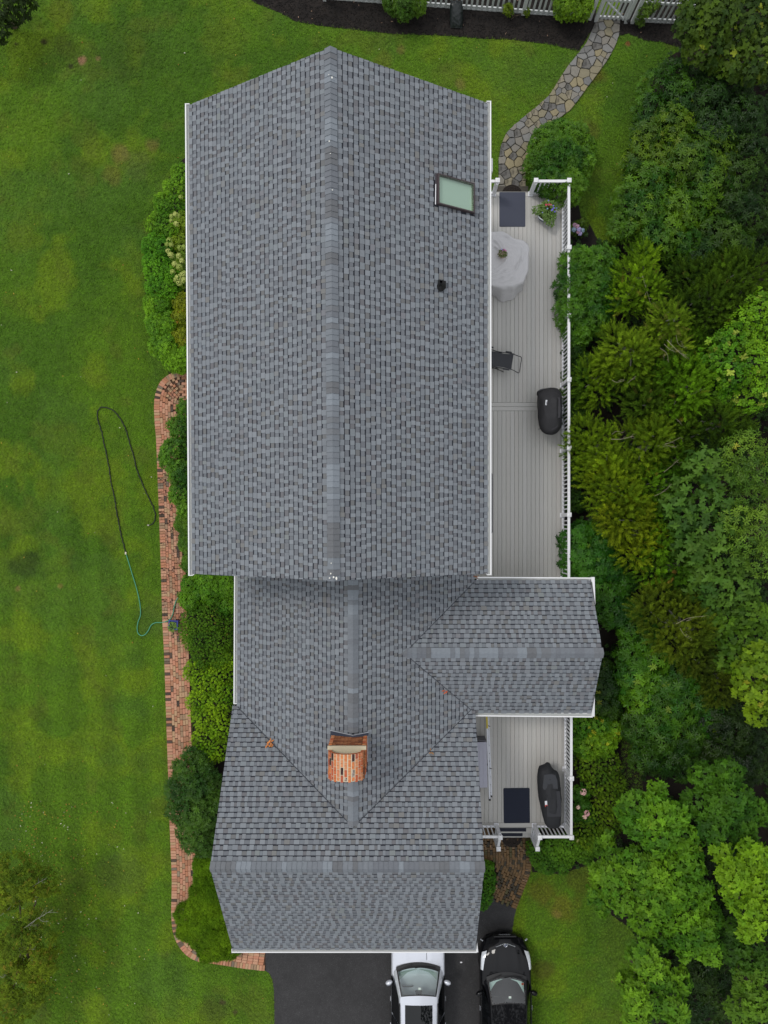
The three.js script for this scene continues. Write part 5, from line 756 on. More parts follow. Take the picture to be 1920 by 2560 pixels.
  part('rear_window', gridSurface(12, 6, (u, v) => V(lerp(-1, 1, u) * lerp(C.rx - 0.03, C.rx + 0.08, v), lerp(C.ty - 0.04, C.by, v), lerp(C.rz, C.rbz, v))), tint, o);
  if (K.sunroof) part('sunroof', gridSurface(16, 12, (u, v) => V(lerp(-1, 1, u) * K.sunroof[2], C.ty + 0.035 * (1 - Math.pow((u * 2 - 1) * K.sunroof[2] / C.tx, 2)) + C.arch * Math.sin(Math.PI * clamp((lerp(K.sunroof[0], K.sunroof[1], v) - C.tz) / (C.rz - C.tz))) + 0.012, lerp(K.sunroof[0], K.sunroof[1], v))), tint, o);
  // wipers, cowl, front end
  part('cowl', gridSurface(24, 2, (u, v) => { const a = screen(u, 0.03), z = a.z; return V(a.x * 1.02, lerp(get(C.bz - 0.24, 3) + 0.0, a.y, v) + 0.004, lerp(z - 0.1, z, v)); }), trim, o).material.side = THREE.DoubleSide;
  for (const [a, b] of [[0.38, 0.06], [0.9, 0.42]]) part('wiper', tube([screen(a, 0.0).add(V(0, 0.03, -0.02)), screen((a + b) / 2, 0.05).add(V(0, 0.035, -0.02)), screen(b, 0.1).add(V(0, 0.03, -0.01))], 0.012, 12, 5), trim, o);
  const gz = z0 + 0.1; part('grille', box(0.8, 0.16, 0.05, 0, 0.62, z0 - 0.0, 0, 0.02), trim, o);
  part('front_bumper', gridSurface(24, 3, (u, v) => { const x = lerp(-0.8, 0.8, u); return noseBow(V(x, lerp(0.5, 0.36, v), z0 - 0.05 + 0.03 * v)); }), paint, o).material.side = THREE.DoubleSide;
  if (K.chrome) { part('chrome_trim', merge([bar(V(-0.33, 0.8, gz + 0.18), V(-0.05, 0.8, gz + 0.07), 0.024), bar(V(0.33, 0.8, gz + 0.18), V(0.05, 0.8, gz + 0.07), 0.024), bar(V(-0.2, 0.6, z0 - 0.03), V(0.2, 0.6, z0 - 0.03), 0.02)]), chrome, o); const r = new THREE.TorusGeometry(0.062, 0.014, 8, 24); r.rotateX(Math.PI / 2 + 0.25); r.translate(0, 0.83, gz + 0.12); const em = part('emblem', r, chrome, o); const d = new THREE.CylinderGeometry(0.05, 0.05, 0.01, 20); d.rotateX(0.25); d.translate(0, 0.826, gz + 0.12); part('emblem_disc', d, std(srgb(28, 48, 92), 0.3), em); part('emblem_bar', box(0.08, 0.012, 0.02, 0, 0.836, gz + 0.12), chrome, em); }
  // inside: dash, seats, wheel, mirror, stickers
  part('dashboard', gridSurface(16, 4, (u, v) => { const a = screen(lerp(0.06, 0.94, u), 0.08), z = a.z + 0.1; return V(a.x, lerp(a.y - 0.05, C.by - 0.06, v), lerp(z, C.tz + 0.2, v)); }), std(K.dash, 0.9, { side: THREE.DoubleSide }), o);  // dash made long and pale to stand in for reflections on the screen
  part('cabin_floor', box(C.tx * 2 + 0.2, 0.02, C.rz - C.bz - 0.2, 0, C.by - 0.32, (C.rz + C.bz) / 2 + 0.25), std(srgb(120, 124, 122), 0.95), o);
  for (const s of [-1, 1]) { const se = part('seat', merge([box(0.5, 0.16, 0.5, s * 0.36, C.by - 0.22, C.bz + 1.05, 0, 0.06), box(0.48, 0.6, 0.14, s * 0.36, C.by + 0.06, C.bz + 1.35, 0, 0.06)]), std(K.seat, 0.8), o); part('headrest', box(0.26, 0.18, 0.1, s * 0.36, C.by + 0.42, C.bz + 1.37, 0, 0.04), se.material, se); }
  const sw = new THREE.TorusGeometry(0.18, 0.016, 8, 24); sw.rotateX(-0.5); sw.translate(-0.36, C.by - 0.02, C.bz + 0.58); part('steering_wheel', sw, trim, o);
  { const a = screen(0.5, 0.84); part('rear_mirror', box(0.24, 0.07, 0.03, 0, a.y - 0.08, a.z + 0.06, 0, 0.012), trim, o); const b = screen(0.5, 0.78); part('sensor_block', box(0.2, 0.05, 0.14, 0, screen(0.5, 0.9).y - 0.05, screen(0.5, 0.9).z + 0.02, 0, 0.01), trim, o); part('sticker', box(0.085, 0.004, 0.07, K.stickX, b.y - 0.012, b.z - 0.004).rotateX(0), std(srgb(236, 238, 232), 0.7), o); }
  if (K.permit) { const b = screen(0.93, 0.2); part('permit', box(0.075, 0.01, 0.07, b.x - 0.04, b.y - 0.006, b.z + 0.02), std(srgb(206, 92, 66), 0.7), o); part('permit_mark', box(0.045, 0.004, 0.03, b.x - 0.04, b.y + 0.001, b.z + 0.02), std(srgb(120, 40, 34), 0.7), o); }
  part('number_plate', box(0.46, 0.12, 0.02, 0, 0.7, z1 + 0.02), M.white, o);
  return o;
}
makeCar('silver_car', 'silver suv parked nose in under the garage eave', [0.83, 0.016, 16.02], 0, {
  color: srgb(226, 229, 238), rough: 0.3, metal: 0.4, bow: 0.28, cowlBow: 0.12, crease: 0.012, hoodLine: true,
  stations: [[-2.27, 0.78, 0.62, 0.66, 0.3], [-2.1, 0.87, 0.8, 0.86, 0.26], [-1.75, 0.92, 0.9, 0.97, 0.24], [-1.3, 0.935, 0.96, 1.04, 0.24], [-0.8, 0.935, 1.0, 1.06, 0.24], [0, 0.935, 1.02, 1.02, 0.24], [1.2, 0.935, 1.03, 1.03, 0.24], [1.9, 0.92, 1.02, 1.02, 0.26], [2.25, 0.87, 0.96, 0.96, 0.3], [2.36, 0.82, 0.9, 0.9, 0.36]],
  hood: [-2.02, -1.16, 0.6, 0.66], cab: { bx: 0.75, by: 1.06, bz: -0.95, tx: 0.59, ty: 1.55, tz: -0.33, arch: 0.05, rx: 0.57, rz: 1.75, rbz: 2.2 },
  mir: [1.0, 1.08, -0.52], lamp: [-2.1, -1.55, 0.5, 0.74, 0.66, 0.78], rails: true, sunroof: [-0.08, 1.2, 0.46], handle: std(srgb(200, 202, 208), 0.3, { metalness: 0.4 }), dash: srgb(164, 176, 174), seat: srgb(150, 154, 150), stickX: 0.03,
});
makeCar('black_car', 'glossy black sedan with bright headlights parked at the lawn edge', [3.88, 0.016, 16.41], 0.008, {
  color: srgb(14, 14, 17), rough: 0.35, metal: 0, coat: 0.5, spec: 0.15, bow: 0.36, cowlBow: 0.12, crease: 0.02, hoodLine: false,
  stations: [[-2.25, 0.66, 0.5, 0.54, 0.24], [-2.08, 0.8, 0.64, 0.72, 0.2], [-1.8, 0.865, 0.76, 0.84, 0.2], [-1.3, 0.885, 0.86, 0.95, 0.2], [-0.8, 0.885, 0.9, 0.98, 0.2], [0, 0.885, 0.92, 0.93, 0.2], [1.2, 0.885, 0.93, 0.94, 0.2], [1.8, 0.87, 0.92, 0.96, 0.22], [2.2, 0.82, 0.88, 0.92, 0.28], [2.36, 0.74, 0.8, 0.82, 0.36]],
  hood: [-1.86, -1.16, 0.55, 0.64], cab: { bx: 0.68, by: 0.98, bz: -0.95, tx: 0.575, ty: 1.42, tz: -0.36, arch: 0.05, rx: 0.55, rz: 1.15, rbz: 1.75 },
  mir: [0.94, 1.0, -0.5], lamp: [-1.95, -1.22, 0.56, 0.73, 0.665, 0.76], rails: false, chrome: true, handle: std(srgb(190, 192, 198), 0.25, { metalness: 0.8 }), dash: srgb(190, 208, 206), seat: srgb(120, 128, 128), stickX: 0.05, permit: true,
});

// ------------------------------------------------------------------ picket fence, gate, mulch bag
{
  const pick = box(0.075, 1.08, 0.022, 0, 0.6, 0), pw = std(srgb(196, 200, 198), 0.6), pp = std(srgb(206, 209, 208), 0.55), g = rngOf(14);
  const top = new THREE.ConeGeometry(0.05, 0.05, 4); top.rotateY(Math.PI / 4); top.scale(1, 1, 0.35); top.translate(0, 1.165, 0); const picket = merge([pick, top]);
  const postG = merge([box(0.115, 1.3, 0.115, 0, 0.65, 0), new THREE.ConeGeometry(0.09, 0.08, 4).rotateY(Math.PI / 4).translate(0, 1.34, 0)]);
  const run = (label, A, B, posts, gap = 0.183) => {
    const a = at(...A), b = at(...B), o = thing('picket_fence', label, 'fence', [a.x, 0, a.z], -Math.atan2(b.z - a.z, b.x - a.x), 'white picket fence runs'), L = a.distanceTo(b); delete o.userData.group;
    part('rail', box(L, 0.09, 0.045, L / 2, 0.13, -0.035), pp, o); part('rail', box(L, 0.09, 0.045, L / 2, 0.9, -0.035), pp, o); part('base_board', box(L, 0.05, 0.06, L / 2, 0.045, -0.02), pw, o);
    for (let x = 0.12; x < L - 0.05; x += gap) { if (posts.some((p) => Math.abs(p * L - x) < 0.1)) continue; const k = part('picket', picket, pw, o); k.position.set(x + rr(-0.006, 0.006, g), 0, 0.004); k.rotation.z = rr(-0.008, 0.008, g); }
    for (const p of posts) { const q = part('post', postG, pp, o); q.position.set(p * L, 0, 0.03); }
  };
  run('long white picket fence along the bark mulch bed west of the gate', [812, -1], [1477, 47], [0, 0.37, 0.745, 0.995]);
  run('short white picket fence half covered by leaves east of the gate', [1577, 55], [1720, 62], [0.02]);
  const a = at(1488, 50), b = at(1565, 54), o = thing('picket_gate', 'white picket gate with a diagonal brace at the end of the stone path', 'gate', [a.x, 0, a.z], -Math.atan2(b.z - a.z, b.x - a.x)), L = a.distanceTo(b);
  part('rail', box(L - 0.16, 0.09, 0.045, L / 2, 0.12, -0.035), pp, o); part('rail', box(L - 0.16, 0.09, 0.045, L / 2, 0.92, -0.035), pp, o); part('brace', bar(V(L - 0.14, 0.18, 0.03), V(0.2, 0.9, 0.03), 0.07, 0.03), pp, o);
  for (let x = 0.2; x < L - 0.12; x += 0.155) { const k = part('picket', picket, pw, o); k.position.set(x, 0, 0.004); }
  for (const x of [0.02, L - 0.02]) { const q = part('post', postG, pp, o); q.position.set(x, 0, 0.04); }
  part('latch', merge([new THREE.SphereGeometry(0.07, 12, 8).scale(1, 0.7, 0.8).translate(L + 0.03, 0.22, 0.14)]), M.black, o);
}
{
  // plastic bag of mulch leaning on the fence, printed in green and white
  const tex = (() => { const g = rngOf(21), rows = []; for (let k = 0; k < 30; k++) rows.push([g(), g(), g(), g()]); return dataTex(128, 256, (i, j) => { const y = j / 256, x = i / 128; let c = [14, 20, 20]; if (y > 0.58 && y < 0.8 && x > 0.3 && x < 0.74) c = [30, 92, 60]; const line = Math.floor(y * 26), f = y * 26 - line, r = rows[line]; if (x > 0.22 + r[0] * 0.15 && x < 0.6 + r[1] * 0.28 && f > 0.3 && f < 0.3 + 0.35 * r[2] && y > 0.16 && y < 0.92 && hash2((i / 3) | 0, line) > 0.3) c = r[3] > 0.4 ? [210, 222, 216] : [70, 160, 110]; if (y > 0.36 && y < 0.39 && x > 0.2 && x < 0.82) c = [196, 206, 200]; const n = fbm(i / 10, j / 10, 3); if (n > 0.62) c = c.map((v) => v + 46 * (n - 0.62) / 0.3); return c; }, { repeat: false }); })();
  const A = at(1141, 70, 0.1), B = at(1141, 2, 0.55), ax = B.clone().sub(A), len = ax.length(), o = thing('mulch_bag', 'dark green printed plastic bag of mulch leaning on the picket fence', 'bag', [0, 0, 0]);
  const up = ax.clone().normalize(), sd = V(1, 0, 0.06).normalize(), nn = sd.clone().cross(up).negate().normalize();
  const gq = (s) => gridSurface(24, 36, (u, v) => { const x = (u * 2 - 1), e = Math.pow(Math.abs(x), 3), q = Math.sin(Math.PI * clamp(v, 0.02, 0.98)), w = 0.235 * (0.86 + 0.14 * q) * (1 + 0.08 * (fbm(v * 9, s * 5 + 3, 2) - 0.5)), th = 0.1 * (1 - e) * Math.pow(q, 0.5) + 0.035 * (fbm(u * 6 + s * 9, v * 10, 3) - 0.5) * (1 - e); return A.clone().addScaledVector(up, v * len).addScaledVector(sd, x * w).addScaledVector(nn, s * th + 0.06); });
  const f = gq(1), bk = gq(-1); const m = part('sack', f, std(0xffffff, 0.3, { map: tex, side: THREE.DoubleSide }), o); void m; part('sack_back', bk, std(srgb(18, 26, 25), 0.35, { side: THREE.DoubleSide }), o);
}
// ------------------------------------------------------------------ vegetation
// one cluster of leaves per kind of plant; each crown is a cloud of such clusters on uneven lobes
const upN = faceUp;
const whorl = (n, L, W, tilt, seed, droop = 0.35) => { const g = rngOf(seed), l = leafGeo(L, W, 0.25, droop), a = []; for (let k = 0; k < n; k++) a.push(place(l, 0, rr(-0.01, 0.02, g), 0, k / n * 6.283 + rr(-0.2, 0.2, g), tilt + rr(-0.25, 0.25, g), rr(-0.3, 0.3, g), rr(0.75, 1.15, g))); return upN(merge(a)); };
const sprig = (n, L, W, len, seed) => { const g = rngOf(seed), l = leafGeo(L, W, 0.2, 0.3), a = []; for (let k = 0; k < n; k++) { const t = k / n; a.push(place(l, Math.sin(k * 2.4) * 0.01, len * t, Math.cos(k * 2.4) * 0.01, k * 2.4 + rr(-0.3, 0.3, g), rr(0.1, 0.7, g), rr(-0.4, 0.4, g), rr(0.7, 1.2, g) * (1 - 0.3 * t))); } return upN(merge(a)); };
function lobedLeaf(L, W, lobes) { const s = new Soup(), pts = [[0, 0]]; for (let k = 0; k < lobes; k++) { const t = (k + 0.7) / lobes, w = W * Math.sin(Math.PI * clamp(0.18 + 0.72 * t)) * 0.5; pts.push([L * t - L * 0.05, w * 0.66], [L * (t + 0.06), w]); } pts.push([L * 1.02, 0]); for (let i = 0; i < pts.length - 1; i++) { const [x0, z0] = pts[i], [x1, z1] = pts[i + 1], y = (x) => -0.25 * x * x / L; s.quad(V(x0, y(x0), 0), V(x1, y(x1), 0), V(x1, y(x1) + 0.12 * z1, z1), V(x0, y(x0) + 0.12 * z0, z0)); s.quad(V(x0, y(x0), 0), V(x0, y(x0) + 0.12 * z0, -z0), V(x1, y(x1) + 0.12 * z1, -z1), V(x1, y(x1), 0)); } return s.geo(); }
const oakTuft = (L, W, n, seed, lob = 3) => { const g = rngOf(seed), l = lobedLeaf(L, W, lob), a = []; for (let k = 0; k < n; k++) a.push(place(l, 0, 0.02 * g(), 0, k / n * 6.283 + rr(-0.3, 0.3, g), rr(-0.2, 0.8, g), rr(-0.45, 0.45, g), rr(0.6, 1.2, g))); return upN(merge(a)); };
const feather = (L, n, seed) => { const g = rngOf(seed), s = new Soup(); const bl = (p, d, len, w) => { const e = p.clone().addScaledVector(d, len), q = V(-d.z, 0, d.x).normalize().multiplyScalar(w); if (q.length() < 1e-4) q.set(w, 0, 0); const m = p.clone().lerp(e, 0.45); s.tri(p.clone().add(V(0, 0, 0)), m.clone().add(q), m.clone().sub(q)); s.tri(m.clone().add(q), e, m.clone().sub(q)); }; for (let k = 0; k < n; k++) { const t = k / n, p = V(rr(-0.01, 0.01, g), L * t * 0.85, rr(-0.01, 0.01, g)); for (const q of [0, 1, 2]) { const a = q * 2.1 + k * 1.3 + rr(-0.4, 0.4, g), d = V(Math.cos(a) * 0.62, 0.78, Math.sin(a) * 0.62).normalize(); bl(p, d, L * 0.42 * (1 - 0.55 * t) * rr(0.7, 1.2, g), 0.011); } } bl(V(0, L * 0.7, 0), V(0.05, 1, 0.03).normalize(), L * 0.35, 0.011); return upN(s.geo()); };
const thread = (n, L, seed) => { const g = rngOf(seed), s = new Soup(); for (let k = 0; k < n; k++) { const a = g() * 6.283, e = rr(0.15, 1.3, g), d = V(Math.cos(a) * Math.cos(e), Math.sin(e), Math.sin(a) * Math.cos(e)), q = V(-d.z, 0, d.x).normalize().multiplyScalar(0.004), p = V(rr(-0.02, 0.02, g), 0, rr(-0.02, 0.02, g)), m = p.clone().addScaledVector(d, L * 0.5), t = p.clone().addScaledVector(d, L).add(V(0, -0.02, 0)); s.quad(p.clone().add(q), p.clone().sub(q), m.clone().sub(q), m.clone().add(q)); s.tri(m.clone().add(q), m.clone().sub(q), t); } return upN(s.geo()); };
const LK = {
  rhodo: { geo: [whorl(8, 0.125, 0.042, 0.42, 1), whorl(7, 0.115, 0.041, 0.6, 2), whorl(9, 0.13, 0.041, 0.26, 3)], gap: 0.158, rough: 0.34, amp: 0.34, dark: 0.76 },
  narrow: { geo: [whorl(9, 0.115, 0.034, 0.65, 4), whorl(8, 0.11, 0.032, 0.5, 5)], gap: 0.112, rough: 0.36, amp: 0.16, dark: 0.7 },
  box: { geo: [sprig(14, 0.05, 0.026, 0.08, 6), sprig(12, 0.055, 0.028, 0.07, 7)], gap: 0.075, rough: 0.5, amp: 0.16 },
  small: { geo: [sprig(16, 0.035, 0.018, 0.1, 8), sprig(14, 0.032, 0.02, 0.08, 9)], gap: 0.075, rough: 0.6, amp: 0.18 },
  broad: { geo: [sprig(9, 0.1, 0.06, 0.14, 10), sprig(8, 0.11, 0.062, 0.12, 11)], gap: 0.15, rough: 0.45, amp: 0.25 },
  oak: { geo: [oakTuft(0.125, 0.075, 9, 12), oakTuft(0.115, 0.07, 8, 13), oakTuft(0.13, 0.075, 10, 14)], gap: 0.15, rough: 0.55, amp: 0.34, fq: 1.7 },
  bigoak: { geo: [oakTuft(0.19, 0.115, 7, 15), oakTuft(0.17, 0.105, 8, 16)], gap: 0.22, rough: 0.55, amp: 0.34, fq: 1.6 },
  maple: { geo: [oakTuft(0.12, 0.11, 5, 17, 2), oakTuft(0.11, 0.1, 6, 18, 2)], gap: 0.14, rough: 0.55, amp: 0.36, fq: 1.7 },
  cedar: { geo: [feather(0.34, 9, 19), feather(0.3, 8, 20), feather(0.38, 10, 21)], gap: 0.14, rough: 0.7, amp: 0.4, fq: 1.5, dark: 0.95 },
  mop: { geo: [thread(22, 0.11, 22), thread(20, 0.12, 23)], gap: 0.055, rough: 0.8, amp: 0.06, dark: 0.95 },
  long: { geo: [sprig(10, 0.13, 0.035, 0.2, 24), sprig(9, 0.12, 0.035, 0.18, 25)], gap: 0.17, rough: 0.4, amp: 0.34, fq: 1.7 },
  brown: { geo: [sprig(7, 0.075, 0.035, 0.16, 26), sprig(6, 0.07, 0.032, 0.14, 27)], gap: 0.12, rough: 0.7, amp: 0.3, dark: 0.75 },
};
const leafMat = {}; for (const k in LK) leafMat[k] = new THREE.MeshPhysicalMaterial({ color: 0xffffff, roughness: LK[k].rough + 0.06, specularIntensity: 0.4, side: THREE.DoubleSide });
function limb(a, b, r0, r1, bend, g) { const m = a.clone().lerp(b, 0.5).add(V(rr(-bend, bend, g), rr(0, bend, g), rr(-bend, bend, g))), c = new THREE.CatmullRomCurve3([a, m, b]), n = 10, t = new THREE.TubeGeometry(c, n, 1, 7), p = t.attributes.position; for (let i = 0; i <= n; i++) { const q = c.getPointAt(i / n), r = lerp(r0, r1, i / n); for (let k = 0; k <= 7; k++) { const j = i * 8 + k; p.setXYZ(j, q.x + (p.getX(j) - q.x) * r, q.y + (p.getY(j) - q.y) * r, q.z + (p.getZ(j) - q.z) * r); } } t.computeVertexNormals(); return t; }
let plantSeed = 100;
/* lobes: [px, py, radius px, top height m, height of the lobe's middle as a share of the top]; cols: two sRGB colours the leaves vary between */
function plant(name, label, category, kind, lobes, cols, opt = {}) {
  const g = rngOf(plantSeed += 7), K = LK[kind], tree = opt.tree ?? false;
  let E = [];
  for (const [px, py, rp, top0, mid] of lobes) { const top = tree ? top0 * (opt.hs ?? 0.58) * rr(0.86, 1.12, g) : top0 * rr(0.92, 1.06, g), m = mid ?? (tree ? 0.82 : 0.45), y = top * m, p = at(px, py, lerp(y, top, 0.5)), r = rp / sc(lerp(y, top, 0.5)); E.push({ x: p.x, z: p.z, y, rx: r, ry: Math.max(0.18, Math.min(top - y, r * 1.25)), rz: r, top }); }
  const base = E.reduce((a, e) => a.add(V(e.x, 0, e.z)), V(0, 0, 0)).divideScalar(E.length); if (tree) { const out = base.clone().normalize(), hh = Math.max(...E.map((e) => e.top)); base.addScaledVector(out, 0.27 * hh * Math.min(1.2, base.length() / 10)); }
  // knobs: smaller lumps over each lobe, so that the outline and the shading are uneven
  const big = E.slice();
  if (opt.knob !== 0) for (const e of big) { const n = opt.knobs ?? 7, s = opt.knob ?? 0.42; for (let k = 0; k < n; k++) { const a = g() * 6.283, u = Math.sqrt(g()), el = Math.acos(clamp(u)) , h = Math.sin(el), q = Math.cos(el); const rk = e.rx * s * rr(0.7, 1.15, g); E.push({ x: e.x + Math.cos(a) * q * e.rx * 0.86, z: e.z + Math.sin(a) * q * e.rz * 0.86, y: e.y + h * e.ry * 0.86, rx: rk, rz: rk, ry: rk * 0.8, top: e.top }); } }
  const o = thing(name, label, category, [base.x, 0, base.z], 0, opt.group);
  // leaf clusters keep a distance from each other, so that gaps open between them into the dark of the crown
  const pts = [], gap = K.gap * (opt.gap ?? 1) * (opt.size ?? 1), layers = opt.layers ?? [[1, 1], [0.74, 1.25]], cells = new Map(), amp = opt.amp ?? K.amp ?? 0.3, fq = K.fq ?? 2.4, sd = plantSeed * 1.7;
  for (const e of E) for (const [sh, wide] of layers) {
    const ra = (e.rx + e.ry) / 2, d0 = gap * wide, n = Math.round(4.2 * 2 * Math.PI * e.rx * ra / (d0 * d0));
    for (let i = 0; i < n; i++) {
      const a = g() * 6.283, cy = rr(-0.25, 1, g), cr = Math.sqrt(1 - cy * cy), d = V(Math.cos(a) * cr, cy, Math.sin(a) * cr), nx = e.x + d.x * e.rx, nz = e.z + d.z * e.rz, ny = e.y + d.y * e.ry;
      const j = sh * (1 + amp * 2 * (fbm(nx * fq + sd, nz * fq + ny * 1.3 - sd, 2) - 0.5)) * (0.9 + 0.16 * g()), x = e.x + d.x * e.rx * j, y = e.y + d.y * e.ry * j, z = e.z + d.z * e.rz * j;
      if (y < 0.04) continue;
      if (opt.sparse && fbm(x * 2.2 + plantSeed, z * 2.2 + y, 3) < opt.sparse) continue;
      if (E.some((f) => f !== e && Math.pow((x - f.x) / f.rx, 2) + Math.pow((y - f.y) / f.ry, 2) + Math.pow((z - f.z) / f.rz, 2) < 0.42)) continue;
      const ci = Math.floor(x / d0), cj = Math.floor(y / d0), ck = Math.floor(z / d0); let near = false;
      for (let q = -1; q < 2 && !near; q++) for (let r = -1; r < 2 && !near; r++) for (let t = -1; t < 2 && !near; t++) { const c = cells.get(((ci + q) * 4099 + cj + r) * 4099 + ck + t); if (c) for (const p of c) if (Math.pow(p.x - x, 2) + Math.pow(p.y - y, 2) + Math.pow(p.z - z, 2) < d0 * d0) { near = true; break; } }
      if (near) continue; const key = (ci * 4099 + cj) * 4099 + ck, P = { x, y, z, n: V(d.x / e.rx, d.y / e.ry, d.z / e.rz).normalize() }; (cells.get(key) ?? cells.set(key, []).get(key)).push(P); pts.push(P);
    }
  }
  const per = K.geo.map(() => []); pts.forEach((p) => per[Math.floor(g() * K.geo.length)].push(p));
  const DK = K.dark ?? 0.82, hr = kind === 'cedar' ? 0.95 : kind === 'rhodo' || kind === 'narrow' ? 1.2 : 1.06, c0 = srgb(cols[0][0] * hr, cols[0][1], cols[0][2] * 0.56).multiplyScalar(DK), c1 = srgb(cols[1][0] * hr, cols[1][1], cols[1][2] * 0.56).multiplyScalar(DK), acc = cols[2] ? srgb(...cols[2]) : null, c = new THREE.Color(), m = new THREE.Matrix4(), q = new THREE.Quaternion(), q2 = new THREE.Quaternion(), Y = V(0, 1, 0), lean = opt.lean ?? (kind === 'cedar' ? 0.35 : 0.55);
  const ns = plantSeed * 0.37;
  per.forEach((list, k) => {
    if (!list.length) return;
    const im = new THREE.InstancedMesh(K.geo[k], leafMat[kind], list.length);
    list.forEach((p, i) => {
      const dir = p.n.clone().lerp(Y, kind === 'cedar' ? 0.25 : lean * rr(0.5, 1.2, g)).add(V(rr(-0.25, 0.25, g), rr(-0.1, 0.1, g), rr(-0.25, 0.25, g))).normalize(); if (opt.wind) dir.add(V(opt.wind[0], 0, opt.wind[1])).normalize();
      q.setFromUnitVectors(Y, dir); q2.setFromAxisAngle(Y, g() * 6.283); q.multiply(q2); const s = (opt.size ?? 1) * rr(0.75, 1.25, g);
      m.compose(V(p.x - base.x, p.y, p.z - base.z), q, V(s, s, s)); im.setMatrixAt(i, m);
      const t = clamp(0.5 + 1.9 * (fbm(p.x * 1.6 + ns, p.z * 1.6 - ns + p.y, 3) - 0.5) + rr(-0.28, 0.28, g)); c.copy(c0).lerp(c1, t); if (acc && g() < (opt.acc ?? 0.03)) c.lerp(acc, rr(0.2, 0.6, g)); c.multiplyScalar(rr(0.72, 1.28, g)); im.setColorAt(i, c);
    });
    im.name = 'foliage'; im.castShadow = im.receiveShadow = true; o.add(im); stuff(im);
  });
  // wood
  const wood = []; const tops = big.slice(0, 9), tr = opt.trunkR ?? (tree ? 0.1 : 0.025), h = Math.max(...big.map((e) => e.y)), fork = V(0, tree ? h * 0.45 : 0.08, 0);
  if (tree) wood.push(limb(V(0, 0, 0), fork, tr, tr * 0.75, 0.08, g));
  for (const e of tops) wood.push(limb(tree ? fork : V(rr(-0.1, 0.1, g), 0, rr(-0.1, 0.1, g)), V(e.x - base.x, e.y + e.ry * 0.25, e.z - base.z), tr * 0.55, tr * 0.15, 0.15, g));
  part(tree ? 'trunk' : 'stem', merge(wood), opt.bark ?? M.bark, o);
  if (opt.branches) for (const [x0, y0, h00, x1, y1, h10, r0] of opt.branches) { const h0 = h00 * (opt.hs ?? 0.58) + 0.25, h1 = h10 * (opt.hs ?? 0.58) + 0.3, r = r0 * 0.42; const a = at(x0, y0, h0).sub(V(base.x, 0, base.z)), b = at(x1, y1, h1).sub(V(base.x, 0, base.z)), w = [limb(a, b, r, r * 0.35, 0.08, g)]; for (let k = 0; k < 4; k++) { const t = rr(0.35, 0.95, g), p = a.clone().lerp(b, t), d = b.clone().sub(a).multiplyScalar(rr(0.15, 0.3, g)); d.applyAxisAngle(Y, rr(-0.9, 0.9, g)); d.y += rr(-0.05, 0.12, g); w.push(limb(p, p.clone().add(d), r * 0.45, r * 0.15, 0.04, g)); } part('branch', merge(w), opt.branchMat ?? M.paleBark, o); }
  if (opt.heads) { const [hc, hl] = opt.heads, fm = hc.map((k) => std(srgb(...k), 0.8, { side: THREE.DoubleSide })), pg = petal(0.022, 4, 0.006); for (const [px, py, y, r, ci] of hl) { const O = at(px, py, y).sub(V(base.x, 0, base.z)), L = []; const n = Math.round(26 + r * 260); for (let k = 0; k < n; k++) { const cy = rr(-0.1, 1, g), a = g() * 6.283, cr = Math.sqrt(1 - cy * cy), d = V(Math.cos(a) * cr, cy, Math.sin(a) * cr); L.push(place(pg, O.x + d.x * r, O.y + d.y * r * 0.75 * (opt.cone ?? 1), O.z + d.z * r, g() * 6.28, d.x * -0.8, d.z * 0.8, rr(0.8, 1.4, g))); } part('flower_head', merge(L), fm[(ci ?? Math.floor(g() * fm.length)) % fm.length], o); } }
  return o;
}
const T = true; void 0;
// --- west side of the house
plant('boxwood_shrub', 'rounded green shrub at the north end of the bed on the west wall', 'shrub', 'box', [[452, 430, 30, 1.5], [440, 470, 34, 1.6], [424, 510, 38, 1.6], [408, 560, 40, 1.6]], [[70, 126, 28], [112, 168, 42]]);
plant('boxwood_shrub', 'large smooth green shrub bulging onto the lawn north of the brick walk', 'shrub', 'box', [[398, 610, 40, 1.6], [392, 662, 40, 1.6], [400, 710, 40, 1.6], [416, 690, 36, 1.7]], [[64, 128, 26], [98, 166, 40]]);
plant('evergreen_shrub', 'fresh green shrub touching the curved top of the brick walk', 'shrub', 'broad', [[394, 760, 34, 1.4], [402, 812, 36, 1.4], [414, 862, 36, 1.3], [440, 896, 32, 1.2], [466, 890, 30, 1.2]], [[74, 130, 28], [114, 172, 44]], { size: 0.62, gap: 0.62 });
plant('hydrangea', 'shrub with pale yellow flower cones beside the west gutter', 'shrub', 'broad', [[446, 545, 24, 1.9], [444, 600, 26, 1.9], [448, 650, 24, 1.9], [452, 690, 20, 1.8]], [[76, 116, 30], [116, 150, 44]], { size: 0.7, gap: 0.75, cone: 1.5, heads: [[[164, 180, 88], [180, 190, 104], [150, 170, 76]], [[452, 493, 1.95, 0.06], [439, 536, 2, 0.07], [447, 540, 1.95, 0.06], [429, 541, 1.9, 0.06], [441, 560, 2, 0.08], [428, 552, 1.9, 0.05], [424, 602, 1.95, 0.09], [428, 612, 1.9, 0.07], [417, 612, 1.8, 0.06], [420, 628, 1.85, 0.07], [427, 638, 1.95, 0.09], [450, 620, 2, 0.08], [460, 618, 2, 0.07], [447, 640, 1.95, 0.08], [437, 660, 1.95, 0.08], [448, 668, 2, 0.09], [455, 652, 2, 0.07], [432, 680, 1.9, 0.07], [446, 694, 1.95, 0.1], [457, 688, 2, 0.09], [448, 708, 1.9, 0.08], [461, 684, 1.95, 0.08], [460, 700, 1.95, 0.09], [440, 700, 1.9, 0.07]]] });
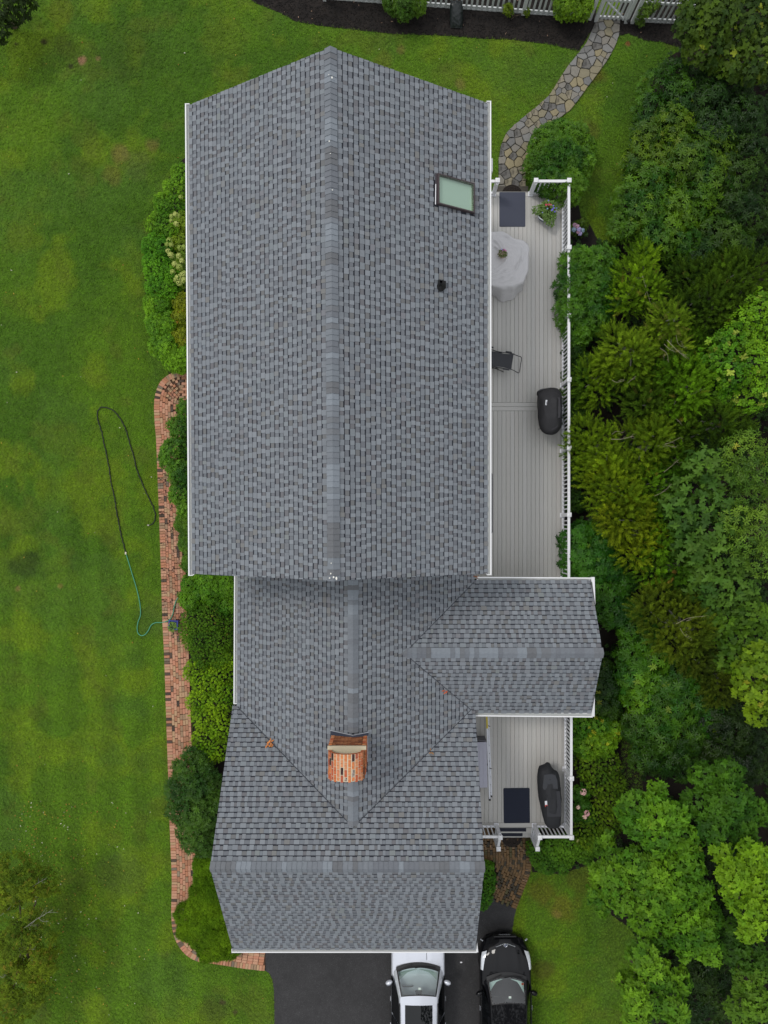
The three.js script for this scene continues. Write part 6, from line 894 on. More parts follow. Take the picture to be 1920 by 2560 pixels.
plant('gold_shrub', 'yellow green shrub behind the boxwoods under the west eave', 'shrub', 'broad', [[452, 750, 24, 1.7], [446, 790, 22, 1.6], [450, 836, 26, 1.5], [430, 850, 20, 1.4]], [[88, 112, 22], [132, 152, 36], [160, 80, 40]], { size: 0.6, gap: 0.66, acc: 0.02 });
plant('camellia_bush', 'glossy bush overhanging the brick walk below its curve', 'shrub', 'broad', [[462, 1020, 22, 1.2], [450, 1070, 30, 1.3], [436, 1130, 36, 1.5], [418, 1150, 22, 1.0], [452, 1180, 34, 1.4], [452, 1230, 28, 1.3], [462, 1270, 20, 1.1]], [[44, 94, 34], [92, 144, 54]], { size: 0.75, gap: 0.72 });
plant('ground_cover', 'low green planting between the walk and the southwest corner of the main roof', 'shrub', 'narrow', [[462, 1310, 24, 0.6], [470, 1360, 24, 0.6], [474, 1410, 20, 0.6], [470, 1280, 20, 0.6]], [[58, 112, 32], [84, 142, 44]], { size: 0.7, gap: 0.7 });
plant('evergreen_shrub', 'bright green shrub in the corner of the main block and the wing', 'shrub', 'broad', [[490, 1465, 34, 1.1], [530, 1470, 36, 1.3], [566, 1470, 32, 1.3], [476, 1500, 26, 0.9], [566, 1510, 26, 1.2]], [[54, 112, 22], [92, 146, 36]], { size: 0.7, gap: 0.7 });
plant('yew_bush', 'dark round yew beside the blue planter', 'shrub', 'small', [[490, 1555, 38, 1.1], [524, 1550, 40, 1.3], [500, 1600, 40, 1.2], [540, 1600, 40, 1.3], [562, 1560, 30, 1.2], [474, 1580, 28, 0.9], [510, 1640, 30, 1.1], [552, 1640, 30, 1.2]], [[50, 96, 18], [88, 136, 32], [120, 96, 40]], { acc: 0.02 });
plant('gold_shrub', 'yellow green low shrubs along the brick walk beside the wing', 'shrub', 'small', [[492, 1680, 30, 0.8], [520, 1710, 38, 0.9], [550, 1690, 32, 1.0], [500, 1750, 30, 0.8], [540, 1760, 36, 1.0], [566, 1730, 26, 1.0], [510, 1800, 32, 0.8], [548, 1820, 32, 0.9], [512, 1850, 30, 0.8], [536, 1876, 30, 0.9], [570, 1650, 24, 1.1], [500, 1890, 22, 0.7]], [[88, 144, 22], [140, 188, 38]], { size: 1.15 });
plant('skimmia_shrub', 'dark pointed leaf shrub swelling over the brick walk', 'shrub', 'narrow', [[480, 1930, 46, 1.4], [458, 1980, 44, 1.4], [500, 1975, 48, 1.7], [454, 2030, 38, 1.2], [500, 2040, 46, 1.6], [488, 2090, 42, 1.4], [516, 2110, 34, 1.3], [530, 2020, 34, 1.6]], [[36, 84, 34], [66, 118, 52]]);
plant('cypress_bush', 'bushy green mop cypress of round clumps at the garage corner', 'shrub', 'mop', [[532, 2210, 27, 1.0, 0.55], [526, 2252, 32, 1.3, 0.6], [496, 2276, 30, 1.0, 0.55], [464, 2292, 28, 0.9, 0.5], [508, 2310, 33, 1.2, 0.58], [546, 2290, 30, 1.35, 0.6], [470, 2326, 28, 0.9, 0.5], [498, 2346, 30, 1.0, 0.55], [532, 2338, 28, 1.1, 0.58], [520, 2380, 28, 0.9, 0.5], [546, 2372, 28, 1.0, 0.5], [572, 2378, 24, 0.9, 0.5], [566, 2340, 26, 1.2, 0.6], [560, 2250, 26, 1.3, 0.6], [496, 2240, 24, 0.9, 0.5]], [[74, 116, 18], [104, 146, 28]], { knob: 0.35, knobs: 4, layers: [[1, 1], [0.88, 1.3]], lean: 0.25 });
plant('cypress_bush', 'small mop cypress between the skimmia and the clumped one', 'shrub', 'mop', [[508, 2166, 26, 0.9, 0.5], [530, 2168, 24, 1.0, 0.5], [506, 2196, 24, 0.8, 0.5]], [[72, 116, 22], [98, 142, 30]], { knob: 0.35, knobs: 4, layers: [[1, 1], [0.88, 1.3]], lean: 0.25 });
plant('small_tree', 'thin brownish tree with bare grey twigs at the lower left edge', 'tree', 'brown', [[40, 2230, 60, 4.5, 0.8], [100, 2225, 38, 4.2, 0.85], [20, 2310, 62, 5, 0.8], [96, 2330, 44, 4.4, 0.84], [50, 2390, 60, 4.8, 0.8], [110, 2410, 34, 4, 0.85], [40, 2470, 58, 4.4, 0.8], [90, 2475, 34, 4, 0.84], [10, 2540, 56, 4.2, 0.8], [20, 2180, 40, 4.2, 0.84]], [[74, 106, 24], [114, 142, 36], [130, 100, 34]], { tree: T, sparse: 0.44, gap: 0.66, size: 0.9, acc: 0.08, layers: [[1, 1], [0.7, 1.2], [0.4, 1.5]], bark: M.bark, branchMat: M.greyBark, wind: [0.3, -0.25], branches: [[40, 2336, 3.4, 132, 2274, 4.2, 0.03], [96, 2294, 4.1, 122, 2304, 4.2, 0.016], [0, 2290, 3.8, 36, 2252, 4.3, 0.02], [76, 2222, 3.9, 116, 2196, 4.3, 0.018], [40, 2372, 3.9, 86, 2374, 4.2, 0.018], [0, 2440, 4, 14, 2436, 4.1, 0.016], [60, 2320, 4, 92, 2312, 4.2, 0.012]] });
plant('dark_tree', 'tip of a dark tree in the upper left corner of the lawn', 'tree', 'oak', [[0, 14, 40, 3.5, 0.7], [34, -8, 36, 3.2, 0.7], [-30, 50, 40, 3.4, 0.7]], [[30, 50, 16], [48, 72, 22]], { tree: T });
// --- along the picket fence
plant('climbing_vine', 'green climber over the picket fence left of the mulch bag', 'vine', 'broad', [[1010, -4, 34, 1.2, 0.5], [985, -12, 26, 1.1, 0.5], [1040, -6, 26, 1.1, 0.5]], [[54, 92, 28], [84, 124, 40]], { size: 0.7, gap: 0.72 });
plant('climbing_vine', 'green bush leaning over the picket fence beside the gate', 'vine', 'broad', [[1430, -4, 36, 1.3, 0.5], [1460, 6, 26, 1.2, 0.5], [1410, 4, 24, 1.0, 0.5]], [[64, 106, 24], [104, 148, 40]], { size: 0.65, gap: 0.7 });
plant('climbing_vine', 'thin leafy sprig on the pickets in front of the mulch bed', 'vine', 'broad', [[1272, 12, 9, 0.9, 0.5], [1276, 24, 7, 0.5, 0.5], [1318, 28, 5, 0.4, 0.5]], [[70, 104, 30], [110, 138, 44]], { size: 0.5, gap: 0.7 });
plant('climbing_vine', 'loose green vine tangled on the fence right of the gate', 'vine', 'broad', [[1620, 12, 16, 1.2, 0.6], [1640, -4, 18, 1.3, 0.6], [1600, 44, 8, 0.6, 0.5], [1604, 54, 7, 0.4, 0.5]], [[60, 92, 40], [92, 128, 60]], { size: 0.55, gap: 0.8 });
plant('maple_tree', 'dark leafy maple over the end of the fence in the upper right corner', 'tree', 'maple', [[1740, 45, 42, 5.5], [1790, 30, 60, 6], [1856, 60, 62, 6], [1770, 100, 42, 5], [1830, 130, 50, 5.4], [1896, 140, 50, 5.4], [1900, 20, 60, 6], [1750, 0, 46, 5.5]], [[38, 66, 20], [74, 104, 26], [150, 160, 40]], { tree: T, acc: 0.05, knobs: 9 });
// --- rhododendrons beside the east lawn
const RC = [[30, 74, 26], [62, 116, 38], [120, 140, 36]], RG = { acc: 0.02 };
plant('rhododendron', 'rhododendron nearest the fence bed at the top of the long bank', 'shrub', 'rhodo', [[1664, 190, 48, 2.4], [1648, 252, 46, 2.2], [1700, 168, 40, 2.4], [1710, 230, 52, 2.7]], RC, RG);
plant('rhododendron', 'rhododendron with lighter tips beside the upper lawn strip', 'shrub', 'rhodo', [[1636, 330, 52, 2.3], [1690, 300, 52, 2.6], [1612, 400, 42, 2.1], [1660, 385, 52, 2.5]], [[40, 86, 26], [84, 130, 36], [130, 150, 40]], RG);
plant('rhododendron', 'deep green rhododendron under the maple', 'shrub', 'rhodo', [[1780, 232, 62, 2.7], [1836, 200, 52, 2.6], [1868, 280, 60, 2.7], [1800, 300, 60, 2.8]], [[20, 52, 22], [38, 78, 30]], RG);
plant('rhododendron', 'rhododendron bulging furthest towards the flower pot', 'shrub', 'rhodo', [[1590, 480, 46, 2.2], [1642, 452, 52, 2.5], [1584, 545, 42, 2.2], [1632, 520, 52, 2.5]], [[34, 84, 28], [70, 124, 38], [120, 146, 40]], RG);
plant('rhododendron', 'broad rhododendron in the middle of the long bank', 'shrub', 'rhodo', [[1740, 392, 64, 2.8], [1792, 352, 58, 2.8], [1730, 340, 46, 2.7], [1780, 430, 56, 2.8]], [[34, 82, 26], [76, 124, 34], [126, 146, 36]], RG);
plant('rhododendron', 'rhododendron above the feathery cedars', 'shrub', 'rhodo', [[1700, 522, 62, 2.6], [1648, 590, 56, 2.4], [1750, 490, 56, 2.7], [1704, 590, 54, 2.5]], [[36, 88, 26], [78, 132, 36], [124, 148, 40]], RG);
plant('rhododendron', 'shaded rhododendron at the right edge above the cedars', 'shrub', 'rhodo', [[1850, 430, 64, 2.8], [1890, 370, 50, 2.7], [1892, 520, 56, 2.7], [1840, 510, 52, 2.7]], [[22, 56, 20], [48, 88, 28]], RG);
plant('rhododendron', 'rhododendron below the broad one at the right side', 'shrub', 'rhodo', [[1800, 580, 58, 2.6], [1850, 606, 50, 2.6], [1764, 620, 46, 2.5]], [[28, 68, 22], [58, 102, 30]], RG);
plant('pieris_shrub', 'round glossy shrub between the stone path and the deck corner', 'shrub', 'narrow', [[1376, 350, 44, 1.5], [1432, 340, 44, 1.5], [1400, 385, 56, 1.7], [1450, 395, 40, 1.5], [1352, 400, 36, 1.3], [1376, 436, 36, 1.9], [1430, 448, 40, 2.1], [1400, 320, 30, 1.2], [1466, 360, 26, 1.2]], [[42, 98, 32], [80, 140, 46]], { knob: 0.3 });
plant('pieris_shrub', 'round dark shrub swelling over the long deck railing', 'shrub', 'narrow', [[1456, 652, 46, 2.2], [1510, 650, 44, 1.9], [1442, 706, 44, 2.2], [1498, 712, 56, 2.2], [1440, 768, 42, 2.2], [1490, 785, 48, 1.9], [1530, 740, 40, 1.9], [1452, 822, 34, 2.0]], [[38, 94, 30], [72, 134, 44]], { knob: 0.3 });
plant('hydrangea', 'hydrangea with blue and pink heads outside the long deck railing', 'shrub', 'broad', [[1448, 568, 18, 0.8, 0.5], [1458, 560, 14, 0.7, 0.5]], [[40, 70, 24], [70, 100, 34]], { size: 0.6, gap: 0.8, heads: [[[160, 150, 190], [140, 160, 176], [176, 140, 160]], [[1437, 563, 0.85, 0.06, 2], [1443, 566, 0.9, 0.06, 2], [1435, 574, 0.85, 0.07, 1], [1448, 574, 0.92, 0.07, 0], [1456, 576, 0.85, 0.06, 1], [1450, 584, 0.85, 0.06, 0], [1446, 580, 0.88, 0.05, 2]]] });
plant('low_yew', 'low dark hedge behind the rails of the long deck', 'shrub', 'box', [[1438, 880, 30, 1.2], [1440, 935, 32, 1.3], [1436, 990, 30, 1.2], [1440, 1040, 30, 1.2], [1470, 910, 30, 1.4], [1446, 1100, 28, 1.1], [1444, 1180, 28, 1.1], [1440, 1250, 26, 1.0]], [[34, 70, 20], [60, 98, 30]]);
// --- feathery cedars
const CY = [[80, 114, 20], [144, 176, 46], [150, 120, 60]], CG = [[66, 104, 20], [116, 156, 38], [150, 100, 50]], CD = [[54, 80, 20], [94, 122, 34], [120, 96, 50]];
const cedar = (label, lobes, cols, extra = {}) => plant('cedar_tree', label, 'tree', 'cedar', lobes, cols, { tree: T, acc: 0.02, knobs: 8, knob: 0.4, layers: [[1, 1], [0.76, 1.2], [0.5, 1.5]], wind: [-0.2, -0.22], bark: M.greyBark, branchMat: M.paleBark, ...extra });
cedar('cedar with an arching pale branch beside the round dark shrub', [[1590, 690, 40, 4, 0.7], [1610, 640, 30, 4, 0.72], [1570, 740, 40, 3.6, 0.7], [1620, 720, 40, 4.2, 0.74]], CY, { branches: [[1606, 690, 3.9, 1625, 755, 3.6, 0.025], [1600, 748, 3.4, 1632, 762, 3.4, 0.016]] });
cedar('tallest cedar with a bright green tip and a bare brown side', [[1668, 800, 30, 6.4, 0.86], [1690, 800, 22, 6.0, 0.86], [1650, 840, 34, 5.2, 0.82], [1680, 860, 38, 5.2, 0.82], [1664, 772, 14, 6.6, 0.92]], [[112, 138, 40], [150, 172, 60], [130, 110, 66]], { acc: 0.18, branches: [[1668, 850, 5.2, 1716, 896, 5.1, 0.02], [1660, 860, 5.1, 1690, 880, 5.2, 0.015], [1690, 838, 5.4, 1712, 870, 5.2, 0.012], [1650, 870, 5.1, 1672, 906, 5.0, 0.012]] });
cedar('cedar with fresh feathery tips in front of the tallest one', [[1556, 870, 46, 5.0, 0.8], [1590, 880, 40, 5.2, 0.82], [1530, 905, 36, 4.4, 0.8], [1580, 920, 44, 4.8, 0.8], [1540, 850, 30, 4.8, 0.82]], [[96, 124, 30], [146, 168, 56]], { branches: [[1530, 950, 4.2, 1560, 952, 4.4, 0.014], [1566, 960, 4.1, 1590, 940, 4.6, 0.014]] });
cedar('small cedar closest to the long deck railing', [[1480, 935, 34, 3.2, 0.7], [1500, 970, 36, 3.4, 0.72], [1466, 965, 26, 3.0, 0.7], [1520, 930, 30, 3.6, 0.74]], [[76, 108, 22], [122, 148, 36]]);
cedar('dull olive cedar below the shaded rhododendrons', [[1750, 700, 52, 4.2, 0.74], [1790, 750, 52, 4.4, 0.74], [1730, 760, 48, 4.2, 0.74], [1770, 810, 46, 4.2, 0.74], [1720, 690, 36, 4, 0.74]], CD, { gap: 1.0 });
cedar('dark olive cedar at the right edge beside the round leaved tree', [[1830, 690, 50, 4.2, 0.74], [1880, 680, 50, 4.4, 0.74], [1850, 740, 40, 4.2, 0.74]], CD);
cedar('green cedar west of the round leaved tree', [[1700, 930, 42, 4.8, 0.78], [1720, 980, 44, 4.8, 0.78], [1690, 1010, 38, 4.4, 0.78], [1740, 930, 34, 4.8, 0.78]], CG, { branches: [[1700, 990, 4.2, 1762, 970, 4.5, 0.014]] });
cedar('brownish cedar in the dark gap south of the tallest one', [[1640, 980, 44, 4.2, 0.74], [1610, 1010, 40, 4.2, 0.74], [1660, 1030, 44, 4.2, 0.74], [1600, 960, 36, 4.2, 0.75], [1706, 1070, 40, 3.8, 0.74]], CD, { branches: [[1680, 1040, 3.9, 1702, 1060, 3.9, 0.014]] });
cedar('bright cedar leaning over the middle of the deck railing', [[1470, 1080, 34, 3.8, 0.74], [1500, 1110, 42, 4.2, 0.76], [1460, 1130, 34, 3.6, 0.74], [1520, 1150, 40, 4.4, 0.76], [1480, 1170, 36, 3.8, 0.74]], [[84, 112, 22], [136, 160, 40]]);
cedar('cedar with long pale bare branches south of the dark gap', [[1580, 1110, 44, 4.8, 0.8], [1620, 1120, 44, 5, 0.8], [1600, 1150, 40, 4.8, 0.8], [1640, 1090, 36, 4.8, 0.8]], [[92, 118, 26], [138, 158, 46]], { branches: [[1528, 1098, 4.3, 1584, 1090, 4.7, 0.018], [1640, 1116, 4.6, 1700, 1094, 4.8, 0.018], [1650, 1120, 4.5, 1690, 1118, 4.7, 0.014], [1530, 1086, 4.2, 1560, 1082, 4.4, 0.01]] });
cedar('bright cedar south of the leaning one', [[1500, 1210, 42, 4.4, 0.76], [1540, 1200, 42, 4.8, 0.78], [1520, 1250, 42, 4.6, 0.78], [1560, 1240, 40, 5, 0.8]], [[96, 122, 22], [148, 164, 38]]);
cedar('cedar half hidden beside the blue green oak', [[1620, 1210, 44, 4.4, 0.76], [1660, 1200, 40, 4.4, 0.76], [1650, 1260, 42, 4.4, 0.76], [1700, 1160, 36, 4.2, 0.76], [1610, 1260, 36, 4.4, 0.78]], CG, { branches: [[1660, 1180, 4.2, 1698, 1148, 4.4, 0.014], [1636, 1240, 4.2, 1680, 1210, 4.5, 0.013]] });
cedar('golden cedar above the rhododendron at the deck end', [[1550, 1300, 40, 5, 0.8], [1590, 1290, 40, 5, 0.8], [1570, 1330, 36, 4.8, 0.8], [1610, 1340, 36, 4.6, 0.8], [1590, 1380, 30, 4.2, 0.8]], [[104, 122, 20], [156, 164, 36]]);
cedar('large soft cedar east of the side roof', [[1660, 1500, 44, 5, 0.8], [1700, 1540, 52, 5.6, 0.82], [1660, 1570, 46, 5.4, 0.82], [1740, 1570, 40, 5.4, 0.82], [1690, 1600, 44, 5.4, 0.82], [1630, 1530, 36, 4.8, 0.8], [1740, 1600, 30, 5, 0.82]], [[78, 96, 24], [118, 130, 40]], { branches: [[1690, 1560, 5.5, 1760, 1540, 5.7, 0.015], [1700, 1570, 5.5, 1730, 1600, 5.6, 0.01]] });
cedar('shaded cedar below the large soft one', [[1770, 1680, 44, 4.4, 0.76], [1800, 1720, 40, 4.4, 0.76], [1740, 1650, 40, 4.4, 0.76], [1820, 1680, 34, 4.2, 0.76]], [[58, 74, 18], [92, 104, 28]]);
cedar('low feathery cedar in the middle of the dark gap', [[1700, 860, 40, 4.2, 0.74], [1740, 870, 40, 4.2, 0.74], [1720, 900, 36, 4.2, 0.74], [1660, 920, 40, 4.2, 0.74]], CG);
cedar('cedar between the blue green oak and the round leaved tree', [[1740, 1050, 44, 4.6, 0.76], [1790, 1050, 44, 4.6, 0.76], [1840, 1070, 40, 4.6, 0.76], [1690, 1110, 36, 4.4, 0.76]], CD);
cedar('shaded cedar south of the blue green oak', [[1740, 1450, 44, 4.6, 0.76], [1700, 1420, 40, 4.6, 0.76], [1640, 1420, 40, 4.4, 0.76], [1660, 1360, 40, 4.6, 0.76]], CG);
// --- broad leaved trees at the right edge
plant('broadleaf_tree', 'bright tree with round leaves at the right edge beside the cedars', 'tree', 'broad', [[1840, 860, 52, 5.6], [1880, 820, 50, 5.8], [1800, 900, 44, 5.2], [1850, 930, 52, 5.6], [1900, 900, 50, 5.8], [1880, 980, 44, 5.4], [1800, 950, 32, 4.8], [1830, 1000, 34, 4.8], [1912, 760, 36, 5.6]], [[66, 124, 22], [116, 172, 38], [190, 200, 80]], { tree: T, acc: 0.05 });
plant('oak_tree', 'blue green oak with large lobed leaves', 'tree', 'bigoak', [[1770, 1160, 46, 6.4], [1800, 1200, 50, 6.8], [1730, 1220, 42, 6], [1766, 1270, 52, 6.8], [1720, 1300, 44, 6.2], [1790, 1330, 52, 6.8], [1740, 1370, 46, 6.2], [1830, 1290, 44, 6.8], [1770, 1420, 46, 6.2], [1820, 1400, 50, 6.6], [1800, 1470, 40, 6], [1850, 1460, 44, 6.2], [1690, 1260, 30, 5.8], [1760, 1480, 34, 5.6]], [[52, 92, 48], [86, 128, 68]], { tree: T });
plant('long_leaf_tree', 'pale green tree with long narrow leaves at the right edge', 'tree', 'long', [[1880, 1130, 44, 7.4], [1912, 1180, 48, 7.8], [1866, 1190, 36, 7], [1890, 1250, 44, 7.6], [1856, 1300, 36, 7], [1900, 1320, 48, 7.6], [1876, 1360, 40, 7.2], [1912, 1400, 40, 7.4]], [[66, 108, 44], [112, 154, 76], [180, 170, 60]], { tree: T, acc: 0.012 });
plant('small_leaf_tree', 'mid green tree with small leaves east of the soft cedar', 'tree', 'maple', [[1830, 1540, 50, 5.2], [1880, 1530, 48, 5.4], [1850, 1600, 50, 5.2], [1800, 1580, 36, 4.8], [1900, 1600, 44, 5.2], [1830, 1650, 40, 4.8], [1786, 1530, 34, 4.6]], [[54, 92, 28], [90, 132, 42]], { tree: T });
plant('gold_tree', 'yellow green tree at the right edge below the small leaved one', 'tree', 'maple', [[1890, 1690, 46, 7], [1912, 1740, 44, 7], [1870, 1730, 26, 6.4], [1914, 1650, 36, 6.8], [1904, 1790, 28, 6.4]], [[76, 116, 24], [116, 154, 38], [180, 166, 50]], { tree: T, acc: 0.03 });
// --- rhododendrons round the side room
plant('rhododendron', 'rhododendron pressed against the south end of the long deck', 'shrub', 'rhodo', [[1456, 1350, 44, 1.9], [1500, 1350, 40, 2.0], [1460, 1400, 46, 2.0], [1506, 1400, 46, 2.1], [1480, 1440, 40, 1.9], [1536, 1420, 36, 2.0], [1440, 1440, 26, 1.6]], [[26, 82, 32], [58, 124, 44], [120, 150, 40]], { ...RG, size: 0.85, gap: 0.85 });
plant('rhododendron', 'rhododendron beside the northeast corner of the side roof', 'shrub', 'rhodo', [[1530, 1490, 42, 1.9], [1560, 1460, 34, 2], [1550, 1530, 40, 1.8], [1516, 1530, 30, 1.6]], [[26, 76, 28], [54, 112, 40]], { ...RG, size: 0.9, gap: 0.9 });
plant('rhododendron', 'rhododendron below the soft cedar east of the dark soil strip', 'shrub', 'rhodo', [[1590, 1580, 36, 2.1], [1630, 1610, 36, 2.1], [1586, 1640, 34, 2.1], [1612, 1670, 40, 2.3], [1590, 1530, 30, 2]], [[28, 82, 28], [60, 120, 38]], RG);
plant('rhododendron', 'light tipped rhododendron opposite the tip of the side roof ridge', 'shrub', 'rhodo', [[1606, 1700, 46, 2.3], [1646, 1660, 44, 2.4], [1620, 1750, 44, 2.3], [1650, 1710, 44, 2.5]], [[40, 98, 30], [84, 148, 44], [140, 160, 50]], RG);
plant('rhododendron', 'large rhododendron in the dark hollow east of the side room', 'shrub', 'rhodo', [[1710, 1710, 54, 2.6], [1750, 1750, 48, 2.6], [1700, 1780, 54, 2.6], [1660, 1810, 50, 2.4], [1780, 1800, 44, 2.5]], [[30, 84, 26], [62, 116, 36], [130, 150, 40]], RG);
plant('rhododendron', 'rhododendron with overlapping rosettes east of the small deck', 'shrub', 'rhodo', [[1610, 1830, 42, 2.1], [1660, 1860, 50, 2.4], [1720, 1850, 48, 2.4], [1630, 1900, 40, 2.1], [1700, 1910, 48, 2.3]], [[28, 70, 24], [56, 104, 32]], RG);
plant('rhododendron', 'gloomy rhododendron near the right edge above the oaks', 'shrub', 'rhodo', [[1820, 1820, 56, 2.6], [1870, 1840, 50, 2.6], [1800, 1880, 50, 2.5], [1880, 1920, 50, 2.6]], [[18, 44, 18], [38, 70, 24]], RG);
plant('rhododendron', 'small dark rhododendron beside the south side of the side roof', 'shrub', 'rhodo', [[1512, 1680, 26, 1.2], [1520, 1720, 34, 1.3], [1502, 1760, 34, 1.2], [1530, 1770, 30, 1.2]], [[26, 62, 24], [52, 94, 34], [160, 160, 40]], { ...RG, size: 0.8, gap: 0.85 });
plant('low_hedge', 'low mixed hedge with yellow tips outside the small deck railing', 'hedge', 'broad', [[1460, 1820, 28, 0.9], [1500, 1820, 30, 1.0], [1466, 1870, 30, 0.9], [1510, 1860, 30, 1.0], [1536, 1830, 24, 1.0]], [[58, 112, 28], [108, 156, 42], [190, 180, 40]], { size: 0.75, gap: 0.75, acc: 0.04 });
plant('low_hedge', 'fine leaved low hedge beside the pink flowers', 'hedge', 'small', [[1480, 1920, 34, 0.9], [1520, 1910, 32, 1.0], [1510, 1960, 38, 1.0], [1530, 2010, 34, 1.0], [1500, 2050, 40, 0.9], [1470, 2090, 34, 0.8], [1540, 1960, 24, 1.0], [1530, 2060, 28, 0.9]], [[66, 108, 26], [112, 152, 40], [190, 190, 120]], { size: 1.2, acc: 0.012 });
plant('hydrangea', 'hydrangea with pale pink heads outside the small deck railing', 'shrub', 'broad', [[1454, 1985, 20, 0.8, 0.5], [1462, 2025, 22, 0.85, 0.5], [1446, 2040, 16, 0.7, 0.5], [1476, 2046, 16, 0.8, 0.5]], [[40, 88, 30], [70, 122, 42]], { size: 0.7, gap: 0.75, heads: [[[222, 180, 176], [214, 166, 166], [226, 196, 180]], [[1458, 1980, 0.95, 0.1, 0], [1445, 2018, 0.9, 0.055, 2], [1467, 2033, 0.95, 0.09, 1], [1462, 2042, 0.9, 0.06, 2]]] });
plant('low_hedge', 'bright ground hugging hedge below the south rail of the small deck', 'hedge', 'box', [[1346, 2128, 26, 0.6], [1384, 2126, 30, 0.6], [1424, 2124, 32, 0.7], [1460, 2130, 28, 0.6], [1372, 2158, 28, 0.5], [1350, 2156, 20, 0.5], [1404, 2156, 26, 0.5], [1492, 2110, 28, 0.7]], [[54, 104, 32], [90, 142, 46]], { size: 0.9 });
plant('ivy_strip', 'strip of ivy between the garage wall and the mossy bricks', 'ground cover', 'box', [[1220, 2172, 14, 0.5], [1224, 2196, 15, 0.5], [1222, 2220, 16, 0.5], [1216, 2246, 16, 0.5], [1208, 2262, 13, 0.4], [1206, 2230, 16, 0.5]], [[46, 104, 26], [84, 142, 38]], { size: 0.9 });
// --- white oaks in the lower right
const OC = [[60, 110, 28], [104, 160, 46], [150, 170, 60]];
const oak = (label, lobes, cols, extra = {}) => plant('oak_tree', label, 'tree', 'oak', lobes.map(([a, b, r, ...q]) => [a, b, r * 0.86, ...q]), cols, { tree: T, knobs: 10, knob: 0.42, acc: 0.012, layers: [[1, 1], [0.74, 1.2]], ...extra });
oak('oak with rounded clumps reaching over the low hedge', [[1604, 2024, 42, 7.6], [1652, 1985, 30, 7.6], [1640, 2050, 50, 8], [1690, 2060, 44, 8], [1600, 2080, 36, 7.6], [1660, 2110, 46, 8], [1720, 2110, 42, 7.8], [1570, 2040, 24, 7.2]], OC);
oak('oak spreading furthest over the lawn south of the small deck', [[1524, 2110, 24, 6.6], [1540, 2150, 32, 7], [1506, 2190, 30, 6.8], [1540, 2210, 40, 7.2], [1500, 2250, 30, 6.8], [1560, 2250, 42, 7.4], [1600, 2170, 44, 7.6], [1600, 2230, 46, 7.6], [1640, 2190, 42, 7.6], [1510, 2280, 22, 6.6], [1640, 2260, 44, 7.6]], [[62, 112, 30], [106, 156, 50], [160, 184, 60]]);
oak('oak in the middle of the lower right group', [[1690, 2190, 46, 7.6], [1740, 2170, 40, 7.6], [1700, 2240, 46, 7.6], [1750, 2240, 42, 7.4], [1680, 2300, 44, 7.4], [1730, 2310, 46, 7.4], [1620, 2320, 40, 7.2], [1770, 2350, 40, 7.2], [1720, 2370, 42, 7.2], [1780, 2300, 36, 7.2], [1660, 2350, 40, 7.2], [1790, 2400, 30, 7]], [[56, 106, 28], [98, 152, 44]]);
oak('deep green oak in the gap beside the gloomy rhododendron', [[1780, 1960, 46, 7.6], [1830, 1940, 40, 7.6], [1760, 2020, 44, 7.6], [1810, 2030, 52, 8], [1860, 2010, 44, 7.8], [1800, 2080, 44, 7.6], [1860, 2070, 46, 7.8], [1900, 2040, 40, 7.6], [1880, 2120, 36, 7.4]], [[40, 84, 24], [70, 118, 36]]);
oak('bright yellow green oak at the right edge', [[1820, 2150, 30, 9], [1850, 2200, 46, 9.6], [1900, 2160, 44, 9.6], [1860, 2250, 42, 9.4], [1910, 2240, 46, 9.8], [1900, 2310, 44, 9.4], [1840, 2250, 26, 9], [1890, 2350, 30, 9]], [[74, 124, 26], [120, 170, 44], [180, 190, 60]]);
oak('dark oak between the bright one and the lawn gap', [[1850, 2340, 36, 6.8], [1890, 2400, 40, 6.8], [1840, 2390, 34, 6.6]], [[36, 72, 24], [60, 102, 34]]);
oak('oak at the bottom edge above the lawn', [[1580, 2460, 30, 7.6], [1620, 2410, 40, 7.8], [1650, 2450, 44, 8], [1600, 2510, 40, 7.8], [1650, 2520, 46, 8], [1700, 2540, 40, 7.8], [1600, 2560, 40, 7.8], [1700, 2470, 36, 7.6], [1560, 2470, 20, 7.4]], [[60, 110, 30], [104, 154, 50], [160, 190, 60]]);
oak('oak in the lower right corner', [[1880, 2470, 42, 8], [1912, 2520, 46, 8.2], [1870, 2540, 40, 8], [1910, 2440, 34, 8]], [[54, 98, 34], [92, 136, 56]]);
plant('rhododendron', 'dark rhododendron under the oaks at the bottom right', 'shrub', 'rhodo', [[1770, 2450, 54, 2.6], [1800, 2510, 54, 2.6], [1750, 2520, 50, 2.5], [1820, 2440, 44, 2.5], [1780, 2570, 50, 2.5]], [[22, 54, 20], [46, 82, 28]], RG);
plant('rhododendron', 'dark undergrowth rhododendron behind the middle oak group', 'shrub', 'rhodo', [[1800, 2150, 44, 2.2], [1770, 2100, 44, 2.2], [1830, 2320, 44, 2.2], [1560, 2150, 30, 1.8]], [[14, 36, 14], [30, 56, 20]], RG);

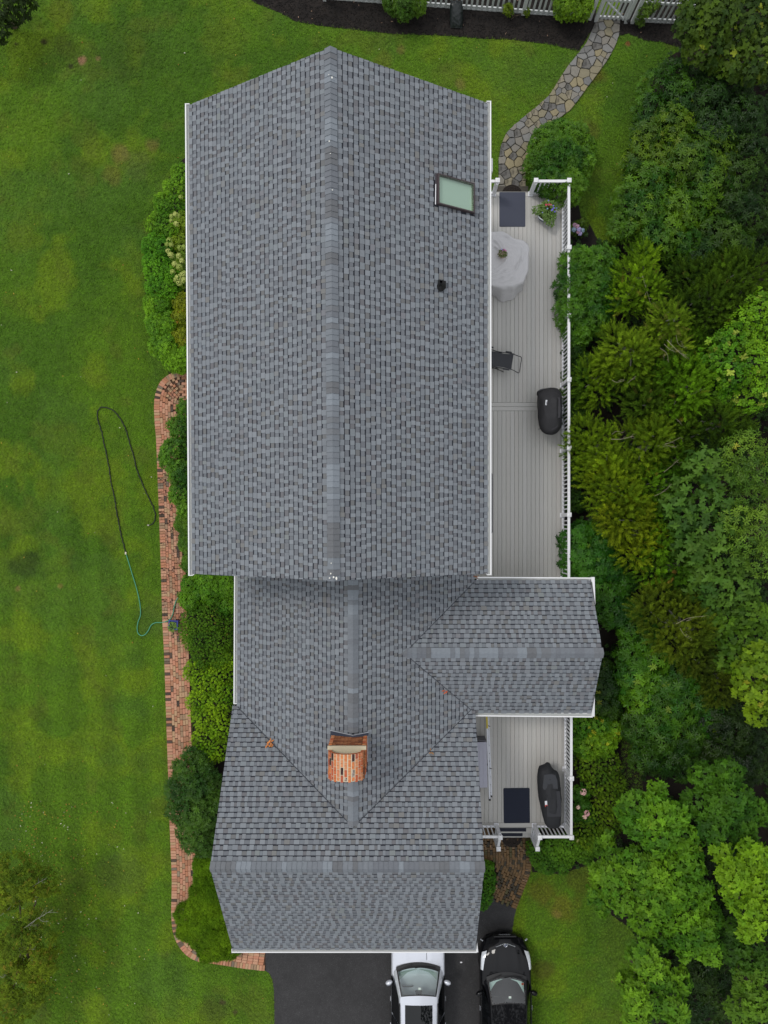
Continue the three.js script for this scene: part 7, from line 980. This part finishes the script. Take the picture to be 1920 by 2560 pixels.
// tall trees of the wood standing just beyond the right edge of the view
for (const [x, z, h, r, what] of [[15.6, -13, 11, 3.4, 'north of the maple'], [16.8, -5.5, 12, 3.8, 'behind the shaded rhododendrons'], [17.2, 2, 12, 4, 'behind the blue green oak'], [16.4, 9.5, 11.5, 3.6, 'behind the gold tree'], [16, 17, 12, 3.8, 'behind the lower oaks'], [8.6, 22.6, 16.5, 3.6, 'south of the black car'], [4.5, 27, 17, 4, 'further south of the black car']]) {
  const s = sc(h * 0.8), P = (dx, dz) => [985 + (x + dx) * sc(h * 0.8), 1324 + (z + dz) * sc(h * 0.8)];
  plant('woodland_tree', 'tall woodland tree beyond the frame ' + what, 'tree', 'bigoak', [[...P(0, 0), r * 0.62 * s, h, 0.76], [...P(r * 0.5, 0.4), r * 0.5 * s, h * 0.92, 0.76], [...P(-r * 0.3, r * 0.5), r * 0.5 * s, h * 0.9, 0.76], [...P(0.2, -r * 0.55), r * 0.5 * s, h * 0.92, 0.76], [...P(0, 0.3), r * 0.7 * s, h * 0.7, 0.76]], [[44, 78, 28], [74, 114, 40]], { tree: T, hs: 1, gap: 1.5, size: 1.3, trunkR: 0.2, knobs: 6 });
}
// undergrowth under the trees, too dense to count
{
  const g = rngOf(515), K = LK.broad, n = 9000, m = new THREE.Matrix4(), q = new THREE.Quaternion(), q2 = new THREE.Quaternion(), c = new THREE.Color(), Y = V(0, 1, 0), list = [];
  for (let i = 0; i < n * 4 && list.length < n; i++) { const px = 1400 + 640 * g(), py = -60 + 2700 * g(); if (!inside(px, py, poly.woods) || inside(px, py, poly.strip)) continue; const p = at(px, py), h = fbm(p.x * 1.3, p.z * 1.3, 3); if (h < 0.4 || px < 1560 && g() < 0.6) continue; p.y = 0.05 + 0.9 * (h - 0.38) * 2 * g(); list.push(p); }
  const im = new THREE.InstancedMesh(K.geo[0], leafMat.broad, list.length);
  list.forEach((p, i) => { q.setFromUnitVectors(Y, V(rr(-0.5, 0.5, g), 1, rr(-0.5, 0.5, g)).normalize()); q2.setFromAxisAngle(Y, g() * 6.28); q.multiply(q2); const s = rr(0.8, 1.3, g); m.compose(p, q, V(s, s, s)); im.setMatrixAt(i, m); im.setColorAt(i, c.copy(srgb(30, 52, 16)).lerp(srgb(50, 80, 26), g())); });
  im.name = 'undergrowth'; scene.add(im); stuff(im); im.userData.label = 'dark leafy undergrowth on the ground between the shrubs and trees'; im.castShadow = im.receiveShadow = true;
}
// fallen leaves and clover heads scattered on the lawn
{
  const g = rngOf(303), lf = leafGeo(0.055, 0.03, 0.5, 0.3), n = 620, im = new THREE.InstancedMesh(lf, std(0xffffff, 0.8, { side: THREE.DoubleSide }), n), m = new THREE.Matrix4(), q = new THREE.Quaternion(), e = new THREE.Euler(), c = new THREE.Color(); let k = 0;
  while (k < n) { const near = g() < 0.55, px = near ? 20 + 340 * g() * g() + 60 * g() : 1920 * g(), py = near ? 2000 + 520 * g() : 2560 * g(); if (!isLawn(px, py)) continue; const p = at(px, py, 0.05); q.setFromEuler(e.set(rr(-0.4, 0.4, g), g() * 6.28, rr(-0.4, 0.4, g))); const s = rr(0.45, 1.1, g); m.compose(p, q, V(s, s, s)); im.setMatrixAt(k, m); const t = g(); im.setColorAt(k, c.copy(t < 0.5 ? srgb(190, 160, 60) : t < 0.75 ? srgb(170, 110, 54) : srgb(206, 204, 180))); k++; }
  im.name = 'fallen_leaves'; scene.add(im); stuff(im); im.userData.label = 'scattered yellow and tan fallen leaves on the lawn'; im.castShadow = true;
}
scene.traverse((o) => { if (o.isMesh) { o.castShadow = true; o.receiveShadow = true; } });
renderer.render(scene, camera);
